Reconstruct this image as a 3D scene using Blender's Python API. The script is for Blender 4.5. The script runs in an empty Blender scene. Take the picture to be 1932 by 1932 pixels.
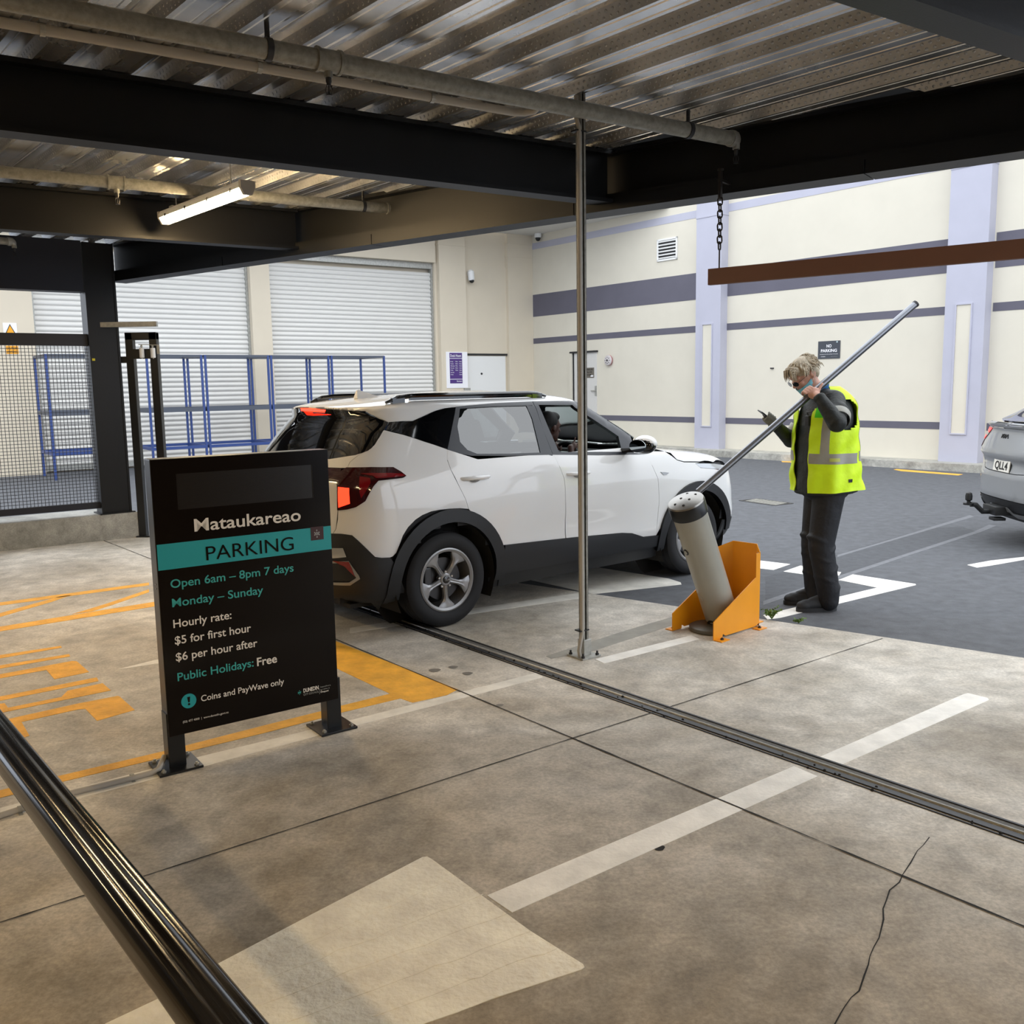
import bpy, bmesh, math, random
import numpy as np
from mathutils import Vector, Matrix, Quaternion
from mathutils.geometry import delaunay_2d_cdt

random.seed(7)
rng = np.random.default_rng(7)
S = bpy.context.scene
COL = S.collection

# ------------------------------------------------------------------ camera
F_PX = 1739.0
PITCH, ROLL, CAM_H = math.radians(7.83), math.radians(-0.97), 1.67
_fw = np.array([0, math.cos(PITCH), -math.sin(PITCH)])
_rt = np.array([1.0, 0, 0])
_up = np.cross(_rt, _fw)
CX = math.cos(ROLL) * _rt + math.sin(ROLL) * _up
CY = -math.sin(ROLL) * _rt + math.cos(ROLL) * _up
CP = np.array([0, 0, CAM_H])
cam_data = bpy.data.cameras.new('camera')
cam_data.sensor_width = 36.0
cam_data.lens = 36.0 * F_PX / 1932.0
cam_data.clip_start = 0.02
cam_data.clip_end = 300
cam = bpy.data.objects.new('camera', cam_data)
COL.objects.link(cam)
cam.matrix_world = Matrix(((CX[0], CY[0], -_fw[0], CP[0]), (CX[1], CY[1], -_fw[1], CP[1]),
                           (CX[2], CY[2], -_fw[2], CP[2]), (0, 0, 0, 1)))
S.camera = cam

# ------------------------------------------------------------------ world: bright overcast sky
W = bpy.data.worlds.new('sky')
S.world = W
W.use_nodes = True
_n = W.node_tree.nodes
_l = W.node_tree.links
_n.clear()
_out = _n.new('ShaderNodeOutputWorld')
_bg = _n.new('ShaderNodeBackground')
_tc = _n.new('ShaderNodeTexCoord')
_sep = _n.new('ShaderNodeSeparateXYZ')
_ramp = _n.new('ShaderNodeValToRGB')
_ramp.color_ramp.elements[0].position = 0.0
_ramp.color_ramp.elements[0].color = (0.62, 0.68, 0.78, 1)
_ramp.color_ramp.elements[1].position = 0.55
_ramp.color_ramp.elements[1].color = (0.92, 0.96, 1.0, 1)
_l.new(_tc.outputs['Generated'], _sep.inputs[0])
_l.new(_sep.outputs['Z'], _ramp.inputs[0])
_l.new(_ramp.outputs[0], _bg.inputs['Color'])
SKY = 2.9
_bg.inputs['Strength'].default_value = SKY
_l.new(_bg.outputs[0], _out.inputs[0])
LAMP_E = 115.0        # glow of the LED battens

S.view_settings.view_transform = 'Standard'
S.view_settings.look = 'None'
S.view_settings.exposure = 0.0
S.view_settings.gamma = 1.0
S.view_settings.use_curve_mapping = False


# ------------------------------------------------------------------ helpers: geometry of the view used for measuring
def U(az):
    a = math.radians(az)
    return np.array([math.sin(a), math.cos(a), 0.0])


def ray(x, y):
    return (x - 966) / F_PX * CX - (y - 966) / F_PX * CY + _fw


def AT(x, y, z=0.0):
    d = ray(x, y)
    return CP + (z - CAM_H) / d[2] * d


def VP(x, y, P0, az):
    a = math.radians(az)
    n = np.array([math.cos(a), -math.sin(a), 0.0])
    d = ray(x, y)
    return CP + d * (((np.array(P0, float) - CP) @ n) / (d @ n))


def DEP(x, y, Y):
    d = ray(x, y)
    return CP + d * (Y / d[1])


def V3(*a):
    return np.array(a, float)


def unit(v):
    v = np.array(v, float)
    return v / np.linalg.norm(v)


UP = V3(0, 0, 1)


# ------------------------------------------------------------------ materials
def lin(c):
    if isinstance(c, str):
        c = c.lstrip('#')
        c = [int(c[i:i + 2], 16) / 255 for i in (0, 2, 4)]
        return tuple(((v / 12.92) if v <= 0.04045 else ((v + 0.055) / 1.055) ** 2.4) for v in c)
    return tuple(c)


def sc(c, k):
    return tuple(min(1, v * k) for v in c)


def mat(name, col, rough=0.5, metal=0.0, noise=None, bump=None, emit=None, coat=0.0, spec=0.5, trans=0.0, alpha=1.0, rvar=0.0):
    m = bpy.data.materials.new(name)
    m.use_nodes = True
    nt = m.node_tree
    b = nt.nodes['Principled BSDF']
    c = lin(col)
    b.inputs['Base Color'].default_value = (*c, 1)
    b.inputs['Roughness'].default_value = rough
    b.inputs['Metallic'].default_value = metal
    b.inputs['Specular IOR Level'].default_value = spec
    b.inputs['Coat Weight'].default_value = coat
    b.inputs['Coat Roughness'].default_value = 0.04
    b.inputs['Transmission Weight'].default_value = trans
    tc = None
    if noise or bump or rvar:
        tc = nt.nodes.new('ShaderNodeTexCoord')
    if noise:                                # (scale, amount[, detail])
        no = nt.nodes.new('ShaderNodeTexNoise')
        no.inputs['Scale'].default_value = noise[0]
        no.inputs['Detail'].default_value = noise[2] if len(noise) > 2 else 6
        no.inputs['Roughness'].default_value = 0.62
        nt.links.new(tc.outputs['Object'], no.inputs['Vector'])
        r = nt.nodes.new('ShaderNodeValToRGB')
        r.color_ramp.elements[0].position = 0.3
        r.color_ramp.elements[1].position = 0.7
        r.color_ramp.elements[0].color = (*sc(c, 1 - noise[1]), 1)
        r.color_ramp.elements[1].color = (*sc(c, 1 + noise[1]), 1)
        nt.links.new(no.outputs['Fac'], r.inputs[0])
        nt.links.new(r.outputs[0], b.inputs['Base Color'])
        if rvar:
            mr = nt.nodes.new('ShaderNodeMapRange')
            mr.inputs['To Min'].default_value = rough - rvar
            mr.inputs['To Max'].default_value = rough + rvar
            nt.links.new(no.outputs['Fac'], mr.inputs[0])
            nt.links.new(mr.outputs[0], b.inputs['Roughness'])
    if bump:                                 # (scale, strength)
        nb = nt.nodes.new('ShaderNodeTexNoise')
        nb.inputs['Scale'].default_value = bump[0]
        nb.inputs['Detail'].default_value = 5
        nt.links.new(tc.outputs['Object'], nb.inputs['Vector'])
        bp = nt.nodes.new('ShaderNodeBump')
        bp.inputs['Strength'].default_value = bump[1]
        bp.inputs['Distance'].default_value = 0.01
        nt.links.new(nb.outputs['Fac'], bp.inputs['Height'])
        nt.links.new(bp.outputs[0], b.inputs['Normal'])
    if emit:
        b.inputs['Emission Color'].default_value = (*lin(emit[0]), 1)
        b.inputs['Emission Strength'].default_value = emit[1]
    return m


def glass_mat(name, tint, gloss=0.08, rough=0.0):
    """thin glazing: tinted see-through sheet with a mirror-like surface"""
    m = bpy.data.materials.new(name)
    m.use_nodes = True
    nt = m.node_tree
    nt.nodes.clear()
    out = nt.nodes.new('ShaderNodeOutputMaterial')
    tr = nt.nodes.new('ShaderNodeBsdfTransparent')
    tr.inputs[0].default_value = (*tint, 1)
    gl = nt.nodes.new('ShaderNodeBsdfGlossy')
    gl.inputs['Roughness'].default_value = rough
    lw = nt.nodes.new('ShaderNodeFresnel')
    lw.inputs['IOR'].default_value = 1.5
    mr = nt.nodes.new('ShaderNodeMath')
    mr.operation = 'ADD'
    mr.inputs[1].default_value = gloss
    mr.use_clamp = True
    mx = nt.nodes.new('ShaderNodeMixShader')
    nt.links.new(lw.outputs[0], mr.inputs[0])
    nt.links.new(mr.outputs[0], mx.inputs[0])
    nt.links.new(tr.outputs[0], mx.inputs[1])
    nt.links.new(gl.outputs[0], mx.inputs[2])
    nt.links.new(mx.outputs[0], out.inputs[0])
    return m


# ------------------------------------------------------------------ mesh builder
class MB:
    def __init__(s):
        s.v = []
        s.f = []
        s.mi = []

    def add(s, verts, faces, mi=0):
        o = len(s.v)
        s.v += [tuple(map(float, p)) for p in verts]
        s.f += [tuple(o + i for i in f) for f in faces]
        s.mi += [mi] * len(faces)

    def box(s, c, size, ax=None, mi=0, bev=0.0):
        """box centred at c; ax = three unit axes"""
        if ax is None:
            ax = (V3(1, 0, 0), V3(0, 1, 0), V3(0, 0, 1))
        c = np.array(c, float)
        hx, hy, hz = [0.5 * k for k in size]
        if bev <= 0:
            P = [c + i * hx * ax[0] + j * hy * ax[1] + k * hz * ax[2] for i in (-1, 1) for j in (-1, 1) for k in (-1, 1)]
            s.add(P, [(0, 1, 3, 2), (4, 6, 7, 5), (0, 4, 5, 1), (2, 3, 7, 6), (0, 2, 6, 4), (1, 5, 7, 3)], mi)
            return
        bm = bmesh.new()
        bmesh.ops.create_cube(bm, size=1)
        for v in bm.verts:
            v.co = Vector((v.co.x * size[0], v.co.y * size[1], v.co.z * size[2]))
        bmesh.ops.bevel(bm, geom=list(bm.edges), offset=min(bev, min(size) * 0.45), segments=2, affect='EDGES', profile=0.6)
        bm.verts.index_update()
        P = [c + v.co.x * ax[0] + v.co.y * ax[1] + v.co.z * ax[2] for v in bm.verts]
        s.add(P, [tuple(v.index for v in f.verts) for f in bm.faces], mi)
        bm.free()

    def bar(s, a, b, w, h, up=None, mi=0, bev=0.0):
        """rectangular bar from a to b: w sideways, h along up"""
        a, b = np.array(a, float), np.array(b, float)
        d = unit(b - a)
        up = UP if up is None else np.array(up, float)
        if abs(d @ up) > 0.98:
            up = V3(1, 0, 0) if abs(d[0]) < 0.9 else V3(0, 1, 0)
        sd = unit(np.cross(d, up))
        u2 = np.cross(sd, d)
        s.box((a + b) / 2, (np.linalg.norm(b - a), w, h), (d, -sd, u2), mi, bev)

    def prism(s, poly, o, ex, ey, ez, t, mi=0):
        """extrude 2-D polygon (in axes ex, ey at origin o) by t along ez"""
        o = np.array(o, float)
        n = len(poly)
        A = [o + p[0] * ex + p[1] * ey for p in poly]
        B = [p + t * ez for p in A]
        s.add(A + B, [tuple(range(n - 1, -1, -1)), tuple(range(n, 2 * n))] +
              [(i, (i + 1) % n, n + (i + 1) % n, n + i) for i in range(n)], mi)

    def tube(s, pts, r, n=12, caps=True, mi=0, closed=False):
        pts = [np.array(p, float) for p in pts]
        m = len(pts)
        rs = r if hasattr(r, '__len__') else [r] * m
        T = []
        for i in range(m):
            if closed:
                t = pts[(i + 1) % m] - pts[i - 1]
            else:
                t = pts[min(i + 1, m - 1)] - pts[max(i - 1, 0)]
            T.append(unit(t))
        ref = UP if abs(T[0] @ UP) < 0.95 else V3(1, 0, 0)
        nrm = unit(np.cross(T[0], ref))
        V = []
        for i in range(m):
            nrm = unit(nrm - (nrm @ T[i]) * T[i])
            bn = np.cross(T[i], nrm)
            for k in range(n):
                a = 2 * math.pi * k / n
                V.append(pts[i] + rs[i] * (math.cos(a) * nrm + math.sin(a) * bn))
        Fc = []
        for i in range(m - 1 + (1 if closed else 0)):
            j = (i + 1) % m
            for k in range(n):
                Fc.append((i * n + k, i * n + (k + 1) % n, j * n + (k + 1) % n, j * n + k))
        if caps and not closed:
            Fc += [tuple(range(n - 1, -1, -1)), tuple((m - 1) * n + k for k in range(n))]
        s.add(V, Fc, mi)

    def lathe(s, prof, o, axis, n=32, mi=0, caps=True):
        """prof: list of (radius, distance along axis)"""
        axis = unit(axis)
        ref = V3(0, 0, 1) if abs(axis[2]) < 0.9 else V3(1, 0, 0)
        e1 = unit(np.cross(axis, ref))
        e2 = np.cross(axis, e1)
        o = np.array(o, float)
        V = []
        for r, d in prof:
            for k in range(n):
                a = 2 * math.pi * k / n
                V.append(o + d * axis + r * (math.cos(a) * e1 + math.sin(a) * e2))
        Fc = []
        for i in range(len(prof) - 1):
            for k in range(n):
                Fc.append((i * n + k, i * n + (k + 1) % n, (i + 1) * n + (k + 1) % n, (i + 1) * n + k))
        if caps:
            Fc += [tuple(range(n - 1, -1, -1)), tuple((len(prof) - 1) * n + k for k in range(n))]
        s.add(V, Fc, mi)

    def ball(s, c, r, seg=12, rings=8, rot=None, mi=0):
        c = np.array(c, float)
        r = np.array([r] * 3 if np.isscalar(r) else r, float)
        V = []
        R = np.eye(3) if rot is None else np.array(rot, float)
        for i in range(1, rings):
            t = math.pi * i / rings
            for k in range(seg):
                a = 2 * math.pi * k / seg
                V.append(c + R @ (r * V3(math.sin(t) * math.cos(a), math.sin(t) * math.sin(a), math.cos(t))))
        V.append(c + R @ (r * V3(0, 0, 1)))
        V.append(c + R @ (r * V3(0, 0, -1)))
        a, b = len(V) - 2, len(V) - 1
        Fc = []
        for i in range(rings - 2):
            for k in range(seg):
                Fc.append((i * seg + k, (i + 1) * seg + k, (i + 1) * seg + (k + 1) % seg, i * seg + (k + 1) % seg))
        for k in range(seg):
            Fc.append((a, k, (k + 1) % seg))
            q = (rings - 2) * seg
            Fc.append((b, q + (k + 1) % seg, q + k))
        s.add(V, Fc, mi)

    def build(s, name, mats, parent=None, smooth=False, origin=None, angle=35):
        me = bpy.data.meshes.new(name)
        vs = np.array(s.v, float)
        po = np.zeros(3) if origin is None else np.array(origin, float)
        if parent is not None:
            po = np.array(parent['_o']) if '_o' in parent else po
        me.from_pydata([tuple(p - po) for p in vs], [], s.f)
        ms = mats if isinstance(mats, (list, tuple)) else [mats]
        for m in ms:
            me.materials.append(m)
        if len(ms) > 1:
            for p, i in zip(me.polygons, s.mi):
                p.material_index = i
        bm = bmesh.new()
        bm.from_mesh(me)
        bmesh.ops.recalc_face_normals(bm, faces=bm.faces)
        if smooth:
            for f in bm.faces:
                f.smooth = True
            for e in bm.edges:
                if len(e.link_faces) == 2 and e.calc_face_angle(0) > math.radians(angle):
                    e.smooth = False
        bm.to_mesh(me)
        bm.free()
        ob = bpy.data.objects.new(name, me)
        COL.objects.link(ob)
        if parent is None:
            ob.location = po
            ob['_o'] = [float(v) for v in po]
        else:
            ob.parent = parent
            ob['_o'] = [float(v) for v in po]
        return ob


def tag(o, label=None, cat=None, group=None, kind=None):
    if label:
        o['label'] = label
    if cat:
        o['category'] = cat
    if group:
        o['group'] = group
    if kind:
        o['kind'] = kind
    return o


def thing(name, label, cat, loc=(0, 0, 0), group=None):
    o = bpy.data.objects.new(name, None)
    o.empty_display_size = 0.1
    o.location = tuple(map(float, loc))
    o['_o'] = [float(v) for v in loc]
    COL.objects.link(o)
    return tag(o, label, cat, group)


def copy_tree(o, parent=None):
    c = o.copy()
    COL.objects.link(c)
    if parent is not None:
        c.parent = parent
    for ch in list(o.children):
        copy_tree(ch, c)
    return c


def text_mesh(name, txt, o, ex, ey, width=None, height=0.05, m=None, parent=None, bold=0.0, align='L', off=0.002, depth=0.0):
    """flat lettering: cap height = height, stretched to width, baseline start at o"""
    cu = bpy.data.curves.new(name, 'FONT')
    cu.body = txt
    cu.size = 1.0
    cu.offset = bold
    cu.resolution_u = 6
    tmp = bpy.data.objects.new('tmp', cu)
    COL.objects.link(tmp)
    dg = bpy.context.evaluated_depsgraph_get()
    me0 = bpy.data.meshes.new_from_object(tmp.evaluated_get(dg))
    bpy.data.objects.remove(tmp)
    V = np.array([v.co[:] for v in me0.vertices])
    Fc = [tuple(p.vertices) for p in me0.polygons]
    bpy.data.meshes.remove(me0)
    bpy.data.curves.remove(cu)
    if len(V) == 0:
        return None
    x0, x1 = V[:, 0].min(), V[:, 0].max()
    sy = height / 0.729
    sx = sy if width is None else width / (x1 - x0)
    ez = np.cross(ex, ey)
    o = np.array(o, float)
    shift = 0 if align == 'L' else (-(x1 - x0) * sx / 2 if align == 'C' else -(x1 - x0) * sx)
    P = [o + (sx * (p[0] - x0) + shift) * ex + sy * p[1] * ey + off * ez for p in V]
    b = MB()
    b.add(P, Fc)
    return b.build(name, m, parent)


def ngon(b, pts, ez, t=0.002, mi=0):
    """thin slab on a polygon of 3-D points, thickness t along ez"""
    pts = [np.array(p, float) for p in pts]
    n = len(pts)
    A = [p for p in pts]
    B = [p + t * ez for p in pts]
    b.add(A + B, [tuple(range(n - 1, -1, -1)), tuple(range(n, 2 * n))] + [(i, (i + 1) % n, n + (i + 1) % n, n + i) for i in range(n)], mi)
# ================================================================== materials of the place
def concrete_mat(name, dark, light, scale=1.0, stain_shade=False):
    m = bpy.data.materials.new(name)
    m.use_nodes = True
    nt = m.node_tree
    N, L = nt.nodes, nt.links
    b = N['Principled BSDF']
    tc = N.new('ShaderNodeTexCoord')

    def noise(s, det, rough=0.6, dist=0.0):
        n = N.new('ShaderNodeTexNoise')
        n.inputs['Scale'].default_value = s * scale
        n.inputs['Detail'].default_value = det
        n.inputs['Roughness'].default_value = rough
        n.inputs['Distortion'].default_value = dist
        L.new(tc.outputs['Object'], n.inputs['Vector'])
        return n
    n1, n2, n3 = noise(0.9, 6, 0.62, 0.6), noise(5.5, 6, 0.7, 0.3), noise(60, 4, 0.7)
    r1 = N.new('ShaderNodeValToRGB')
    r1.color_ramp.elements[0].position = 0.33
    r1.color_ramp.elements[1].position = 0.68
    r1.color_ramp.elements[0].color = (*lin(dark), 1)
    r1.color_ramp.elements[1].color = (*lin(light), 1)
    L.new(n1.outputs['Fac'], r1.inputs[0])

    def mul(a, no, lo, hi, p0, p1):
        r = N.new('ShaderNodeValToRGB')
        r.color_ramp.elements[0].position = p0
        r.color_ramp.elements[1].position = p1
        r.color_ramp.elements[0].color = (lo, lo, lo, 1)
        r.color_ramp.elements[1].color = (hi, hi, hi, 1)
        L.new(no.outputs['Fac'], r.inputs[0])
        mx = N.new('ShaderNodeMix')
        mx.data_type = 'RGBA'
        mx.blend_type = 'MULTIPLY'
        mx.inputs[0].default_value = 1.0
        L.new(a, mx.inputs[6])
        L.new(r.outputs[0], mx.inputs[7])
        return mx.outputs[2]
    c = mul(r1.outputs[0], n2, 0.62, 1.14, 0.3, 0.7)
    c = mul(c, n3, 0.80, 1.14, 0.35, 0.65)
    if stain_shade:                                # brown stain blotches plus painted-in shade, deepening towards the near floor
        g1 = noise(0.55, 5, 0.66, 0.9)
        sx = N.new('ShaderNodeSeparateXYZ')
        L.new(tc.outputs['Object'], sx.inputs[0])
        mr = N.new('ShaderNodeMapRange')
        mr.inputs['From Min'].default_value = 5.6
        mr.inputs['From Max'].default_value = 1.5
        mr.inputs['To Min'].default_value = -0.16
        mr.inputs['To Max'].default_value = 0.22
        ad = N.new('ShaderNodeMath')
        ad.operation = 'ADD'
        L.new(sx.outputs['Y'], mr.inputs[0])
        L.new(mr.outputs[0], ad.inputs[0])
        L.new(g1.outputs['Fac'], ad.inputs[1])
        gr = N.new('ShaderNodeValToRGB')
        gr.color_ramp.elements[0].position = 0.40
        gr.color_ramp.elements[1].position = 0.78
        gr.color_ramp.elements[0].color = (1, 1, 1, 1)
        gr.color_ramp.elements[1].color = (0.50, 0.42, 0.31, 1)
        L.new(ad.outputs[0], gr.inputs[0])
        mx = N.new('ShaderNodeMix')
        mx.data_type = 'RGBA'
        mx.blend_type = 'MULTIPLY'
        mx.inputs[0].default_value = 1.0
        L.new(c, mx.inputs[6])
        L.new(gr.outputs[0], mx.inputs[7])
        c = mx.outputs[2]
    L.new(c, b.inputs['Base Color'])
    b.inputs['Roughness'].default_value = 0.62
    bp = N.new('ShaderNodeBump')
    bp.inputs['Strength'].default_value = 0.18
    bp.inputs['Distance'].default_value = 0.004
    L.new(n3.outputs['Fac'], bp.inputs['Height'])
    L.new(bp.outputs[0], b.inputs['Normal'])
    return m


M = {}
M['concrete'] = concrete_mat('concrete_slab', '#aaa294', '#e4dfd6', stain_shade=True)
M['kerb_concrete'] = concrete_mat('kerb_concrete', '#9a9890', '#c4c2ba', 2.0)
M['plinth'] = concrete_mat('plinth_concrete', '#83837e', '#b2b1ab', 1.5)
M['asphalt'] = mat('asphalt', '#54565b', 0.85, noise=(9, 0.22, 8), bump=(220, 0.4))
M['asphalt_dark'] = mat('asphalt_patch', '#4a4c51', 0.85, noise=(14, 0.2, 8), bump=(220, 0.4))
M['asphalt_light'] = mat('asphalt_seam', '#6a6c71', 0.85, noise=(20, 0.15, 8))
M['white_paint'] = mat('white_road_paint', '#eeebe4', 0.6, noise=(7, 0.13, 8), bump=(60, 0.25))
M['white_paint_old'] = mat('worn_white_paint', '#e2dfd7', 0.65, noise=(5, 0.2, 8))
M['arrow_paint'] = mat('thick_white_paint', '#f2ead9', 0.6, noise=(6, 0.16, 8), bump=(45, 0.6))
M['yellow_paint'] = mat('yellow_road_paint', '#f0b03a', 0.6, noise=(8, 0.22, 8), bump=(50, 0.4))
M['joint'] = mat('joint_sealant', '#1c1a17', 0.9)
M['stain'] = mat('oil_stain', '#77736c', 0.6, noise=(6, 0.2))
M['cream'] = mat('cream_render', '#d5cfc0', 0.85, noise=(1.4, 0.025, 3), bump=(90, 0.08))
M['cream_warm'] = mat('warm_cream_render', '#d6cbb7', 0.85, noise=(1.4, 0.02, 3))
M['lavender'] = mat('lavender_paint', '#b4b4c2', 0.8, noise=(2, 0.03))
M['mauve'] = mat('grey_mauve_paint', '#605e6a', 0.8, noise=(2, 0.05))
M['soffit'] = mat('white_soffit', '#d6d5d1', 0.8)
M['black_steel'] = mat('black_painted_steel', '#090a0d', 0.45, noise=(3, 0.2), bump=(120, 0.06), spec=.35)
M['black_satin'] = mat('black_powder_coat', '#15171a', 0.3)
M['galv'] = mat('galvanised_steel', '#a9a9a4', 0.42, 0.5, noise=(24, 0.2, 6), rvar=0.1)
M['galv_dull'] = mat('dull_galvanised_steel', '#8c8b84', 0.5, 0.3, noise=(30, 0.25, 6))
M['pvc'] = mat('grey_plastic_conduit', '#a9a49b', 0.45)
M['chrome'] = mat('bright_metal', '#c8c9cc', 0.2, 1.0)
M['dark_metal'] = mat('dark_metal', '#3a3a3c', 0.45, 0.6)
M['white_plastic'] = mat('white_plastic', '#e6e6e4', 0.35)
M['black_plastic'] = mat('black_plastic', '#17181a', 0.45)
M['shutter'] = mat('white_shutter_slats', '#dbd9d4', 0.55)
M['timber_brown'] = mat('brown_painted_bar', '#6e4a3c', 0.55, noise=(5, 0.06))
M['orange'] = mat('orange_powder_coat', '#e8980f', 0.42, noise=(4, 0.05))
M['blue_rack'] = mat('blue_rack_steel', '#2b437f', 0.45)
M['rack_top'] = mat('dark_rack_rail', '#4a505c', 0.5)


def floor_poly(parent, name, px, m, z=0.0016, t=0.0016, bname=None):
    b = MB()
    pts = [AT(x, y, 0.0) for x, y in px]
    pts = [V3(p[0], p[1], 0.0) for p in pts]
    # fine subdivision is not needed: flat paint film
    A = [V3(p[0], p[1], z) for p in pts]
    n = len(A)
    b.add(A + [V3(p[0], p[1], -0.001) for p in pts],
          [tuple(range(n))] + [(i, n + i, n + (i + 1) % n, (i + 1) % n) for i in range(n)])
    return b.build(name, m, parent)


# ------------------------------------------------------------------ floor slab, yard, enclosure of the garage
SE0 = AT(1675, 1203)
SE1 = AT(947, 1095)
SED = unit(SE0 - SE1)                       # along the slab edge, towards the right
PLN_A, PLN_B = AT(0, 1040.6), AT(263.8, 1013)
PL_AZ = 54.15
PLD = U(PL_AZ)
PLN_N = V3(-PLD[1], PLD[0], 0)              # away from the camera (behind the plinth)
LEFT_END = PLN_B - 7.0 * PLD                # end of plinth, out of view on the left
COLC = V3(-4.52, 10.5, 0)
slab_l = SE0 - SED * 8.2
slab_r = SE0 + SED * 6.2
GAR = [V3(-11, -8, 0), V3(7.0, -8, 0), V3(slab_r[0], slab_r[1], 0), V3(slab_l[0], slab_l[1], 0), V3(PLN_B[0], PLN_B[1], 0), V3(LEFT_END[0], LEFT_END[1], 0)]
b = MB()
n = len(GAR)
b.add([V3(p[0], p[1], 0) for p in GAR] + [V3(p[0], p[1], -0.3) for p in GAR],
      [tuple(range(n)), tuple(range(2 * n - 1, n - 1, -1))] + [(i, (i + 1) % n, n + (i + 1) % n, n + i) for i in range(n)])
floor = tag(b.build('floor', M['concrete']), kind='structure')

b = MB()
b.box((0, 14, -0.16), (70, 60, 0.30))
ground = tag(b.build('ground', M['asphalt']), kind='structure')

# paint on the concrete
floor_poly(floor, 'white_line', [(0, 1525), (360, 1432), (662, 1359), (1011, 1270), (1026, 1278), (662, 1372), (370, 1450), (0, 1544)], M['white_paint_old'])
floor_poly(floor, 'white_line', [(1123, 1244), (1304, 1199), (1320, 1206), (1140, 1252)], M['white_paint'])
floor_poly(floor, 'white_line', [(660, 1185), (909, 1146), (1090, 1119), (1112, 1123), (1090, 1130), (892, 1158), (660, 1195)], M['white_paint_old'])
floor_poly(floor, 'white_line', [(919, 1690), (1498, 1446), (1543, 1465), (966, 1722)], M['white_paint'])
floor_poly(floor, 'white_line', [(1543, 1430), (1818, 1310), (1826, 1308), (1863, 1317), (1866, 1321), (1588, 1443)], M['white_paint'])
floor_poly(floor, 'white_line', [(216, 1264.6), (291, 1245.8), (420, 1222), (420, 1236), (291, 1253)], M['white_paint'])
arrow_pts = [(797, 1618), (806, 1617), (815, 1622), (1000, 1757), (1100, 1820), (1103, 1826), (1095, 1831), (930, 1885), (860, 1912), (790, 1936), (640, 1990), (60, 2010), (200, 1932), (310, 1880), (410, 1820), (600, 1720)]
arrow = floor_poly(floor, 'arrow_marking', arrow_pts, M['arrow_paint'], z=0.0024)
rb = MB()                                    # raised roller seams of the paint
for (a, c) in (((860, 1655), (560, 1790)), ((915, 1688), (455, 1868)), ((955, 1725), (470, 1905)), ((1000, 1760), (540, 1930)), ((1050, 1790), (700, 1920))):
    P0, P1 = AT(*a), AT(*c)
    m_ = 14
    pts = [P0 + (P1 - P0) * k / m_ + V3(0, 0, 0.0022) + V3(rng.normal(0, .004), rng.normal(0, .004), 0) for k in range(m_ + 1)]
    rb.tube(pts, 0.0022, 5)
rb.build('paint_ridge', M['arrow_paint'], arrow, smooth=True)
floor_poly(floor, 'grey_paint_band', [(1040, 1243), (1030, 1238), (1180, 1190), (1272, 1163), (1274, 1178), (1200, 1202), (1120, 1228)], mat('grey_overpaint', '#99978f', 0.65, noise=(6, 0.15)), z=0.0012)
Zl = lambda pts: [(x / 3.45, 1000 + y / 3.45) for x, y in pts]
for pts in (
    [(-300, 512), (970, 343), (970, 360), (0, 492), (-300, 534)],
    [(-300, 625), (0, 542), (380, 436), (470, 422), (330, 470), (0, 566), (-300, 652)],
    [(-300, 678), (0, 630), (980, 472), (1400, 405), (1400, 428), (980, 502), (0, 660), (-300, 710)],
    [(470, 548), (700, 478), (970, 386), (970, 405), (740, 485), (600, 530)],
    [(-300, 860), (0, 815), (395, 755), (403, 766), (0, 836), (-300, 884)],
    [(-300, 930), (0, 882), (450, 808), (457, 823), (0, 903), (-300, 955)],
    [(-300, 995), (0, 940), (470, 853), (500, 855), (580, 925), (355, 972), (302, 912), (0, 966), (-300, 1022)],
    [(-300, 1145), (0, 1085), (630, 960), (642, 984), (0, 1112), (-300, 1172)],
    [(-200, 1165), (30, 1128), (52, 1158), (400, 1088), (440, 1047), (668, 998), (722, 1045), (400, 1110), (0, 1192), (-200, 1235)],
    [(50, 1232), (510, 1130), (765, 1081), (778, 1084), (877, 1172), (632, 1243), (556, 1165), (510, 1168), (140, 1250), (192, 1340), (150, 1352)],
):
    floor_poly(floor, 'yellow_marking', Zl(pts), M['yellow_paint'])
floor_poly(floor, 'yellow_line', [(-40, 1502), (0, 1491.5), (106, 1465.6), (308, 1417.8), (500, 1368.6), (642, 1333), (642, 1346), (500, 1382.8), (308, 1429.4), (114, 1476), (0, 1505.7), (-40, 1516)], M['yellow_paint'])
floor_poly(floor, 'yellow_marking', [(639, 1212), (864, 1301), (843, 1311.6), (778.6, 1325.9), (755.3, 1318), (642.7, 1345), (642.7, 1332), (735.9, 1309), (642.7, 1265), (520, 1196), (560, 1178)], M['yellow_paint'], z=0.0013)


def strip(b, pts, w, z):
    pts = [np.array(p, float) for p in pts]
    L_, R_ = [], []
    for i, p in enumerate(pts):
        t = unit(pts[min(i + 1, len(pts) - 1)] - pts[max(i - 1, 0)])
        nn = V3(-t[1], t[0], 0) * w * 0.5 * (1 + 0.25 * rng.normal())
        L_.append(V3(p[0], p[1], z) + nn)
        R_.append(V3(p[0], p[1], z) - nn)
    m_ = len(pts)
    b.add(L_ + R_, [(i, i + 1, m_ + i + 1, m_ + i) for i in range(m_ - 1)])


def lerp_pts(a, c, k):
    a, c = np.array(a, float), np.array(c, float)
    return [a + (c - a) * i / k for i in range(k + 1)]


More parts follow.
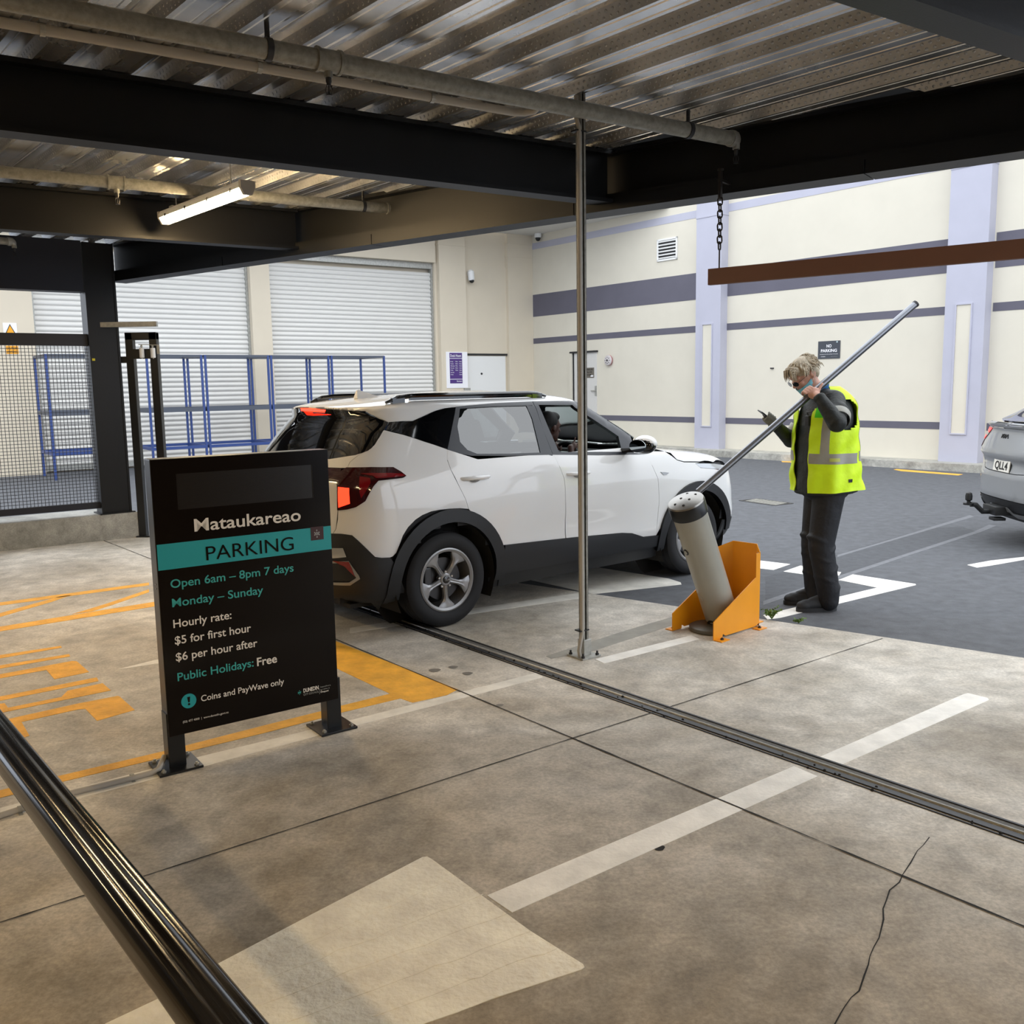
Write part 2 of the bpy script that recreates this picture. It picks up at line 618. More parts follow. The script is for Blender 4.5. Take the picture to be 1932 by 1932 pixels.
for (a, c, wid) in (((-200, 1806), (1665, 1205), 0.006), ((560, 1176), (1932 + 160, 1816), 0.009), ((196, 1020), (420, 1108), 0.007)):
    b = MB()
    strip(b, [AT(*p) for p in lerp_pts(a, c, 60)], wid, 0.0028)
    b.build('joint_line', M['joint'], floor)
b = MB()
ck = [(1575, 560), (1552, 590), (1530, 610), (1505, 655), (1475, 700), (1462, 730), (1425, 760), (1412, 800), (1400, 830), (1402, 870), (1385, 940), (1365, 975), (1350, 1010), (1345, 1040), (1330, 1080), (1310, 1140), (1280, 1165), (1255, 1200), (1240, 1225), (1220, 1262), (1200, 1300)]
strip(b, [AT(966 + x / 2, 1300 + y / 2) for x, y in ck], 0.0035, 0.0012)
b.build('crack', M['joint'], floor)
for (x, y, r) in ((1243, 1600, .022), (855, 1259, .028), (882, 1271, .03), (820, 1265, .035), (943, 1331, .02)):
    b = MB()
    p = AT(x, y)
    b.add([p + V3(r * math.cos(a) * (1 + .15 * math.sin(3 * a)), r * math.sin(a), 0.0014) for a in np.linspace(0, 2 * math.pi, 20)[:-1]], [tuple(range(19))])
    b.build('oil_spot', M['joint'] if x > 1200 else M['stain'], floor)

# paint and seams on the yard asphalt (asphalt surface lies at -0.01)
GZ = -0.01


def yard_poly(name, px, m, z=GZ + 0.002):
    b = MB()
    pts = [AT(x, y, GZ) for x, y in px]
    n_ = len(pts)
    b.add([V3(p[0], p[1], z) for p in pts] + [V3(p[0], p[1], GZ - 0.002) for p in pts], [tuple(range(n_))] + [(i, n_ + i, n_ + (i + 1) % n_, (i + 1) % n_) for i in range(n_)])
    return b.build(name, m, ground)


yard_poly('white_line', [(1440, 1161), (1455, 1157), (1655, 1109), (1660, 1110), (1585, 1095), (1581, 1095), (1609, 1084), (1727, 1102), (1728, 1104), (1472, 1166), (1448, 1169)], M['white_paint'])
yard_poly('white_line', [(1410, 1055), (1444, 1059), (1491, 1064.7), (1459, 1075.7), (1410, 1070)], M['white_paint'])
yard_poly('white_line', [(1478, 1078.5), (1510, 1067.5), (1587, 1080), (1583, 1086), (1524, 1085)], M['white_paint'])
yard_poly('white_line', [(1825, 1066), (1868, 1058), (1932, 1051), (1990, 1047), (1990, 1053), (1932, 1056.4), (1868, 1067.5), (1843, 1071)], M['white_paint'])
yard_poly('arrow_marking', [(1085, 1064), (1262, 1092), (1284, 1099), (1286, 1103), (1260, 1106), (1120, 1121), (985, 1091), (960, 1085), (1000, 1075)], M['white_paint_old'])
yard_poly('asphalt_patch', [(1444, 1089), (1600, 1040), (1750, 996), (1815, 994), (1845, 1004), (1700, 1050), (1600, 1083), (1444, 1136)], M['asphalt_dark'], GZ + 0.0006)
yard_poly('asphalt_seam', [(1440, 1134), (1590, 1084), (1700, 1048), (1838, 1003), (1866, 990), (1880, 992), (1851, 1004), (1715, 1048), (1600, 1087), (1440, 1142)], M['asphalt_light'], GZ + 0.0012)
yard_poly('asphalt_seam', [(1580, 1047), (1660, 1024), (1745, 998), (1830, 972), (1838, 975), (1660, 1027), (1580, 1051)], M['asphalt_light'], GZ + 0.0012)
yard_poly('yellow_line', [(1686, 886), (1692, 885), (1817, 895), (1808, 897), (1700, 889)], M['yellow_paint'])
yard_poly('yellow_line', [(1474, 870), (1500, 871), (1500, 873), (1476, 872)], M['yellow_paint'])

# garage enclosure out of view (left, near and right sides)
M['dark_wall'] = mat('dark_concrete_wall', '#77736c', 0.8, noise=(2, 0.1))
for nm, a, c in (('wall_left', LEFT_END, GAR[0]), ('wall_near', GAR[0], GAR[1]), ('wall_side', V3(3.9, -8, 0), V3(3.9, 1.4, 0))):
    b = MB()
    d = unit(np.array(c) - np.array(a))
    b.bar(V3(a[0], a[1], 1.75), V3(c[0], c[1], 1.75), 0.2, 3.5)
    tag(b.build(nm, M['dark_wall']), kind='structure')

# plinth with the fence and column
b = MB()
a = PLN_B
hh = 0.294
P = [PLN_B, PLN_B - 7 * PLD, PLN_B - 7 * PLD + 0.62 * PLN_N, PLN_B + 0.62 * PLN_N]
b.add([V3(p[0], p[1], -0.05) for p in P] + [V3(p[0], p[1], hh) for p in P], [(3, 2, 1, 0), (4, 5, 6, 7), (0, 1, 5, 4), (1, 2, 6, 5), (2, 3, 7, 6), (3, 0, 4, 7)])
tag(b.build('plinth', M['plinth']), kind='structure')

# ------------------------------------------------------------------ ceiling: trapezoidal galvanised decking
RIB_AZ = -41.0
RD = U(RIB_AZ)
RN = V3(math.cos(math.radians(RIB_AZ)), -math.sin(math.radians(RIB_AZ)), 0)     # across the ribs
PITCHR, PH = 0.3155, 3.685
ZB, ZT = 3.31, 3.368
EDGE_N0 = AT(1932, 283, 2.90)
EDGE_N1 = AT(1660, 324.5, 2.90)
ED_AZ = 126.2
EDD = U(ED_AZ)
edge_c = (EDGE_N0 + EDGE_N1) / 2
edge_c[2] = 0
deck_poly = [V3(-11, -8, 0), V3(3.9, -8, 0), edge_c + EDD * 1.5, COLC + V3(.05, .25, 0), LEFT_END + 0.2 * PLN_N]


def clip_line(p, d, poly):
    t0, t1 = -1e9, 1e9
    m_ = len(poly)
    for i in range(m_):
        a_, c_ = poly[i], poly[(i + 1) % m_]
        e_ = c_ - a_
        nn = V3(-e_[1], e_[0], 0)           # inside is to the left (counter-clockwise)
        den = d @ nn
        num = (a_ - p) @ nn
        if abs(den) < 1e-9:
            if num > 0:
                return None
            continue
        t = num / den
        if den > 0:
            t0 = max(t0, t)
        else:
            t1 = min(t1, t)
    return (t0, t1) if t1 > t0 else None


def steel_deck_mat(dots):
    m = bpy.data.materials.new('galvanised_deck_web' if dots else 'galvanised_deck')
    m.use_nodes = True
    nt = m.node_tree
    N, L = nt.nodes, nt.links
    b = N['Principled BSDF']
    b.inputs['Metallic'].default_value = 0.9
    tc = N.new('ShaderNodeTexCoord')
    no = N.new('ShaderNodeTexNoise')
    no.inputs['Scale'].default_value = 3.0
    no.inputs['Detail'].default_value = 8
    L.new(tc.outputs['Object'], no.inputs['Vector'])
    r = N.new('ShaderNodeValToRGB')
    r.color_ramp.elements[0].position = 0.3
    r.color_ramp.elements[1].position = 0.72
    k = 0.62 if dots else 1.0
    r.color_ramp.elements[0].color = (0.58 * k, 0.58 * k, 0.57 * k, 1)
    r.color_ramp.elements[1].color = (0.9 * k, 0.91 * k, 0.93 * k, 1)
    L.new(no.outputs['Fac'], r.inputs[0])
    mr = N.new('ShaderNodeMapRange')
    mr.inputs['To Min'].default_value = 0.36 if dots else 0.18
    mr.inputs['To Max'].default_value = 0.55 if dots else 0.34
    L.new(no.outputs['Fac'], mr.inputs[0])
    L.new(mr.outputs[0], b.inputs['Roughness'])
    if not dots:
        L.new(r.outputs[0], b.inputs['Base Color'])
        return m

    def dot(vec):
        d = N.new('ShaderNodeVectorMath')
        d.operation = 'DOT_PRODUCT'
        L.new(tc.outputs['Object'], d.inputs[0])
        d.inputs[1].default_value = tuple(vec)
        return d.outputs['Value']

    def math_(op, a, c=None):
        q = N.new('ShaderNodeMath')
        q.operation = op
        for i, v in enumerate((a, c)):
            if v is None:
                continue
            if isinstance(v, (int, float)):
                q.inputs[i].default_value = v
            else:
                L.new(v, q.inputs[i])
        return q.outputs[0]
    t = dot(RD)
    z = dot((0, 0, 1))
    rows = []
    for zr, st in ((ZB + 0.017, 0.0), (ZB + 0.041, 0.5)):
        f = math_('FRACT', math_('ADD', math_('MULTIPLY', t, 1 / 0.042), 100 + st))
        dx = math_('MULTIPLY', math_('SUBTRACT', f, 0.5), 0.042)
        dz = math_('MULTIPLY', math_('SUBTRACT', z, zr), 1.25)
        rows.append(math_('ADD', math_('MULTIPLY', dx, dx), math_('MULTIPLY', dz, dz)))
    d2 = math_('SQRT', math_('MINIMUM', rows[0], rows[1]))
    h = N.new('ShaderNodeMapRange')
    h.interpolation_type = 'SMOOTHSTEP'
    h.inputs['From Min'].default_value = 0.0095
    h.inputs['From Max'].default_value = 0.004
    L.new(d2, h.inputs[0])
    bp = N.new('ShaderNodeBump')
    bp.inputs['Strength'].default_value = 1.0
    bp.inputs['Distance'].default_value = 0.006
    L.new(h.outputs[0], bp.inputs['Height'])
    L.new(bp.outputs[0], b.inputs['Normal'])
    L.new(r.outputs[0], b.inputs['Base Color'])
    return m


prof = [(-0.070, ZB, 1), (-0.052, ZB, 0), (-0.048, ZB + .004, 0), (-0.040, ZB + .004, 0), (-0.036, ZB, 0), (0.030, ZB, 0), (0.034, ZB + .005, 0), (0.042, ZB + .005, 0), (0.046, ZB, 0), (0.070, ZB, 0), (0.095, ZT, 1), (0.150, ZT, 0), (0.153, ZT - .005, 0), (0.165, ZT - .005, 0), (0.168, ZT, 0), (PITCHR - 0.095, ZT, 0)]
b = MB()
prev = None
for k in range(-44, 44):
    for du, zz, web in prof:
        u = PH + k * PITCHR + du
        c = clip_line(RN * u, RD, deck_poly)
        if c is None:
            prev = None
            continue
        cur = (RN * u + RD * c[0] + V3(0, 0, zz), RN * u + RD * c[1] + V3(0, 0, zz))
        if prev is not None:
            # web faces: the strip that ends at a point flagged 1
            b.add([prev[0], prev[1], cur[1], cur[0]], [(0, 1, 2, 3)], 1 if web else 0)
        prev = cur
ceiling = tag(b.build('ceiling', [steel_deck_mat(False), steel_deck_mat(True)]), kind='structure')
b = MB()
n = len(deck_poly)
b.add([V3(p[0], p[1], ZT + .02) for p in deck_poly] + [V3(p[0], p[1], ZT + 0.18) for p in deck_poly],
      [tuple(range(n - 1, -1, -1)), tuple(range(n, 2 * n))] + [(i, (i + 1) % n, n + (i + 1) % n, n + i) for i in range(n)])
b.build('roof_slab', M['plinth'], ceiling)

# ------------------------------------------------------------------ yard walls
W1 = V3(7.36, 18.36, 0)
DW = U(-38.5)
NW = V3(-math.cos(math.radians(38.5)), -math.sin(math.radians(38.5)), 0)       # out of the striped wall, to the camera
COR = W1 + DW * 10.76
DB = U(54.0)
NB = V3(DB[1], -DB[0], 0)                                                      # out of the dock wall, to the camera
if NB @ (-COR) < 0:
    NB = -NB


def wbox(b, o, d, nn, s0, s1, z0, z1, t0, t1, mi=0):
    """box on a wall: s along d, t out along nn"""
    c = o + d * (s0 + s1) / 2 + nn * (t0 + t1) / 2 + V3(0, 0, (z0 + z1) / 2)
    b.box(c, (abs(s1 - s0), abs(t1 - t0), abs(z1 - z0)), (d, nn, UP), mi)


b = MB()
wbox(b, W1, DW, NW, -12, 10.76, 0.0, 5.9, -0.3, 0)
wall_r = tag(b.build('wall_right', M['cream']), kind='structure')
WB = [(-1.29, 10.76)] and [(4.57, 10.76), (-1.29, 3.86), (-12, -2.05)]
for s0, s1 in WB:
    for z0, z1, mm in ((0.71, 0.845, 'mauve'), (2.83, 2.98, 'mauve'), (3.585, 4.195, 'mauve'), (5.44, 5.61, 'lavender')):
        b = MB()
        wbox(b, W1, DW, NW, s0, s1, z0, z1, -0.01, 0.006)
        b.build('painted_band', M[mm], wall_r)
M['pil'] = M['lavender']
for s0, s1 in ((3.84, 4.56), (-2.02, -1.30), (-7.9, -7.2)):
    b = MB()
    wbox(b, W1, DW, NW, s0, s1, 0.0, 5.9, 0, 0.24)
    wbox(b, W1, DW, NW, s0 - .01, s1 + .01, 5.36, 5.40, 0, 0.25)
    p_ = b.build('pilaster', M['lavender'], wall_r)
    b = MB()
    wbox(b, W1, DW, NW, s0 + 0.24, s0 + 0.50, 0.66, 2.97, 0.239, 0.243)
    b.build('inset_panel', M['cream'], p_)
    b = MB()
    for (q0, q1, y0, y1) in ((s0 + .215, s0 + .24, .635, 2.995), (s0 + .50, s0 + .525, .635, 2.995), (s0 + .24, s0 + .50, .635, .66), (s0 + .24, s0 + .50, 2.97, 2.995)):
        wbox(b, W1, DW, NW, q0, q1, y0, y1, 0.239, 0.262)
    b.build('inset_frame', M['lavender'], p_)
b = MB()
wbox(b, W1, DW, NW, -12, 10.76, 5.9, 5.97, -0.34, 0.05)
b.build('wall_cap', M['lavender'], wall_r)

# kerb in front of the striped wall
b = MB()
k0 = AT(1400, 866.5, 0.0)
k1 = AT(1660, 880.5, 0.0)
k2 = AT(1850, 895, 0.0)
off = lambda p: (p - W1) @ NW
kt = 0.62
wbox(b, W1, DW, NW, -12, 10.5, -0.02, 0.13, 0, kt)
kerb = tag(b.build('kerb', M['kerb_concrete']), kind='structure')

# dock wall
DOORS = [(-7.75, -3.17), (-12.83, -8.22)]
wall_d = None
b = MB()
wbox(b, COR, DB, NB, -16, 1.0, -0.05, 6.2, -0.9, -0.35)           # rear plane behind the doors
wbox(b, COR, DB, NB, -7.75, -3.17, 4.9, 6.2, -0.35, 0)
wbox(b, COR, DB, NB, -12.83, -8.22, 4.9, 6.2, -0.35, 0)
wbox(b, COR, DB, NB, -8.22, -7.75, 0, 6.2, -0.35, 0.0)
wbox(b, COR, DB, NB, -16, -12.83, -0.05, 6.2, -0.35, 0.0)
wbox(b, COR, DB, NB, -3.17, 1.0, 0, 6.2, -0.35, -0.08)
wall_d = tag(b.build('wall_back', M['cream_warm']), kind='structure')
b = MB()
wbox(b, COR, DB, NB, -3.10, -2.27, 0, 6.2, -0.08, 0.06)
wbox(b, COR, DB, NB, -3.12, -2.25, 5.36, 5.40, -0.08, 0.075)
b.build('pilaster', M['cream_warm'], wall_d)
b = MB()
wbox(b, COR, DB, NB, -0.86, 0.0, 0, 6.2, -0.08, 0.06)
wbox(b, COR, DB, NB, -0.88, 0.02, 5.20, 5.24, -0.08, 0.075)
wbox(b, COR, DB, NB, -0.88, 0.02, 5.56, 5.60, -0.08, 0.075)
b.build('pilaster', M['cream_warm'], wall_d)
b = MB()
wbox(b, COR, DB, NB, -2.27, -0.86, 2.55, 4.92, -0.08, -0.045)
b.build('wall_panel', M['cream_warm'], wall_d)
b = MB()
wbox(b, COR, DB, NB, -2.27, -0.86, 2.50, 2.55, -0.08, -0.03)
b.build('door_head', M['dark_metal'], wall_d)
# soffit over the dock
b = MB()
sp = [COR - DB * 16, COR + V3(0, 0, 0), COR - DW * 5.2, COR - DB * 3.2 + NB * 1.6, COR - DB * 16 + NB * 1.6]
b.add([V3(p[0], p[1], 5.82) for p in sp] + [V3(p[0], p[1], 6.0) for p in sp], [(4, 3, 2, 1, 0), (5, 6, 7, 8, 9)] + [(i, (i + 1) % 5, 5 + (i + 1) % 5, 5 + i) for i in range(5)])
b.build('soffit', M['soffit'], wall_d)
# ================================================================== steel frame
def ibeam(name, a, c, zb, zt, w, side, label, tw=0.02, tf=0.025):
    """I-section whose near bottom edge runs a-c; side = unit vector to the far edge"""
    b = MB()
    a, c = np.array(a, float), np.array(c, float)
    o = side * w / 2
    A, C_ = a + o, c + o
    A[2] = C_[2] = 0
    b.bar(A + V3(0, 0, zb + tf / 2), C_ + V3(0, 0, zb + tf / 2), w, tf)
    b.bar(A + V3(0, 0, zt - tf / 2), C_ + V3(0, 0, zt - tf / 2), w, tf)
    b.bar(A + V3(0, 0, (zb + zt) / 2), C_ + V3(0, 0, (zb + zt) / 2), tw, zt - zb - 2 * tf + .002)
    return tag(b.build(name, M['black_steel'], origin=A + V3(0, 0, zb)), label, 'beam')


BA = U(57.2)
BN = V3(-BA[1], BA[0], 0)                       # across the beams, away from the camera


def along_to_edge(p):
    """distance along BA from p to the inner face of the edge beam"""
    en = V3(-EDD[1], EDD[0], 0)
    return ((edge_c - p) @ en) / (BA @ en)


def cross_beam(px, far, label):
    p = AT(px[0], px[1], 2.95)
    if far:
        p = p - BN * 0.15
    t = along_to_edge(p)
    return ibeam('steel_beam', p - BA * 4.6, p + BA * (t - 0.0), 2.95, 3.305, 0.15, BN, label)


beam_mid = cross_beam((600, 316), False, 'long black steel beam crossing above the parking sign, in front of the lit batten light')
beam_back = cross_beam((300, 452), False, 'black steel beam behind the lit batten light, nearest the column')
p = AT(1756, 61.5, 2.95)
t = along_to_edge(p)
beam_near = ibeam('steel_beam', p - BN * 0.15 - BA * 4.6, p - BN * 0.15 + BA * t, 2.95, 3.305, 0.15, BN, 'black steel beam crossing the top right corner, nearest the viewer')

# edge beam along the opening
en = unit(V3(-EDD[1], EDD[0], 0))
if en[1] < 0:
    en = -en
t_end = ((COLC - edge_c) @ EDD) - 0.1
a = edge_c + EDD * 1.6
c = edge_c + EDD * t_end
eb = thing('edge_beam', 'deep black steel beam spanning the whole garage opening above the white car', 'beam', V3(edge_c[0], edge_c[1], 2.9))
b = MB()
A, C_ = a + en * .11, c + en * .11
A[2] = C_[2] = 0
b.bar(A + V3(0, 0, 3.0), C_ + V3(0, 0, 3.0), .2, .03)
b.bar(A + V3(0, 0, 3.31), C_ + V3(0, 0, 3.31), .2, .03)
b.bar(A + V3(0, 0, 3.15), C_ + V3(0, 0, 3.15), .025, .3)
for k in range(8):
    q = C_ + (A - C_) * (k + 0.5) / 8
    b.bar(q + V3(0, 0, 3.01), q + V3(0, 0, 3.3), .012, .18, up=EDD)
b.build('web', M['black_steel'], eb)
b = MB()
b.bar(A + en * .07 + V3(0, 0, 3.365), C_ + en * .07 + V3(0, 0, 3.365), .05, .09)
b.build('closure_angle', M['black_steel'], eb)
L_ = np.linalg.norm(a - c)
nseg = 5
for k in range(nseg):
    q0 = C_ + (A - C_) * (k / nseg) + unit(A - C_) * .004
    q1 = C_ + (A - C_) * ((k + 1) / nseg) - unit(A - C_) * .004
    b = MB()
    b.bar(q0 + V3(0, 0, 2.9425), q1 + V3(0, 0, 2.9425), .22, .085)
    b.build('fascia_flashing', M['black_steel'], eb)

# beam over the fence, and the column
b = MB()
q = COLC + PLN_N * 0.02
b.bar(q - PLD * 0.2 + V3(0, 0, 3.032), q - PLD * 7.2 + V3(0, 0, 3.032), .2, .544)
M['navy_steel'] = mat('navy_black_steel', '#141826', 0.45)
tag(b.build('lintel_beam', M['navy_steel'], origin=q + V3(0, 0, 2.76)), 'navy black steel beam above the mesh fence at left', 'beam')
col = thing('steel_column', 'black steel column standing on the concrete plinth beside the mesh fence', 'column', V3(COLC[0], COLC[1], .294))
c1, c2 = AT(193.6, 971, .294), AT(249.3, 965.8, .294)
cd = unit(c2 - c1)
cn = V3(-cd[1], cd[0], 0)
b = MB()
h0, h1 = 0.306, 3.3
mid = (c1 + c2) / 2
mid[2] = 0
wd = np.linalg.norm(c2 - c1)
b.bar(c1 * V3(1, 1, 0) + cd * .01 + cn * .115 + V3(0, 0, h0), c1 * V3(1, 1, 0) + cd * .01 + cn * .115 + V3(0, 0, h1), .23, .022, up=cd)
b.bar(c2 * V3(1, 1, 0) - cd * .01 + cn * .115 + V3(0, 0, h0), c2 * V3(1, 1, 0) - cd * .01 + cn * .115 + V3(0, 0, h1), .23, .022, up=cd)
b.bar(mid + cn * .02 + V3(0, 0, h0), mid + cn * .02 + V3(0, 0, h1), .024, wd - .03, up=cd)
b.build('shaft', M['black_steel'], col)
b = MB()
b.box(mid + cn * .115 + V3(0, 0, .30), (wd + .06, .30, .012), (cd, cn, UP))
b.build('base_plate', M['black_steel'], col)
b = MB()
b.box(mid - cn * 0.004 + cd * (-.13) + V3(0, 0, 2.03), (.03, .006, .025), (cd, cn, UP))
b.build('sticker', mat('yellow_sticker', '#d8c81e', 0.5), col)

# ------------------------------------------------------------------ sprinkler pipes


def sprinkler(b, p, s=1.0):
    b.lathe([(.014, 0), (.014, -.03), (.011, -.035), (.011, -.045)], p, UP * -1 * -1, 10)
    for sg in (-1, 1):
        b.tube([p + V3(.009 * sg, 0, -.045), p + V3(.017 * sg, 0, -.062), p + V3(.012 * sg, 0, -.083), p + V3(0, 0, -.088)], .0028, 6)
    b.lathe([(.003, -.045), (.003, -.088), (.016, -.089), (.016, -.092)], p, UP, 10)


def hanger(b, p, r, ztop):
    b.tube([p + V3(0, 0, r + .01), V3(p[0], p[1], ztop)], .006, 8)
    b.lathe([(.012, 0), (.012, .03)], p + V3(0, 0, r + .004), UP, 8)
    b.lathe([(.012, -.0), (.012, .05)], V3(p[0], p[1], ztop - .05), UP, 8)


def sprinkler_pipe(p0, p1, r, label, coup, hang, end=True, extend=3.0):
    p0, p1 = np.array(p0), np.array(p1)
    d = unit(p1 - p0)
    a = p0 - d * extend
    root = thing('sprinkler_pipe', label, 'pipe', p1)
    b = MB()
    b.tube([a, p1], r, 20)
    b.build('pipe', M['galv_dull'], root, smooth=True)
    for q in coup:
        b = MB()
        b.lathe([(r, -.062), (r + .012, -.062), (r + .012, -.048), (r + .006, -.046), (r + .006, .046), (r + .012, .048), (r + .012, .062), (r, .062)], q, d, 20, caps=False)
        b.lathe([(.02, 0), (.02, -.03)], q + V3(0, 0, -r), UP, 10)
        cp = b.build('coupling', M['galv_dull'], root, smooth=True)
        b = MB()
        sprinkler(b, q + V3(0, 0, -r - .02))
        b.build('sprinkler_head', M['dark_metal'], cp, smooth=True)
    for q in hang:
        b = MB()
        hanger(b, q, r, ZB + .02)
        b.lathe([(r + .001, -.014), (r + .006, -.014), (r + .006, .014), (r + .001, .014)], q, d, 20, caps=False)
        b.build('hanger', M['dark_metal'], root, smooth=True)
    if end:
        b = MB()
        pts = [p1 - d * .03]
        for k in range(7):
            an = math.pi / 2 * k / 6
            pts.append(p1 + d * (.03 * math.sin(an)) + V3(0, 0, -.03 * (1 - math.cos(an))))
        b.tube(pts, [r + .006] * 2 + list(np.linspace(r + .004, .022, 6)), 16)
        b.lathe([(.024, 0), (.024, -.03)], pts[-1], UP, 12)
        el = b.build('elbow', M['galv'], root, smooth=True)
        b = MB()
        sprinkler(b, pts[-1] + V3(0, 0, -.025))
        b.build('sprinkler_head', M['dark_metal'], el, smooth=True)
    return root


PZ = 3.2
pa, pb = AT(0, -4, PZ), AT(1383, 262, PZ)
pd_ = unit(pb - pa)
onp = lambda x, y: pa + pd_ * ((AT(x, y, PZ) - pa) @ pd_)
sprinkler_pipe(pa, pb, .045, 'large galvanised sprinkler pipe running past the top of the steel pole', [onp(612, 120)], [onp(500, 98), onp(1297, 246)])
pa2, pb2 = AT(0, 324, PZ), AT(735, 394, PZ)
pd2 = unit(pb2 - pa2)
onp2 = lambda x, y: pa2 + pd2 * ((AT(x, y, PZ) - pa2) @ pd2)
sprinkler_pipe(pa2, pb2, .042, 'galvanised sprinkler pipe above the lit batten light', [onp2(220, 344)], [onp2(686, 389)])
pa3, pb3 = AT(-60, 449, PZ), AT(20, 456, PZ)
sprinkler_pipe(pa3, pb3, .036, 'short end of sprinkler pipe at the far left above the fence', [], [], True, 2.0)

# plastic conduit beside the near pipe
cz = 3.285
ca, cb = AT(0, 42, cz), AT(962, 210, cz)
cdv = unit(cb - ca)
root = thing('ceiling_conduit', 'slim grey plastic conduit clipped beside the large sprinkler pipe', 'conduit', cb)
b = MB()
b.tube([ca - cdv * 3, cb - cdv * .03, cb + cdv * .03 + V3(0, 0, .0), cb + cdv * .08 + RD * -.03, cb + cdv * .10 + RD * -.09, cb + cdv * .10 + RD * -.16 + V3(0, 0, .03)], .024, 14)
b.build('tube', M['pvc'], root, smooth=True)
for px in ((80, 55), (490, 126), (815, 184)):
    q = ca + cdv * ((AT(px[0], px[1], cz) - ca) @ cdv)
    b = MB()
    b.lathe([(.025, -.012), (.029, -.012), (.029, .012), (.025, .012)], q, cdv, 16, caps=False)
    b.box(q + V3(0, 0, .03), (.03, .05, .012), (cdv, RD, UP))
    b.build('saddle_clip', M['galv'], root)

# ------------------------------------------------------------------ LED battens
M['led'] = mat('lit_diffuser', '#fff2d8', 0.4, emit=((1.0, 0.72, 0.38), LAMP_E))


def batten(c, az, label, group=None):
    d = U(az)
    s = V3(d[1], -d[0], 0)
    root = thing('batten_light', label, 'light', c, group)
    b = MB()
    L_ = 1.5
    prof_ = [(-.045, .05), (-.055, .03), (-.055, .0), (.055, .0), (.055, .03), (.045, .05)]
    b.prism(prof_, c - d * L_ / 2, s, UP, d, L_)
    b.build('housing', M['white_plastic'], root)
    b = MB()
    b.prism([(-.05, 0), (.05, 0), (.042, -.03), (.025, -.045), (-.025, -.045), (-.042, -.03)], c - d * (L_ / 2 - .03), s, UP, d, L_ - .06)
    b.build('diffuser', M['led'], root)
    for sg in (-1, 1):
        b = MB()
        b.prism([(-.056, .05), (.056, .05), (.056, 0), (.03, -.048), (-.03, -.048), (-.056, 0)], c + d * (sg * (L_ / 2 - .0) - .015), s, UP, d, .03)
        b.build('end_cap', M['pvc'], root)
        b = MB()
        q = c + d * sg * .5
        b.tube([q + V3(0, 0, .05), V3(q[0], q[1], ZB + .05)], .005, 6)
        b.box(q + V3(0, 0, .055), (.06, .1, .012), (d, s, UP))
        b.build('hanger', M['galv'], root)
    for sg in (-.5, -.17, .17, .5):
        for s2 in (-1, 1):
            b = MB()
            b.box(c + d * sg * 1.2 + s * s2 * .056, (.025, .008, .03), (d, s, UP))
            b.build('latch', M['chrome'], root)
    return root


la, lb = AT(310, 413, 3.085), AT(468, 354, 3.085)
batten((la + lb) / 2, -41.7, 'glowing LED batten light hanging between two black beams')
batten(V3(-2.2, 0.2, 3.15), -41.7, 'lit LED batten further back in the garage, left of the viewer', None)
batten(V3(1.6, -1.6, 3.15), -41.7, 'lit LED batten further back in the garage, right of the viewer', None)
batten(V3(-5.2, 4.6, 3.15), -41.7, 'lit LED batten over the bays left of the parking sign', None)

# ------------------------------------------------------------------ galvanised pole with conduit
pf = AT(1100, 1243) + V3(.01, .06, 0)
pole = thing('support_pole', 'slim galvanised strut pole bolted to the floor in front of the white car', 'pole', pf)
pz = U(53)
pn = V3(-pz[1], pz[0], 0)
b = MB()
for (dx, dy, sx, sy) in ((0, 0.0185, .041, .004), (-.0185, 0, .004, .041), (.0185, 0, .004, .041), (-.0135, -.0185, .014, .004), (.0135, -.0185, .014, .004)):
    b.box(pf + pz * dx + pn * dy + V3(0, 0, 1.66), (sx, sy, 3.30), (pz, pn, UP))
b.build('strut', M['galv_dull'], pole)
b = MB()
b.box(pf + V3(0, 0, .006), (.15, .15, .01), (pz, pn, UP))
for k in range(3):
    pass
b.build('base_plate', M['galv'], pole)
for (i, j) in ((-1, -1), (1, -1), (-1, 1), (1, 1)):
    b = MB()
    q = pf + pz * .058 * i + pn * .058 * j
    b.lathe([(.012, .011), (.012, .021), (.007, .021), (.007, .036)], q, UP, 6)
    b.build('bolt', M['dark_metal'], pole)
b = MB()
b.box(pf + pz * .006 + V3(0, 0, .06), (.06, .06, .1), (pz, pn, UP), bev=.004)
b.build('socket', M['galv'], pole)
b = MB()
cs = -pz * .028 - pn * .018
b.tube([pf + cs + V3(0, 0, .012) - pz * .02, pf + cs * 1.2 - pz * .025 + V3(0, 0, .05), pf + cs * 1.1 - pz * .012 + V3(0, 0, .11), pf + cs + V3(0, 0, .16), pf + cs + V3(0, 0, .4), pf + cs + V3(0, 0, 3.12), pf + cs - pz * .02 + V3(0, 0, 3.17), pf + cs - pz * .02 + V3(0, 0, 3.29)], .0125, 12)
b.build('conduit', M['pvc'], pole, smooth=True)
for zz in (.165, 3.1):
    b = MB()
    b.bar(pf - pz * .014 + V3(0, 0, zz), pf - pz * .014 + V3(0, 0, zz + .008), .074, .052, up=pn)
    b.build('strap', M['black_plastic'], pole)

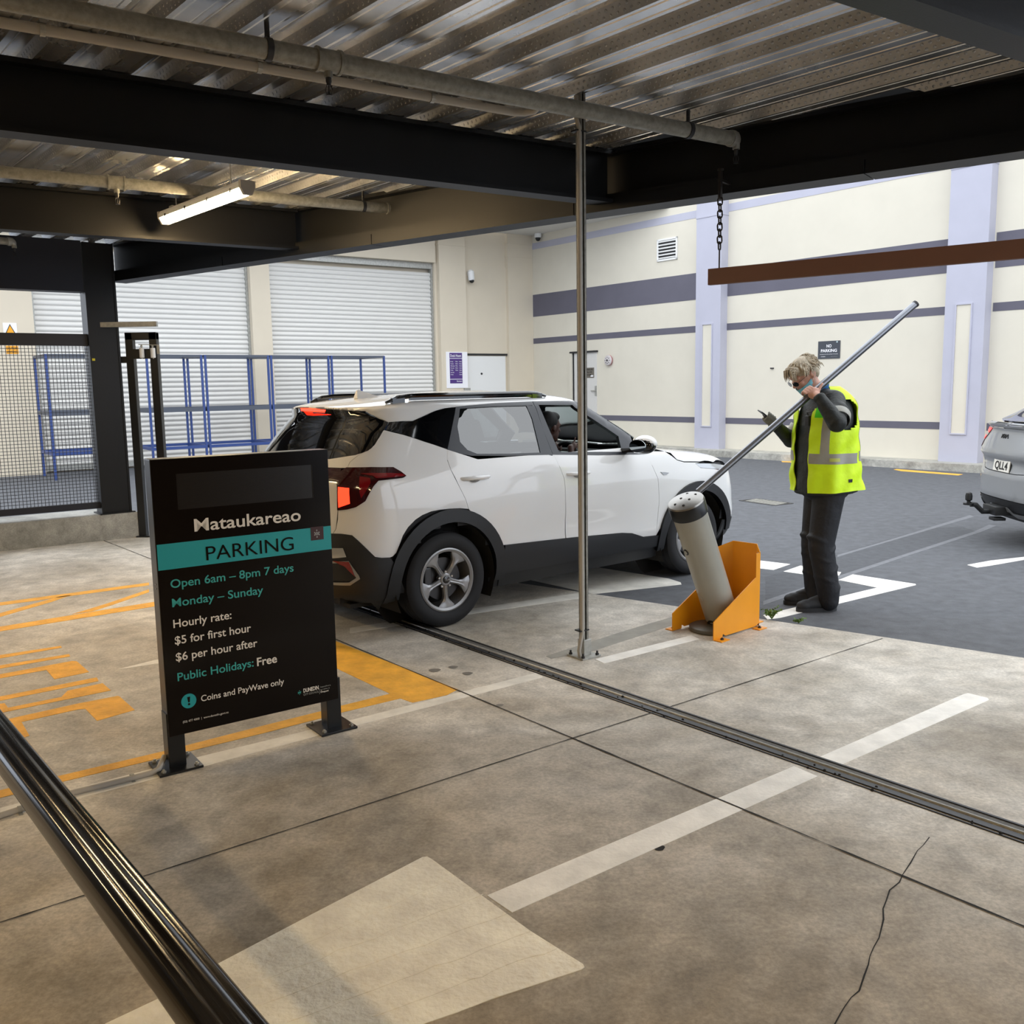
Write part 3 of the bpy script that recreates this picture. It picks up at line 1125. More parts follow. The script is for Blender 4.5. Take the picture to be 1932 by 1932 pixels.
# ------------------------------------------------------------------ rail set in the floor for a sliding gate
TD = U(-39.2)
TN = V3(math.cos(math.radians(-39.2)), -math.sin(math.radians(-39.2)), 0)
tq = {k: AT(1700, y) @ TN for k, y in dict(u=1481.5, g=1489, r=1494, l=1504, e=1511).items()}
t0 = AT(2100, 1640) @ TD
t1 = AT(560, 1100) @ TD
M['rail_bed'] = mat('dirty_steel_bed', '#5d5b57', .7, .2, noise=(40, .3))
gt = thing('gate_track', 'steel sliding gate rail set across the concrete floor', 'rail', TN * tq['r'] + TD * t0)
for nm, q0, q1, z, mm in (('edge_angle', tq['u'], tq['u'] - .012, .006, 'dark_metal'), ('bed', tq['u'] - .012, tq['r'] + .010, .002, 'rail_bed'), ('bed', tq['r'] - .012, tq['l'], .002, 'dark_metal'), ('edge_angle', tq['l'], tq['l'] - .010, .006, 'dark_metal'), ('edge_angle', tq['e'], tq['e'] + .008, .004, 'black_steel')):
    b = MB()
    q = (q0 + q1) / 2
    b.bar(TN * q + TD * t0 + V3(0, 0, z / 2), TN * q + TD * t1 + V3(0, 0, z / 2), abs(q1 - q0), z)
    b.build(nm, M[mm], gt)
b = MB()
b.tube([TN * tq['r'] + TD * t0 + V3(0, 0, .003), TN * tq['r'] + TD * t1 + V3(0, 0, .003)], .006, 10)
b.build('running_rail', M['galv'], gt, smooth=True)
b = MB()
for k in range(70):
    q = TD * (t0 + (t1 - t0) * rng.random()) + TN * (tq['l'] + rng.normal(0, .02))
    b.ball(q + V3(0, 0, .004), (.004 + .004 * rng.random(),) * 3, 6, 4)
tag(b.build('grit', M['joint'], gt), kind='stuff')
# ================================================================== things in the yard
def wpt(o, d, nn, s, z, t=0.0):
    return o + d * s + nn * t + V3(0, 0, z)


# roller doors
def roller_door(s0, s1, z1, label):
    w = s1 - s0
    root = thing('roller_door', label, 'roller door', wpt(COR, DB, NB, (s0 + s1) / 2, 0, -.2))
    b = MB()
    pts = []
    z = 0.12
    nsl = int((z1 - 0.12) / 0.108)
    for k in range(nsl):
        for f, t in ((0, 0), (.12, .004), (.22, .022), (.5, .034), (.78, .022), (.88, .004)):
            pts.append((z + f * .108, -.235 + t))
        z += .108
    pts.append((z, -.235))
    V = []
    for zz, t in pts:
        V += [wpt(COR, DB, NB, s0 + .03, zz, t), wpt(COR, DB, NB, s1 - .03, zz, t)]
    b.add(V, [(2 * i, 2 * i + 1, 2 * i + 3, 2 * i + 2) for i in range(len(pts) - 1)])
    b.build('slat_curtain', M['shutter'], root, smooth=True, angle=60)
    for q0, q1 in ((s0, s0 + .05), (s1 - .05, s1)):
        b = MB()
        wbox(b, COR, DB, NB, q0, q1, 0.02, z1, -.30, -.16)
        b.build('guide_rail', M['galv'], root)
    b = MB()
    wbox(b, COR, DB, NB, s0 + .04, s1 - .04, .03, .13, -.25, -.19)
    b.build('bottom_bar', M['galv'], root)
    b = MB()
    wbox(b, COR, DB, NB, s0, s1, z1, z1 + .25, -.34, -.16)
    b.build('head_box', M['galv'], root)
    return root


roller_door(-7.75, -3.17, 4.75, 'white roller shutter door directly behind the white car')
roller_door(-12.83, -8.22, 4.75, 'white roller shutter door behind the column and the mesh fence')

# hatch door next to the dock hours sign
root = thing('hatch_door', 'plain white flush door between the two cream pilasters', 'door', wpt(COR, DB, NB, -1.56, 0, -.05))
b = MB()
wbox(b, COR, DB, NB, -2.24, -.93, .1, 2.48, -.08, -.04)
b.build('door_leaf', M['white_plastic'], root)
b = MB()
q = wpt(COR, DB, NB, -1.75, 2.0, -.04)
b.lathe([(.03, 0), (.03, .012)], q, NB, 14)
b.build('lock', M['dark_metal'], root)

# dock hours sign on the pilaster
M['purple'] = mat('purple_sign_print', '#4b2f78', 0.5)
M['sign_white'] = mat('white_sign_print', '#efeef2', 0.5)
sg0, sg1, sz0, sz1 = -2.96, -2.28, 1.62, 2.585
root = thing('dock_hours_sign', 'white board with a purple panel headed Dock Hours on a pilaster', 'sign', wpt(COR, DB, NB, (sg0 + sg1) / 2, sz0, .06))
b = MB()
wbox(b, COR, DB, NB, sg0, sg1, sz0, sz1, .06, .072)
b.build('board', M['sign_white'], root)
px0, px1, pz0, pz1 = sg0 + .105, sg0 + .105 + .40, 1.745, 2.56
b = MB()
wbox(b, COR, DB, NB, px0, px1, pz0, pz1, .072, .074)
b.build('purple_panel', M['purple'], root)
b = MB()
wbox(b, COR, DB, NB, px0, px1, 2.405, 2.418, .074, .0755)
wbox(b, COR, DB, NB, px0, px1, 1.85, 1.863, .074, .0755)
b.build('divider_line', M['sign_white'], root)
text_mesh('heading_text', 'Dock Hours', wpt(COR, DB, NB, px0 + .025, 2.452, .074), DB, UP, .345, .072, M['sign_white'], root, bold=.015)
rows = [('Monday', '7.30am', '4.30pm'), ('Tuesday', '7.30am', '4.30pm'), ('Wednesday', '7.30am', '4.30pm'), ('Thursday', '7.30am', '4.30pm'), ('Friday', '7.30am', '4.30pm'), ('Saturday', '', 'Closed'), ('Sunday', '', 'Closed')]
for i, (a_, c_, d_) in enumerate(rows):
    zz = 2.315 - i * .0575
    text_mesh('day_text', a_, wpt(COR, DB, NB, px0 + .025, zz, .074), DB, UP, .018 * len(a_) * .8, .026, M['sign_white'], root, bold=.01)
    if c_:
        text_mesh('time_text', c_, wpt(COR, DB, NB, px0 + .175, zz, .074), DB, UP, .085, .026, M['sign_white'], root, bold=.01)
    text_mesh('time_text', d_, wpt(COR, DB, NB, px0 + .385, zz, .074), DB, UP, .085, .026, M['sign_white'], root, bold=.01, align='R')
text_mesh('footer_text', 'Farmers', wpt(COR, DB, NB, px0 + .385, 1.785, .074), DB, UP, .17, .04, M['sign_white'], root, bold=.02, align='R')

b = MB()
wbox(b, COR, DB, NB, -2.42, -2.24, 1.38, 1.615, .061, .13)
root = thing('switch_box', 'small grey electrical box under the dock hours sign', 'electrical box', wpt(COR, DB, NB, -2.33, 1.42, .06))
b.build('box', M['galv'], root)
b = MB()
b.lathe([(.025, 0), (.025, .02)], wpt(COR, DB, NB, -2.33, 1.52, .13), NB, 12)
b.build('key_switch', M['dark_metal'], root)

# cameras
root = thing('security_camera', 'white bullet shaped security camera on the cream wall beside the roller door', 'camera', wpt(COR, DB, NB, -2.1, 4.6, 0))
q = wpt(COR, DB, NB, -2.1, 4.6, -.04)
b = MB()
b.tube([q + NB * .09 + V3(0, 0, .16), q + NB * .10 + V3(0, 0, .12), q + NB * .12 + V3(0, 0, -.08), q + NB * .125 + V3(0, 0, -.12)], [.06, .09, .09, .075], 16)
b.bar(q + V3(0, 0, .08), q + NB * .12 + V3(0, 0, .08), .1, .12)
b.build('housing', M['white_plastic'], root, smooth=True)
b = MB()
b.ball(q + NB * .14 + V3(0, 0, -.12), .065, 14, 10)
b.build('lens', M['black_plastic'], root, smooth=True)
root = thing('dome_camera', 'small white dome camera under the soffit in the wall corner', 'camera', COR + V3(0, 0, 5.82))
q = COR - DB * .1 + NB * .35 - DW * 0.1 + V3(0, 0, 5.82)
b = MB()
b.lathe([(.1, 0), (.1, -.08), (.085, -.11)], q, UP, 20)
b.build('base', M['white_plastic'], root, smooth=True)
b = MB()
b.ball(q + V3(0, 0, -.115), (.075, .075, .09), 16, 10)
b.build('dome', M['black_plastic'], root, smooth=True)

# vent grille
root = thing('vent_grille', 'grey louvred vent grille high on the striped wall', 'vent', wpt(W1, DW, NW, 5.63, 4.62, 0))
b = MB()
s0, s1, z0, z1 = 5.33, 5.97, 4.58, 5.1
wbox(b, W1, DW, NW, s0, s1, z0, z0 + .04, 0, .03)
wbox(b, W1, DW, NW, s0, s1, z1 - .04, z1, 0, .03)
wbox(b, W1, DW, NW, s0, s0 + .04, z0, z1, 0, .03)
wbox(b, W1, DW, NW, s1 - .04, s1, z0, z1, 0, .03)
b.build('frame', M['white_plastic'], root)
b = MB()
wbox(b, W1, DW, NW, s0 + .02, s1 - .02, z0 + .02, z1 - .02, 0, .004)
b.build('backing', M['black_plastic'], root)
for k in range(6):
    b = MB()
    zz = z0 + .062 + k * .077
    c = wpt(W1, DW, NW, (s0 + s1) / 2, zz, .016)
    ax = unit(NW - UP * .7)
    b.box(c, (s1 - s0 - .07, .035, .006), (DW, ax, np.cross(DW, ax)))
    b.box(c + V3(0, 0, .014), (s1 - s0 - .07, .022, .018), (DW, NW, UP))
    b.build('louvre', M['white_plastic'], root)

# alarm bell
root = thing('alarm_bell', 'round white alarm gong with a red rim on the striped wall', 'alarm bell', wpt(W1, DW, NW, 7.63, 2.27, 0))
q = wpt(W1, DW, NW, 7.63, 2.27, 0)
b = MB()
b.lathe([(.09, 0), (.10, .02), (.135, .03), (.135, .05)], q, NW, 24)
b.build('rim', mat('red_rim', '#a5404a', .5), root, smooth=True)
b = MB()
b.lathe([(.135, .05), (.125, .075), (.06, .09), (.0, .092)], q, NW, 24, caps=False)
b.build('gong', mat('gong_face', '#c8c2c2', .4), root, smooth=True)
b = MB()
for k in range(8):
    a_ = k * math.pi / 4
    b.box(q + NW * .086 + (DW * math.cos(a_) + UP * math.sin(a_)) * .075, (.03, .012, .012), (unit(DW * math.cos(a_) + UP * math.sin(a_)), NW, unit(-DW * math.sin(a_) + UP * math.cos(a_))))
b.lathe([(.025, .088), (.025, .1)], q, NW, 12)
b.build('marking', M['dark_metal'], root)

# personnel door in the striped wall
root = thing('personnel_door', 'pale grey personnel door with lever handle in the striped wall', 'door', wpt(W1, DW, NW, 8.6, .45, 0))
b = MB()
wbox(b, W1, DW, NW, 8.10, 8.98, .13, 2.5, 0, .012)
b.build('door_leaf', mat('pale_grey_door', '#cfcdc9', .6), root)
b = MB()
wbox(b, W1, DW, NW, 8.06, 9.12, 2.5, 2.545, 0, .06)
wbox(b, W1, DW, NW, 8.98, 9.04, .13, 2.5, 0, .015)
b.build('frame', M['dark_metal'], root)
b = MB()
wbox(b, W1, DW, NW, 9.04, 9.14, .13, 2.5, 0, .05)
b.build('frame', M['cream'], root)
b = MB()
wbox(b, W1, DW, NW, 8.10, 8.17, 1.36, 1.62, .012, .025)
wbox(b, W1, DW, NW, 8.12, 8.3, 1.475, 1.50, .03, .05)
b.build('handle', M['galv'], root)
b = MB()
wbox(b, W1, DW, NW, 8.20, 8.62, 1.83, 2.1, .012, .018)
b.build('sign_plate', mat('brown_door_sign', '#6b655c', .5), root)
for i, (t_, w_) in enumerate((('SPRINKLER', .34), ('VALVE', .26), ('ROOM', .2))):
    text_mesh('sign_text', t_, wpt(W1, DW, NW, 8.41, 2.03 - .07 * i, .018), -DW, UP, w_, .045, M['joint'], root, bold=.02, align='C')
b = MB()
wbox(b, W1, DW, NW, 8.23, 8.33, 1.86, 1.9, .018, .02)
b.build('sign_label', M['sign_white'], root)

# NO PARKING sign
s0, s1, z0, z1 = .95, 1.46, 2.105, 2.465
M['sign_grey'] = mat('charcoal_sign', '#3c4048', .5)
root = thing('no_parking_sign', 'dark grey NO PARKING sign on the striped wall above the man', 'sign', wpt(W1, DW, NW, 1.2, z0, 0))
b = MB()
wbox(b, W1, DW, NW, s0, s1, z0, z1, 0.006, .014)
b.build('board', M['sign_grey'], root)
for t_, zz, w_, h_ in (('NO', z1 - .13, .115, .062), ('PARKING', z1 - .225, .37, .062), ('Unauthorised vehicles will be towed away at owners expense', z1 - .275, .42, .018), ('FARMERS', z0 + .035, .1, .016)):
    text_mesh('sign_text', t_, wpt(W1, DW, NW, (s0 + s1) / 2 + (.0 if zz > z0 + .06 else .13), zz, .014), -DW, UP, w_, h_, M['sign_white'], root, bold=.02 if h_ > .05 else .0, align='C')
text_mesh('sign_text', 'Tenant parking only', wpt(W1, DW, NW, s0 + .13, z0 + .035, .014), -DW, UP, .15, .012, M['galv'], root, align='C')
b = MB()
b.lathe([(.02, 0), (.02, .004)], wpt(W1, DW, NW, s0 + .07, z1 - .025, .014), NW, 14)
b.build('emblem', mat('pale_emblem', '#9fb0b4', .5), root)
b = MB()
wbox(b, W1, DW, NW, 2.55, 2.63, 1.93, 1.955, 0, .03)
tag(b.build('wall_bracket', M['dark_metal'], origin=wpt(W1, DW, NW, 2.59, 1.94, 0)), 'tiny dark bracket on the wall left of the man', 'bracket')

# storage frames against the dock wall: uprights and rails in blue
def rack(s0, s1, t, label, rows_, shelf=True):
    root = thing('rack_frame', label, 'rack', wpt(COR, DB, NB, (s0 + s1) / 2, 0, t), 'empty blue rack frames along the dock wall')
    for s_ in (s0, s1):
        for tt in (t, t + 1.2):
            b = MB()
            b.bar(wpt(COR, DB, NB, s_, 0.0, tt), wpt(COR, DB, NB, s_, 2.4, tt), .042, .042, up=NB)
            b.build('upright', M['blue_rack'], root)
    for z_, mm, h_ in rows_:
        for tt in (t, t + 1.2):
            b = MB()
            b.bar(wpt(COR, DB, NB, s0, z_, tt), wpt(COR, DB, NB, s1, z_, tt), .04, h_)
            b.build('rail', M[mm], root)
        for s_ in (s0, s1):
            b = MB()
            b.bar(wpt(COR, DB, NB, s_, z_, t), wpt(COR, DB, NB, s_, z_, t + 1.2), .04, h_)
            b.build('side_rail', M[mm], root)
    return root


def rack_s(px):
    p_ = VP(px, 672, COR + NB * 1.75, 54)
    return (p_ - COR) @ DB


rr = [(2.385, 'rack_top', .045), (1.28, 'rack_top', .085), (.50, 'blue_rack', .06)]
rack(rack_s(86), rack_s(225), .55, 'blue rack frame seen through the mesh fence, leftmost of the row', rr)
rack(rack_s(276), rack_s(379), .55, 'blue rack frame beside the tall black guide frame, second in the row', rr)
rack(rack_s(386.5), rack_s(505), .55, 'blue rack frame in front of the grey post between the roller doors', rr)
rack(rack_s(511), rack_s(619), .55, 'blue rack frame above the tail of the white car, fourth in the row', rr)
rack(rack_s(625), rack_s(724), .55, 'blue rack frame above the roof of the white car, rightmost of the row', rr)

# fence with mesh infill on the plinth
fp = COLC - PLD * .12 + PLN_N * .05
fence = thing('mesh_fence', 'black framed mesh fence panel on the plinth left of the column', 'fence', fp)
zt0 = VP(75, 629, fp, PL_AZ)[2]
zt1 = VP(75, 652, fp, PL_AZ)[2]
zb0 = VP(75, 956, fp, PL_AZ)[2]
zb1 = VP(75, 968, fp, PL_AZ)[2]
zb1 = max(zb1, .32)
FL_ = 2.6
b = MB()
b.bar(fp + V3(0, 0, (zt0 + zt1) / 2), fp - PLD * FL_ + V3(0, 0, (zt0 + zt1) / 2), .06, abs(zt0 - zt1))
b.build('top_rail', M['navy_steel'], fence)
b = MB()
b.bar(fp + V3(0, 0, (zb0 + zb1) / 2), fp - PLD * FL_ + V3(0, 0, (zb0 + zb1) / 2), .05, abs(zb0 - zb1))
b.build('bottom_rail', M['navy_steel'], fence)
b = MB()
k = 0
while k * .0365 < FL_:
    q = fp - PLD * (k * .0365)
    b.bar(q + V3(0, 0, zb0 - .02), q + V3(0, 0, zt1 + .02), .0052, .0052, up=PLN_N)
    k += 1
z = zb0
while z < zt1:
    b.bar(fp + V3(0, 0, z), fp - PLD * FL_ + V3(0, 0, z), .0052, .0052)
    z += .0365
b.build('wire_mesh', M['navy_steel'], fence)
for s_ in (0.02, FL_):
    b = MB()
    b.bar(fp - PLD * s_ + V3(0, 0, .294), fp - PLD * s_ + V3(0, 0, zt0), .05, .05, up=PLN_N)
    b.build('fence_post', M['navy_steel'], fence)

# warning sign on the wall beyond the fence
root = thing('warning_sign', 'white warning sign with a yellow triangle on the wall beyond the fence', 'sign', wpt(COR, DB, NB, -13.5, 2.6, 0))
q0, q1 = VP(5, 609, COR, 54), VP(34, 645, COR, 54)
ss0, ss1 = (q0 - COR) @ DB, (q1 - COR) @ DB
zt_, zl_ = q0[2], q1[2] - .04
b = MB()
wbox(b, COR, DB, NB, ss0, ss1, zl_, zt_, 0, .01)
b.build('board', M['sign_white'], root)
sm = (ss0 + ss1) / 2
M['warn_yellow'] = mat('warning_yellow', '#eea51c', .5)
for (w_, z0_, z1_, mm, t_) in ((.135, zt_ - .30, zt_ - .02, M['black_plastic'], .0105), (.11, zt_ - .285, zt_ - .05, M['warn_yellow'], .0125)):
    b = MB()
    ngon(b, [wpt(COR, DB, NB, sm - w_, z0_, t_), wpt(COR, DB, NB, sm + w_, z0_, t_), wpt(COR, DB, NB, sm, z1_, t_)], NB, .0015)
    b.build('triangle', mm, root)
b = MB()
b.bar(wpt(COR, DB, NB, sm - .05, zt_ - .24, .0145), wpt(COR, DB, NB, sm + .05, zt_ - .21, .0145), .03, .03)
b.build('symbol', M['black_plastic'], root)
b = MB()
wbox(b, COR, DB, NB, ss0 + .02, ss1 - .01, zl_ - .20, zl_ - .04, 0, .01)
b.build('caption_plate', M['warn_yellow'], root)
text_mesh('caption_text', 'CAUTION', wpt(COR, DB, NB, sm, zl_ - .11, .0105), DB, UP, .2, .045, M['black_plastic'], root, bold=.02, align='C')
text_mesh('caption_text', 'LOADING DOCK', wpt(COR, DB, NB, sm, zl_ - .175, .0105), DB, UP, .2, .035, M['black_plastic'], root, bold=.02, align='C')

# guide frame for the sliding gate, at the end of the plinth
gb = AT(272, 1012)
GY = gb[1]
root = thing('gate_guide_frame', 'tall narrow black steel guide frame with two white rollers beside the column', 'gate guide', gb)
P = lambda x, y, dy=0.0: DEP(x, y, GY + dy)
t_l, t_r = P(246.5, 628), P(291.5, 628)
wx = t_r[0] - t_l[0]
zt_ = t_l[2]
xl, xr = gb[0] + 0.0, gb[0] + wx
b = MB()
for x_ in (xl, xr):
    b.box((x_, GY, zt_ / 2), (.085, .085, zt_), bev=.006)
b.box(((xl + xr) / 2, GY, zt_ - .04), (wx + .085, .085, .085), bev=.006)
b.build('frame', M['black_satin'], root)
zb_ = P(268, 668)[2]
b = MB()
b.box(((xl + xr) / 2, GY - .05, zb_), (wx - .0, .012, .11))
b.box((xl - .14, GY, zb_ - .06), (.24, .04, .07))
b.build('bracket_plate', M['black_satin'], root)
for px in (267.5, 288.5):
    q = P(px, 665, -.085)
    b = MB()
    b.lathe([(.022, -.06), (.026, -.055), (.026, .045), (.022, .05)], q, UP, 16)
    rl = b.build('roller', M['white_plastic'], root, smooth=True)
    b = MB()
    b.tube([q + V3(0, 0, -.07), q + V3(0, 0, .085)], .007, 8)
    b.lathe([(.012, .06), (.012, .078)], q, UP, 6)
    b.build('axle_bolt', M['galv'], rl)
b = MB()
q0, q1 = P(262, 650, -.085), P(298, 651, -.085)
b.bar(q0, q1, .03, .008)
b.bar(q1, q1 - V3(0, 0, .10), .008, .03)
b.build('roller_bracket', M['galv'], root)
b = MB()
b.box((xl + .02, GY, .01), (.16, .16, .012))
b.build('foot_plate', M['black_satin'], root)

# galvanised conduit down the column and across to the guide frame
CYD = GY - .12
P = lambda x, y: DEP(x, y, CYD)
pts = [P(172, 462), P(177, 520), P(184.5, 608), P(190, 613), P(297, 620), P(299, 634)]
x0 = pts[2][0]
pts[0] = V3(x0, CYD, pts[0][2])
pts[1] = V3(x0, CYD, pts[1][2])
pts[4][2] = pts[3][2]
pts[5][0] = pts[4][0]
root = thing('cable_duct', 'square galvanised cable duct running down the column to the guide frame', 'conduit', pts[0])
b = MB()
b.bar(V3(x0, CYD, 3.34), V3(x0, CYD, pts[3][2] - .03), .055, .05, up=V3(0, 1, 0))
b.build('vertical_duct', M['galv'], root)
b = MB()
b.bar(V3(x0 - .027, CYD, pts[3][2]), V3(pts[4][0], CYD, pts[3][2]), .05, .055)
b.build('horizontal_duct', M['galv'], root)

# brown height bar and chains
tb0, tb1 = AT(1335, 538, 2.3), AT(1932, 487, 2.3)
TBD = unit(tb1 - tb0)
bar_l = np.linalg.norm(tb1 - tb0) + 1.3
b = MB()
sdn = V3(-TBD[1], TBD[0], 0)
b.bar(tb0 + V3(0, 0, .052) + sdn * .02, tb0 + TBD * bar_l + V3(0, 0, .052) + sdn * .02, .04, .104, bev=.003)
tag(b.build('height_bar', M['timber_brown'], origin=tb0), 'long brown painted height restriction bar hanging at the garage opening', 'height bar')
M['chain'] = mat('dark_chain_steel', '#3a3532', .5, .7)


def chain(q, ztop, label):
    root = thing('hanging_chain', label, 'chain', V3(q[0], q[1], ztop))
    zb = q[2]
    b = MB()
    b.tube([q + V3(0, 0, -.01), q + V3(0, 0, .12)], .005, 8)
    b.build('eye_bolt', M['chain'], root)
    z = zb + .115
    k = 0
    L_, w_ = .052, .016
    while z < ztop - .16:
        cpt = V3(q[0], q[1], z + L_ / 2)
        e = TBD if k % 2 else sdn
        loop = []
        for i in range(12):
            a_ = 2 * math.pi * i / 12
            loop.append(cpt + e * w_ * math.cos(a_) + V3(0, 0, (L_ / 2 - w_) * (1 if math.sin(a_) > 0 else -1) + w_ * math.sin(a_)))
        b = MB()
        b.tube(loop, .0052, 6, closed=True)
        b.build('link', M['chain'], root, smooth=True)
        z += L_ - .012
        k += 1
    b = MB()
    b.bar(V3(q[0], q[1], ztop - .17), V3(q[0], q[1], ztop), .018, .03, up=sdn)
    b.bar(V3(q[0], q[1], ztop - .06) - sdn * .02, V3(q[0], q[1], ztop - .06) + sdn * .14, .02, .015)
    b.lathe([(.02, 0), (.02, .012)], V3(q[0], q[1], ztop), UP, 8)
    b.build('shackle', M['chain'], root)


q = tb0 + TBD * ((AT(1352, 505, 2.404) - tb0) @ TBD) + sdn * .02
zt_ = DEP(1358, 322, q[1])[2]
chain(V3(q[0], q[1], 2.404), zt_, 'dark steel chain holding the left end of the brown height bar')
q2 = tb0 + TBD * (bar_l - .15) + sdn * .02
chain(V3(q2[0], q2[1], 2.404), zt_, 'dark steel chain holding the right end of the brown height bar')

# drain grate in the asphalt
g0, g1 = AT(1413, 943, GZ), AT(1478, 952, GZ)
gd = unit(g1 - g0)
gn = V3(-gd[1], gd[0], 0)
gl = np.linalg.norm(g1 - g0)
root = thing('drain_grate', 'iron drain grate in the asphalt between the white car and the man', 'drain', g0)
b = MB()
b.bar(g0 + V3(0, 0, .0) - gn * .17, g1 - gn * .17, .04, .01)
b.bar(g0 + gn * .17, g1 + gn * .17, .04, .01)
b.bar(g0 - gn * .17, g0 + gn * .17, .04, .01)
b.bar(g1 - gn * .17, g1 + gn * .17, .04, .01)
b.build('frame', M['dark_metal'], root)
b = MB()
b.bar(g0 + V3(0, 0, -.002), g1 + V3(0, 0, -.002), .32, .006)
b.build('pit', M['joint'], root)
for k in range(9):
    b = MB()
    q = g0 + gd * gl * (k + 1) / 10
    b.bar(q - gn * .15 + gd * .04, q + gn * .15 - gd * .04, .045, .012)
    b.build('grate_bar', M['galv_dull'], root)
# ================================================================== parking sign
sp1, sp2 = AT(332, 1445), AT(626, 1372)
SAZ = math.degrees(math.atan2(sp2[0] - sp1[0], sp2[1] - sp1[1]))
SD = U(SAZ)
SN = V3(SD[1], -SD[0], 0)                       # towards the viewer
if SN @ (-sp1) < 0:
    SN = -SN
fpl = sp1 + SN * .045                             # plane of the sign face
sv = lambda x, y: VP(x, y, fpl, SAZ)
psn = thing('parking_sign', 'freestanding dark parking information sign with turquoise band on two posts', 'sign', sp1)
TL, TR, BL, BR = sv(283, 868), sv(617, 847), sv(318, 1393), sv(640, 1317)
s0 = ((TL + BL) / 2 - fpl) @ SD
s1 = ((TR + BR) / 2 - fpl) @ SD
zt_, zb_ = (TL[2] + TR[2]) / 2, (BL[2] + BR[2]) / 2
M['sign_black'] = mat('glossy_dark_sign', '#0e0806', 0.16, spec=.25, noise=(2, .05))
M['sign_edge'] = mat('dark_sign_edge', '#2a2827', 0.3, .4)
M['teal'] = mat('turquoise_print', '#1f9fa6', .4)
M['teal_txt'] = mat('turquoise_lettering', '#3aa5a0', .4)
M['off_white'] = mat('off_white_lettering', '#e6e0d6', .4)
M['maroon'] = mat('maroon_tab', '#3e1f20', .4)
TH = .09
spt = lambda s_, z_, t=0.0: V3(*(fpl + SD * s_)[:2], z_) + SN * t
b = MB()
b.box(spt((s0 + s1) / 2, (zt_ + zb_) / 2, -TH / 2), (s1 - s0, TH, zt_ - zb_), (SD, SN, UP), bev=.004)
b.build('cabinet', M['sign_edge'], psn)
b = MB()
b.box(spt((s0 + s1) / 2, (zt_ + zb_) / 2, .0015), (s1 - s0 - .006, .003, zt_ - zb_ - .006), (SD, SN, UP))
face = b.build('face_panel', M['sign_black'], psn)
for q in (spt(s0 + .012, 0, -TH / 2), spt(s0 + .012, 0, -TH / 2)):
    pass
for zz in (zb_ + .12, (zb_ + zt_) / 2 + .05, (zb_ + zt_) / 2 + .07):
    b = MB()
    b.lathe([(.004, 0), (.004, .003)], spt(s0, zz, -TH * .4), -SD, 8)
    b.build('screw', M['chrome'], psn)
for q in (sp1, sp2):
    b = MB()
    pc = q - SN * .0
    ctr = V3(q[0], q[1], 0)
    b.box(ctr + V3(0, 0, (zb_ + .1) / 2 + .005), (.075, .075, zb_ + .1), (SD, SN, UP), bev=.003)
    b.build('post', M['black_satin'], psn)
    b = MB()
    b.box(ctr + V3(0, 0, .006), (.19, .19, .011), (SD, SN, UP), bev=.002)
    bp_ = b.build('base_plate', M['black_satin'], psn)
    for i, j in ((-1, -1), (1, -1), (-1, 1), (1, 1)):
        b = MB()
        b.lathe([(.011, .011), (.011, .019), (.006, .019), (.006, .026)], ctr + SD * .072 * i + SN * .072 * j, UP, 6)
        b.build('bolt', M['galv'], bp_)


def sign_text(name, txt, lb, rb, cap, m, bold=0.0, t=.0032):
    a, c = sv(*lb), sv(*rb)
    sa, sb = (a - fpl) @ SD, (c - fpl) @ SD
    up_ = sv(lb[0], lb[1] - cap)
    h = up_[2] - a[2]
    z_ = (a[2] + c[2]) / 2
    return text_mesh(name, txt, spt(sa, z_, t), SD, UP, sb - sa, h, m, face, bold)


def zrect(name, xa, za, xb, zb2, m, t0, t1, parent=None):
    b_ = MB()
    b_.box(spt((xa + xb) / 2, (za + zb2) / 2, (t0 + t1) / 2), (abs(xb - xa), t1 - t0, abs(zb2 - za)), (SD, SN, UP))
    return b_.build(name, m, parent or face)


zb1_, zb2_ = (sv(291, 1029)[2] + sv(627, 991)[2]) / 2, (sv(295.7, 1077.9)[2] + sv(629, 1034.5)[2]) / 2
zrect('turquoise_band', s0 + .004, zb1_, s1 - .004, zb2_, M['teal'], .003, .0042)
sign_text('heading_text', 'Mataukareao', (366.4, 1003), (566.8, 981), 24.5, M['off_white'], .014)
sign_text('band_text', 'PARKING', (389, 1057), (553.5, 1037), 28, M['sign_black'], -.004, .0045)
sign_text('hours_text', 'Open 6am \u2013 8pm 7 days', (321.5, 1110), (553.2, 1077), 16.5, M['teal_txt'], .012)
sign_text('hours_text', 'Monday \u2013 Sunday', (324.4, 1144), (496.2, 1120.5), 16.5, M['teal_txt'], .012)
sign_text('rate_text', 'Hourly rate:', (326.7, 1184), (436.4, 1167), 16, M['off_white'], .012)
sign_text('rate_text', '$5 for first hour', (329.5, 1214), (473.3, 1192.5), 16, M['off_white'], .012)
sign_text('rate_text', '$6 per hour after', (331.5, 1245.5), (485.2, 1220.5), 16, M['off_white'], .012)
sign_text('holiday_text', 'Public Holidays:', (334.6, 1284), (478, 1257.2), 16, M['teal_txt'], .012)
sign_text('holiday_text', 'Free', (484.5, 1256.5), (522, 1248.5), 16, M['off_white'], .02)
sign_text('payment_text', 'Coins and PayWave only', (379, 1322.5), (535.4, 1290.5), 12, M['off_white'], .01)
sign_text('contact_text', '(03) 477 4000  |  www.dunedin.govt.nz', (344.5, 1363), (430.6, 1345.5), 4.2, M['off_white'], .0)
sign_text('council_text', 'DUNEDIN', (571.8, 1306.5), (600.6, 1299.5), 7.5, M['off_white'], .03)
sign_text('council_text', 'CITY COUNCIL', (572, 1312.5), (600.8, 1305.5), 4, M['galv'], .0)
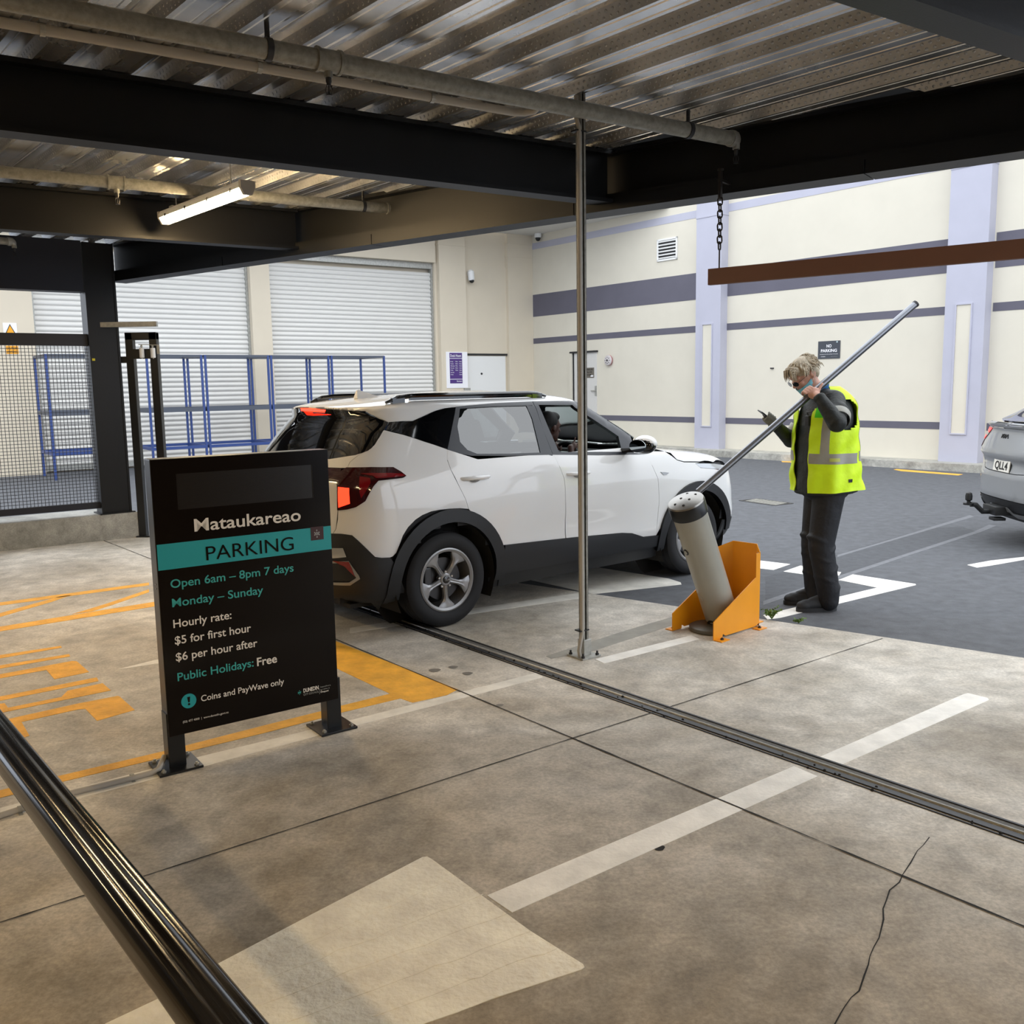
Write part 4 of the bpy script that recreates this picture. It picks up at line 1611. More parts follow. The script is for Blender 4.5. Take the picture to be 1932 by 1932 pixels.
for i, t_ in enumerate(('kaunihera', 'a-rohe o', '\u014ctepoti')):
    sign_text('council_text', t_, (604, 1297.5 + i * 5), (623 - 2 * i, 1292.5 + i * 5), 3, M['off_white' if i == 2 else 'galv'], .02 if i == 2 else 0)
a = sv(602.3, 1304)
zrect('council_rule', (a - fpl) @ SD - .0006, a[2] - .014, (a - fpl) @ SD + .0006, a[2] + .014, M['galv'], .003, .004)
# exclamation roundel
a = sv(355.8, 1322)
r_ = abs(sv(355.8, 1308.3)[2] - a[2])
b = MB()
b.lathe([(r_, .003), (r_, .0042)], spt((a - fpl) @ SD, a[2]), SN, 36)
b.build('roundel', M['teal'], face)
b = MB()
ngon(b, [spt((a - fpl) @ SD + x, a[2] + z, .0043) for x, z in ((-.0065, .019), (.0065, .019), (.0035, -.006), (-.0035, -.006))], SN, .0006)
b.lathe([(.0052, .0042), (.0052, .0049)], spt((a - fpl) @ SD, a[2] - .015), SN, 14)
b.build('exclamation_mark', M['sign_black'], face)
# council lattice emblems: woven diamond of small squares


def lattice(px, size, m, t):
    a_ = sv(*px)
    sa = (a_ - fpl) @ SD
    b_ = MB()
    e1, e2 = unit(SD + UP), unit(UP - SD)
    for i in range(4):
        for j in range(4):
            if (i + j) % 2 == 0 or i in (1, 2) and j in (1, 2):
                c_ = spt(sa, a_[2], t) + (e1 * (i - 1.5) + e2 * (j - 1.5)) * size / 4
                b_.box(c_, (size / 4 * .8, size / 4 * .8, .0008), (e1, e2, SN))
    b_.build('lattice_emblem', m, face)


q = [sv(585, 996), sv(609, 993.5), sv(610, 1017)]
xa, xb = (q[0] - fpl) @ SD, (q[1] - fpl) @ SD
zrect('maroon_tab', xa, q[0][2] + .003, xb, q[2][2], M['maroon'], .0042, .0052)
lattice((597, 1006.5), .03, M['galv'], .0056)
lattice((564.5, 1306.5), .018, M['teal_txt'], .0036)
# display window: dark slatted panel let into the top of the face
q0, q1 = sv(331, 893), sv(589, 938)
xa, xb = (q0 - fpl) @ SD, (q1 - fpl) @ SD
za, zb3 = (sv(331, 893)[2] + sv(585.6, 878)[2]) / 2, (sv(335, 963)[2] + sv(589, 938)[2]) / 2
M['display'] = mat('dark_display_glass', '#17120f', .25, coat=.2)
zrect('display_window', xa, za, xb, zb3, M['display'], .003, .0036)
b = MB()
k = 0
zz = zb3 + .004
while zz < za - .003:
    b.box(spt((xa + xb) / 2, zz, .0042), (xb - xa - .004, .0014, .0022), (SD, SN, UP))
    zz += .0062
b.build('display_louvre', M['display'], face)
zrect('display_rim', xb, za, xb + .005, zb3, M['joint'], .003, .0045)

# conduit on the floor feeding the sign
root = thing('floor_conduit', 'pale plastic conduit lying on the floor into the foot of the parking sign', 'conduit', AT(300, 1462))
b = MB()
pts = [AT(-60, 1560), AT(0, 1545), AT(130, 1503), AT(235, 1477), AT(285, 1464), AT(300, 1459), AT(312, 1447)]
pts = [V3(p[0], p[1], .013) for p in pts]
pts[-2][2] = .02
pts[-1][2] = .05
b.tube(pts, .0125, 12)
b.build('tube', M['pvc'], root, smooth=True)
for px in ((250, 1472), (38, 1533)):
    b = MB()
    q = AT(*px)
    dd = unit(AT(235, 1477) - AT(130, 1503))
    b.lathe([(.013, -.008), (.0155, -.008), (.0155, .008), (.013, .008)], V3(q[0], q[1], .013), dd, 14, caps=False)
    nn_ = V3(-dd[1], dd[0], 0)
    b.box(V3(q[0], q[1], .002), (.014, .06, .003), (dd, nn_, UP))
    b.build('saddle_clip', M['galv'], root)

# ================================================================== orange guard, tilted bollard
A0, B0, F1 = AT(1346.3, 1209.8), AT(1443.2, 1179), AT(1273.6, 1189.3)
gd = unit(B0 - A0)
gn = V3(-gd[1], gd[0], 0)
if gn @ (F1 - A0) < 0:
    gn = -gn
GW = abs((F1 - A0) @ gn)
GL = np.linalg.norm(B0 - A0)
guard = thing('bollard_guard', 'orange folded steel guard around the foot of the tilted grey bollard', 'guard', A0)
t_ = .006
side = [(0, .03), (0, .125), (.05, .15), (.465, .35), (.465, .515), (GL - .07, .515), (GL - .07, .03), (GL - .11, .012), (.13, .012), (.10, .03), (.095, .004), (0, .004)]
for off_, nm in ((0, 'near_plate'), (GW - t_, 'far_plate')):
    b = MB()
    b.prism(side, A0 + gn * off_, gd, UP, gn, t_)
    for s_ in (.05, GL - .11):
        sgn = -1 if off_ == 0 else 1
        o_ = A0 + gn * (off_ + (t_ if sgn > 0 else 0)) + gd * s_
        b.box(o_ + gn * sgn * .03 + V3(0, 0, .003), (.09, .06, .006), (gd, gn, UP))
    b.build('side_plate', M['orange'], guard)
b = MB()
plan = [(GL - .072, 0), (GL, .075), (GL, GW - .075), (GL - .072, GW)]
V = []
for s_, n_ in plan:
    for dz in (.006, .56):
        for tt in (0, t_):
            dirn = unit(V3(1, 0, 0) * 0 + gd)
            V.append(A0 + gd * (s_ - tt) + gn * n_ + V3(0, 0, dz if dz < .1 else (.56 if n_ in (.075, GW - .075) else .518)))
Fc = []
for i in range(3):
    o_ = i * 4
    for (p, q_, r_, s_) in ((0, 2, 6, 4), (1, 5, 7, 3), (2, 3, 7, 6), (0, 4, 5, 1)):
        Fc.append((o_ + p, o_ + q_, o_ + r_, o_ + s_))
b.add(V, Fc)
b.box(A0 + gd * (GL + .03) + gn * .10 + V3(0, 0, .003), (.07, .09, .006), (gd, gn, UP))
b.build('back_plate', M['orange'], guard)
for s_, n_ in ((.05, -.03), (GL - .11, -.03), (.05, GW + .03), (GL + .03, .10)):
    b = MB()
    b.lathe([(.012, .006), (.012, .014), (.006, .014), (.006, .02)], A0 + gd * s_ + gn * n_, UP, 6)
    b.build('anchor_bolt', M['dark_metal'], guard)
b = MB()
b.lathe([(.008, 0), (.008, .006)], A0 + gd * (GL - .03) + gn * .04 + V3(0, 0, .50) - gd * .01, unit(-gd + gn), 8)
b.build('rivet', M['chrome'], guard)

M['bollard_grey'] = mat('grey_bollard_paint', '#9a9990', .3, noise=(3, .05), coat=.15)
bc = A0 + gd * .225 + gn * (GW * .5)             # centre of the base disc
Pb = AT(1391, 1172)
Pb = A0 + gd * .36 + gn * (GW * .5)
axis_top = VP(1300.6, 967, Pb, math.degrees(math.atan2(gd[0], gd[1])))
ax = unit(axis_top - Pb)
BLN = np.linalg.norm(axis_top - Pb)
boll = thing('tilted_bollard', 'grey cylindrical bollard tipped over out of its orange guard', 'bollard', bc)
b = MB()
b.lathe([(.155, 0.001), (.16, .006), (.16, .028), (.15, .034), (0.001, .034)], V3(bc[0], bc[1], 0), UP, 40)
b.build('base_disc', mat('dull_steel_disc', '#6b6a64', .5, .5), boll, smooth=True)
R = .112
b = MB()
b.lathe([(R, .10), (R, BLN - .0)], Pb, ax, 48)
b.build('tube', M['bollard_grey'], boll, smooth=True)
b = MB()
b.lathe([(.09, .05), (.09, .12)], Pb, ax, 24)
b.tube([bc + V3(0, 0, .03), Pb + ax * .1], .045, 12)
b.build('pivot_stem', M['dark_metal'], boll, smooth=True)
b = MB()
b.lathe([(R + .001, BLN - .01), (R + .008, BLN - .008), (R + .010, BLN + .072), (R + .004, BLN + .084)], Pb, ax, 48, caps=False)
b.build('collar', M['black_satin'], boll, smooth=True)
b = MB()
b.lathe([(R + .008, BLN + .080), (R + .004, BLN + .090), (R * .6, BLN + .102), (0.001, BLN + .106)], Pb, ax, 48, caps=False)
cap = b.build('cap', mat('brushed_cap', '#8d8b87', .3, .8, noise=(6, .15)), boll, smooth=True)
c1_ = unit(np.cross(ax, UP))
c2_ = unit(np.cross(c1_, ax))
for i in (-1, 0, 1):
    for j in (-1, 1):
        rr_ = math.hypot(i * .068, j * .033)
        b = MB()
        b.lathe([(.0085, BLN + .096 - rr_ * .05), (.0085, BLN + .1075 - .35 * rr_ ** 1.6)], Pb + c2_ * i * .068 + c1_ * j * .033, ax, 12)
        b.build('screw_hole', M['joint'], cap)
cm = unit(-CX * .3 - V3(0, 1, 0))
for d_, ring in ((BLN * .735, True), (BLN * .33, False)):
    vdir = unit(unit(V3(-Pb[0], -Pb[1], .9)) - (unit(V3(-Pb[0], -Pb[1], .9)) @ ax) * ax)
    sidev = unit(np.cross(ax, vdir))
    if sidev[0] > 0:
        sidev = -sidev
    out = unit(vdir * .55 + sidev * .83)
    b = MB()
    b.lathe([(.022, R - .004), (.022, R + .002), (.016, R + .004)], Pb + ax * d_, out, 20)
    pl = b.build('plug', M['dark_metal'] if ring else M['bollard_grey'], boll)
    b = MB()
    b.lathe([(.013, R), (.013, R + .0055)], Pb + ax * d_, out, 16)
    b.build('plug_centre', M['bollard_grey'] if ring else M['galv'], pl)

# weeds at the slab edge


def weed(px, n_, h, label):
    q = AT(*px)
    root = thing('weed', label, 'plant', q)
    M.setdefault('leaf', mat('weed_leaf', '#5d7a33', .6, noise=(12, .25)))
    b = MB()
    bl = MB()
    for k in range(n_):
        a_ = rng.random() * 2 * math.pi
        L_ = h * (.5 + .6 * rng.random())
        tip = q + V3(math.cos(a_) * L_ * .8, math.sin(a_) * L_ * .5, L_ * (.35 + .6 * rng.random()))
        mid_ = (q + tip) / 2 + V3(0, 0, L_ * .2)
        b.tube([q + V3(0, 0, .0), mid_, tip], .0018, 5)
        for p_ in (mid_, tip, (mid_ + tip) / 2):
            for j in range(3):
                d_ = unit(V3(rng.normal(), rng.normal(), rng.normal() * .6 + .3))
                s_ = unit(np.cross(d_, V3(rng.normal(), rng.normal(), rng.normal())))
                l_ = .012 + .014 * rng.random()
                bl.add([p_, p_ + d_ * l_ * .5 + s_ * l_ * .35, p_ + d_ * l_, p_ + d_ * l_ * .5 - s_ * l_ * .35], [(0, 1, 2, 3)])
    b.build('stem', M['leaf'], root)
    tag(bl.build('foliage', M['leaf'], root), kind='stuff')


weed((1456, 1168), 16, .09, 'leafy green weed growing at the slab edge beside the orange guard')
weed((1507, 1176), 6, .045, 'very small weed in the slab edge below the man in the yellow vest')

# ================================================================== black barrier rail in the foreground
bz = .75
r0 = (AT(0, 1348, bz) + AT(0, 1451, bz)) / 2
r1 = (AT(490, 1932, bz) + AT(345, 1932, bz)) / 2
rd_ = unit(r1 - r0)
rd_[2] = 0
rn_ = V3(-rd_[1], rd_[0], 0)
rail = thing('barrier_rail', 'glossy black barrier rail crossing the bottom left corner in the foreground', 'barrier', r1)
M['rail_black'] = mat('glossy_black_rail', '#0c0907', .14, noise=(40, .15))
prof_ = []
W_, H_ = .044, .040
for k in range(40):
    a_ = 2 * math.pi * k / 40
    x_, z_ = math.cos(a_), math.sin(a_)
    p_ = 3.0
    rr_ = (abs(x_) ** p_ + abs(z_) ** p_) ** (-1 / p_)
    gx = x_ * rr_ * W_
    gz_ = z_ * rr_ * H_
    if z_ > .3:                                 # lengthwise grooves in the top face
        for g0_ in (-.016, .018):
            gz_ -= .006 * math.exp(-((gx - g0_) / .005) ** 2)
    prof_.append((gx, gz_))
b = MB()
b.prism(prof_, r0 - rd_ * 1.6 + V3(0, 0, .0), rn_, UP, rd_, np.linalg.norm(r1 - r0) + 2.6)
b.build('rail', M['rail_black'], rail, smooth=True, angle=50)
for q in (r0 - rd_ * 1.2, r1 + rd_ * .7):
    b = MB()
    b.box(V3(q[0], q[1], .36), (.07, .07, .72), (rd_, rn_, UP))
    b.box(V3(q[0], q[1], .006), (.18, .18, .012), (rd_, rn_, UP))
    b.build('post', M['black_satin'], rail)
# ================================================================== cars: bodies made of separate panels laid on one smooth body form
def smooth_table(xs, ys, sig=0.02, lo=-0.1, hi=2.0):
    g = np.linspace(lo, hi, 1051)
    v = np.interp(g, xs, ys)
    dx = g[1] - g[0]
    k = int(4 * sig / dx) + 1
    w = np.exp(-0.5 * (np.arange(-k, k + 1) * dx / sig) ** 2)
    w /= w.sum()
    v = np.convolve(np.pad(v, k, mode='edge'), w, 'valid')
    return lambda z: np.interp(z, g, v)


class Form:
    N = 2.7

    def __init__(s, XR, XF, WT, CR, CF, ztop, origin, az, bulge=None):
        s.XR = smooth_table(*zip(*XR), sig=.015)
        s.XF = smooth_table(*zip(*XF), sig=.018)
        s.WT = smooth_table(*zip(*WT), sig=.022)
        s.CR = smooth_table(*zip(*CR))
        s.CF = smooth_table(*zip(*CF))
        s.ztop = ztop
        s.O = np.array(origin, float)
        s.e1 = U(az)
        s.e2 = V3(-s.e1[1], s.e1[0], 0)
        s.bulge = bulge or []

    def W(s, x, z):
        w = s.WT(z)
        for (x0, z0, sx, sz, a) in s.bulge:
            w = w + a * np.exp(-((x - x0) / sx) ** 2 - ((z - z0) / sz) ** 2)
        return w

    def G(s, x, y, z):
        xr, xf, w = s.XR(z), s.XF(z), s.W(x, z)
        cr, cf = s.CR(z), s.CF(z)
        t = np.clip((xr + cr - x) / cr, 0, None)
        u = np.clip((x - (xf - cf)) / cf, 0, None)
        g = 1 - (np.abs(y) / np.maximum(w, 1e-3)) ** s.N - t ** s.N - u ** s.N
        return np.where((z > s.ztop) | (w <= 2e-3), -1.0, g)

    def march(s, o, d, L, step=.02):
        """first entry along rays o + t d (arrays), t in 0..L"""
        o, d = np.atleast_2d(o), np.atleast_2d(d)
        n = len(o)
        ts = np.arange(0, L, step)
        hit = np.full(n, np.nan)
        best = np.full(n, -1e9)
        bt = np.zeros(n)
        for t in ts:
            p = o + t * d
            g = s.G(p[:, 0], p[:, 1], p[:, 2])
            m = np.isnan(hit) & (g > 0)
            hit[m] = t
            bm = np.isnan(hit) & (g > best)
            best[bm] = g[bm]
            bt[bm] = t
        miss = np.isnan(hit)
        t1 = np.where(miss, bt, hit)
        t0 = np.where(miss, bt, hit - step)
        for _ in range(18):
            tm = (t0 + t1) / 2
            p = o + tm[:, None] * d
            ins = s.G(p[:, 0], p[:, 1], p[:, 2]) > 0
            t1 = np.where(ins, tm, t1)
            t0 = np.where(ins, t0, tm)
        return o + t1[:, None] * d

    # parameter spaces
    RX, FX, RZ = 0.9, 1.7, 1.0

    def surf(s, mode, q):
        q = np.atleast_2d(np.array(q, float))
        a, c = q[:, 0], q[:, 1]
        n = len(q)
        one = np.ones(n)
        if mode == 'side':                    # (x, z), right-hand side
            o = np.stack([a, -1.3 * one, c], 1)
            d = np.tile(V3(0, 1, 0), (n, 1))
            return s.march(o, d, 1.3)
        if mode == 'top':                     # (x, y)
            o = np.stack([a, c, 1.95 * one], 1)
            d = np.tile(V3(0, 0, -1), (n, 1))
            return s.march(o, d, 1.6)
        if mode == 'rear':                    # (angle from straight back, positive to the right; z)
            d0 = np.stack([-np.cos(a), -np.sin(a), 0 * one], 1)
            o = np.stack([s.RX + d0[:, 0] * 3.0, d0[:, 1] * 3.0, c], 1)
            return s.march(o, -d0, 3.0)
        if mode == 'front':                   # (angle from straight ahead, positive to the right; z)
            d0 = np.stack([np.cos(a), -np.sin(a), 0 * one], 1)
            o = np.stack([s.FX + d0[:, 0] * 3.0, d0[:, 1] * 3.0, c], 1)
            return s.march(o, -d0, 3.0)
        if mode == 'roll':                    # (x, angle from straight up, positive to the right)
            d0 = np.stack([0 * one, -np.sin(c), np.cos(c)], 1)
            o = np.stack([a, d0[:, 1] * 1.4, s.RZ + d0[:, 2] * 1.4], 1)
            return s.march(o, -d0, 1.4)

    def par(s, mode, p):
        x, y, z = p
        if mode == 'side':
            return (x, z)
        if mode == 'top':
            return (x, y)
        if mode == 'rear':
            return (math.atan2(-y, s.RX - x), z)
        if mode == 'front':
            return (math.atan2(-y, x - s.FX), z)
        if mode == 'roll':
            return (x, math.atan2(-y, z - s.RZ))

    def toworld(s, p):
        p = np.atleast_2d(p)
        return s.O + p[:, :1] * s.e1 + p[:, 1:2] * s.e2 + p[:, 2:3] * UP

    def px(s, x, y):
        """body point seen at a picture point"""
        d = ray(x, y)
        o = CP - s.O
        ol = V3(o @ s.e1, o @ s.e2, o[2])
        dl = unit(V3(d @ s.e1, d @ s.e2, d[2]))
        # start marching 3 m before the car's centre
        t0 = max(0, -ol @ dl - 4.0)
        return s.march([ol + dl * t0], [dl], 7.0, .01)[0]

    def P(s, mode, pts):
        return [s.par(mode, s.px(*q)) for q in pts]

    def panel_mesh(s, b, mode, poly, off=0.0, grid=.05, skirt=.016, shrink=.0025, mirror=False, mi=0, su=1.0, flip_y=False, nrm_store=None):
        """adds one panel to MB b, in world coordinates"""
        P_ = [np.array(p, float) for p in poly]
        sca = V3(su, 1, 0)[:2]
        P_ = [p * sca for p in P_]
        area = sum(P_[i][0] * P_[(i + 1) % len(P_)][1] - P_[(i + 1) % len(P_)][0] * P_[i][1] for i in range(len(P_)))
        if area < 0:
            P_ = P_[::-1]
        n = len(P_)
        if shrink:
            Q = []
            for i in range(n):
                e0, e1_ = P_[i] - P_[i - 1], P_[(i + 1) % n] - P_[i]
                l0, l1 = np.linalg.norm(e0) + 1e-9, np.linalg.norm(e1_) + 1e-9
                n0, n1 = V3(-e0[1], e0[0], 0)[:2] / l0, V3(-e1_[1], e1_[0], 0)[:2] / l1
                m_ = n0 + n1
                k = max(.35, m_ @ m_ / 2)
                Q.append(P_[i] + m_ / 2 / k * shrink)
            P_ = Q
        ring = []
        for i in range(n):
            a_, c_ = P_[i], P_[(i + 1) % n]
            k = max(1, int(np.linalg.norm(c_ - a_) / grid))
            for j in range(k):
                ring.append(a_ + (c_ - a_) * j / k)
        R_ = np.array(ring)
        m = len(R_)
        lo, hi = R_.min(0), R_.max(0)
        pts = []
        xs = np.arange(lo[0] + grid * .5, hi[0], grid)
        ys = np.arange(lo[1] + grid * .5, hi[1], grid)
        A_, B_ = R_, np.roll(R_, -1, 0)
        for x in xs:
            for y in ys:
                p = V3(x, y, 0)[:2]
                cr_ = ((A_[:, 1] > y) != (B_[:, 1] > y)) & (x < (B_[:, 0] - A_[:, 0]) * (y - A_[:, 1]) / (B_[:, 1] - A_[:, 1] + 1e-12) + A_[:, 0])
                if cr_.sum() % 2 == 0:
                    continue
                ab = B_ - A_
                t = np.clip(((p - A_) * ab).sum(1) / ((ab * ab).sum(1) + 1e-12), 0, 1)
                dd = np.linalg.norm(A_ + t[:, None] * ab - p, axis=1).min()
                if dd > grid * .4:
                    pts.append(p)
        allp = [Vector((p[0], p[1])) for p in list(R_) + pts]
        vo, eo, fo, *_ = delaunay_2d_cdt(allp, [(i, (i + 1) % m) for i in range(m)], [list(range(m))], 1, 1e-6)
        V2 = np.array([(v.x, v.y) for v in vo]) / sca
        S0 = s.surf(mode, V2)
        e_ = 2e-3
        du = (s.surf(mode, V2 + [e_, 0]) - s.surf(mode, V2 - [e_, 0]))
        dv = (s.surf(mode, V2 + [0, e_]) - s.surf(mode, V2 - [0, e_]))
        N_ = np.cross(du, dv)
        ln = np.linalg.norm(N_, axis=1, keepdims=True)
        N_ = N_ / np.maximum(ln, 1e-9)
        ctr = V3(1.0, 0, .8)
        ref = S0 - ctr
        if mode == 'side':
            ref = np.tile(V3(0, -1, 0), (len(S0), 1))
        if mode in ('top',):
            ref = np.tile(V3(0, 0, 1), (len(S0), 1))
        if mode == 'roll':
            ref = np.stack([0 * S0[:, 0], S0[:, 1], S0[:, 2] - 1.0], 1)
        sg = np.sign((N_ * ref).sum(1, keepdims=True))
        sg[sg == 0] = 1
        N_ = N_ * sg
        S1 = S0 + N_ * off
        if flip_y:
            S1 = S1 * V3(1, -1, 1)
            N_ = N_ * V3(1, -1, 1)
        Wp = s.toworld(S1)
        Wn = N_[:, :1] * s.e1 + N_[:, 1:2] * s.e2 + N_[:, 2:3] * UP
        # boundary edges of the triangulation
        cnt = {}
        for f in fo:
            for i in range(len(f)):
                k_ = tuple(sorted((f[i], f[(i + 1) % len(f)])))
                cnt[k_] = cnt.get(k_, 0) + 1
        o = len(b.v)
        nv = len(Wp)
        faces = []
        for f in fo:
            q = [f[i] for i in range(len(f))]
            p0, p1, p2 = Wp[q[0]], Wp[q[1]], Wp[q[2]]
            if np.cross(p1 - p0, p2 - p0) @ Wn[q[0]] < 0:
                q = q[::-1]
            faces.append(tuple(q))
        b.add(Wp, faces, mi)
        if nrm_store is not None:
            nrm_store += [tuple(v) for v in Wn]
        if skirt:
            be = [k_ for k_, c_ in cnt.items() if c_ == 1]
            ids = sorted({i for e in be for i in e})
            mp = {i: j for j, i in enumerate(ids)}
            top = [Wp[i] for i in ids]
            bot = [Wp[i] - Wn[i] * skirt for i in ids]
            k0 = len(ids)
            b.add(top + bot, [(mp[x], mp[y], k0 + mp[y], k0 + mp[x]) for x, y in be], mi)
            if nrm_store is not None:
                nrm_store += [tuple(Wn[i]) for i in ids] * 2

    def panel(s, name, items, m, parent, off=0.0, grid=.05, skirt=.016, shrink=.0025, flip=False):
        """items: list of (mode, polygon) joined into one part; flip = left-hand side of the car"""
        b = MB()
        nr = []
        for mode, poly in items:
            su = 1.9 if mode in ('rear', 'front') else 1.0
            s.panel_mesh(b, mode, poly, off, grid, skirt, shrink, su=su, flip_y=flip, nrm_store=nr)
        me = bpy.data.meshes.new(name)
        po = np.array(parent['_o'])
        me.from_pydata([tuple(np.array(p) - po) for p in b.v], [], b.f)
        me.materials.append(m)
        for p in me.polygons:
            p.use_smooth = True
        me.update()
        try:
            me.normals_split_custom_set_from_vertices(nr)
        except Exception:
            pass
        ob = bpy.data.objects.new(name, me)
        COL.objects.link(ob)
        ob.parent = parent
        ob['_o'] = [float(v) for v in po]
        return ob

    # body-frame point to world
    def B(s, x, y, z):
        return s.O + x * s.e1 + y * s.e2 + z * UP


def car_materials():
    M['pearl'] = mat('pearl_white_paint', '#e4e5e6', .32, coat=1.0)
    M['car_grey'] = mat('light_grey_car_paint', '#8f9296', .35, .15, coat=1.0)
    M['clad'] = mat('black_cladding', '#17191d', .5, noise=(30, .08))
    M['frame_grey'] = mat('dark_window_frame', '#2a2d35', .38)
    M['gloss_black'] = mat('gloss_black_trim', '#0b0c0e', .08, coat=.6)
    M['dark_in'] = mat('dark_interior', '#15161a', .7)
    M['trim_light'] = mat('pale_interior_trim', '#8d9190', .6)
    M['glass_dark'] = glass_mat('privacy_glass', (.03, .033, .037), .06)
    M['glass_mid'] = glass_mat('tinted_glass', (.16, .18, .19), .10)
    M['glass_clear'] = glass_mat('green_tinted_glass', (.80, .88, .85), .01)
    M['tyre'] = mat('tyre_rubber', '#15161a', .75, noise=(30, .15))
    M['alloy'] = mat('grey_alloy', '#98989a', .34, .55)
    M['disc'] = mat('brake_disc', '#4a4a4c', .4, .8)
    M['lamp_red'] = mat('red_lamp_lens', '#7c0c14', .1, coat=.8)
    M['lamp_dark'] = mat('dark_red_lamp_lens', '#33080c', .1, coat=.8)
    M['lamp_lit'] = mat('lit_brake_lamp', '#ff2a14', .3, emit=((1.0, .035, .012), 3.2))
    M['lamp_bright'] = mat('lit_tail_strip', '#ff3a3a', .3, emit=((1.0, .08, .08), .9))
    M['lens_clear'] = mat('clear_headlamp', '#b9bdc0', .12, .3, coat=.8)
    M['silver_trim'] = mat('silver_trim', '#9a9c9e', .35, .6)
    M['mirror_glass'] = mat('mirror_glass', '#b8c0c4', .03, 1.0)
    M['plate_white'] = mat('number_plate', '#e4e2da', .4)


car_materials()


def wheel(s, x, y, zc, R_, w, parent, out):
    """out = +1 left side, -1 right side; y = outer face"""
    ax = s.e2 * out
    c = s.B(x, y, zc)
    Rr = .222
    root_b = MB()
    pr = [(Rr - .01, -w), (R_ * .86, -w), (R_ * .965, -w + .02), (R_, -w + .055), (R_, -.055), (R_ * .985, -.022), (R_ * .93, -.004), (R_ * .84, .002), (R_ * .76, -.002), (Rr + .006, -.012), (Rr, -.02)]
    root_b.lathe(pr, c, ax, 56, caps=False)
    for k in range(3):
        d_ = -w * .5 + (k - 1) * .04
        root_b.lathe([(R_ - .0, d_ - .004), (R_ + .0015, d_ - .003), (R_ + .0015, d_ + .003), (R_, d_ + .004)], c, ax, 56, caps=False)
    ty = root_b.build('tyre', M['tyre'], parent, smooth=True)
    b = MB()
    b.lathe([(Rr, -w + .02), (Rr, -.018), (Rr + .004, -.010), (Rr - .006, -.006), (Rr - .022, -.014), (Rr - .026, -.05), (Rr - .03, -w + .02)], c, ax, 56, caps=False)
    e1_, e2_ = s.e1, UP
    for k in range(5):
        a_ = -math.pi / 2 + k * 2 * math.pi / 5
        u_, v_ = math.cos(a_) * e1_ + math.sin(a_) * e2_, -math.sin(a_) * e1_ + math.cos(a_) * e2_
        out_l = [(.03, .021, -.030), (.075, .017, -.026), (.115, .016, -.022), (.145, .026, -.020), (.172, .052, -.018), (.19, .070, -.017), (.207, .074, -.016)]
        V = []
        for r_, hw, d_ in out_l:
            for t_ in (-1, -.45, 0, .45, 1):
                V.append(c + u_ * r_ + v_ * hw * t_ + ax * (d_ - (.010 if abs(t_) == 1 else (.0 if t_ else .004))))
            for t_ in (1, -1):
                V.append(c + u_ * r_ + v_ * hw * t_ * .9 + ax * (d_ - .035))
        Fc = []
        for i in range(len(out_l) - 1):
            for j in range(7):
                Fc.append((i * 7 + j, i * 7 + (j + 1) % 7, (i + 1) * 7 + (j + 1) % 7, (i + 1) * 7 + j))
        b.add(V, Fc)
    b.lathe([(.045, -.06), (.045, -.03), (.036, -.024)], c, ax, 28)
    rim = b.build('rim', M['alloy'], parent, smooth=True, angle=28)
    b = MB()
    b.lathe([(.027, -.03), (.027, -.019), (.022, -.016), (.0, -.015)], c, ax, 24, caps=False)
    hc = b.build('hub_cap', M['gloss_black'], rim, smooth=True)
    b = MB()
    for (x0, z0, x1, z1) in ((-.018, -.006, -.018, .006), (-.018, -.001, -.008, .007), (-.012, .001, -.006, -.006), (-.003, -.006, -.003, .006), (.002, -.006, .008, .006), (.008, .006, .014, -.006)):
        sx = -out
        b.bar(c + s.e1 * x0 * sx * -1 + UP * z0 + ax * -.0135, c + s.e1 * x1 * sx * -1 + UP * z1 + ax * -.0135, .0022, .0015, up=ax)
    b.build('emblem', M['chrome'], hc)
    for k in range(5):
        a_ = math.pi / 2 + k * 2 * math.pi / 5
        b = MB()
        b.lathe([(.0105, -.055), (.0105, -.030), (.007, -.026)], c + (math.cos(a_) * e1_ + math.sin(a_) * e2_) * .056, ax, 8)
        b.build('wheel_nut', M['chrome'], rim)
    b = MB()
    b.lathe([(.07, -.075), (.15, -.075), (.15, -.09), (.07, -.09)], c, ax, 40)
    b.lathe([(.062, -.05), (.062, -.09)], c, ax, 24)
    b.box(c + s.e1 * -.13 + ax * -.075 + UP * .03, (.06, .05, .14), (s.e1, ax, UP), bev=.01)
    b.build('brake', M['disc'], parent)
    b = MB()
    b.lathe([(.20, -w + .03), (.0, -w + .03)], c, ax, 40, caps=False)
    b.build('wheel_back', M['joint'], parent)


def arc(cx, cz, r, a0, a1, n=14, sz=1.0):
    return [(cx + r * math.cos(math.radians(a_)), cz + sz * r * math.sin(math.radians(a_))) for a_ in np.linspace(a0, a1, n)]


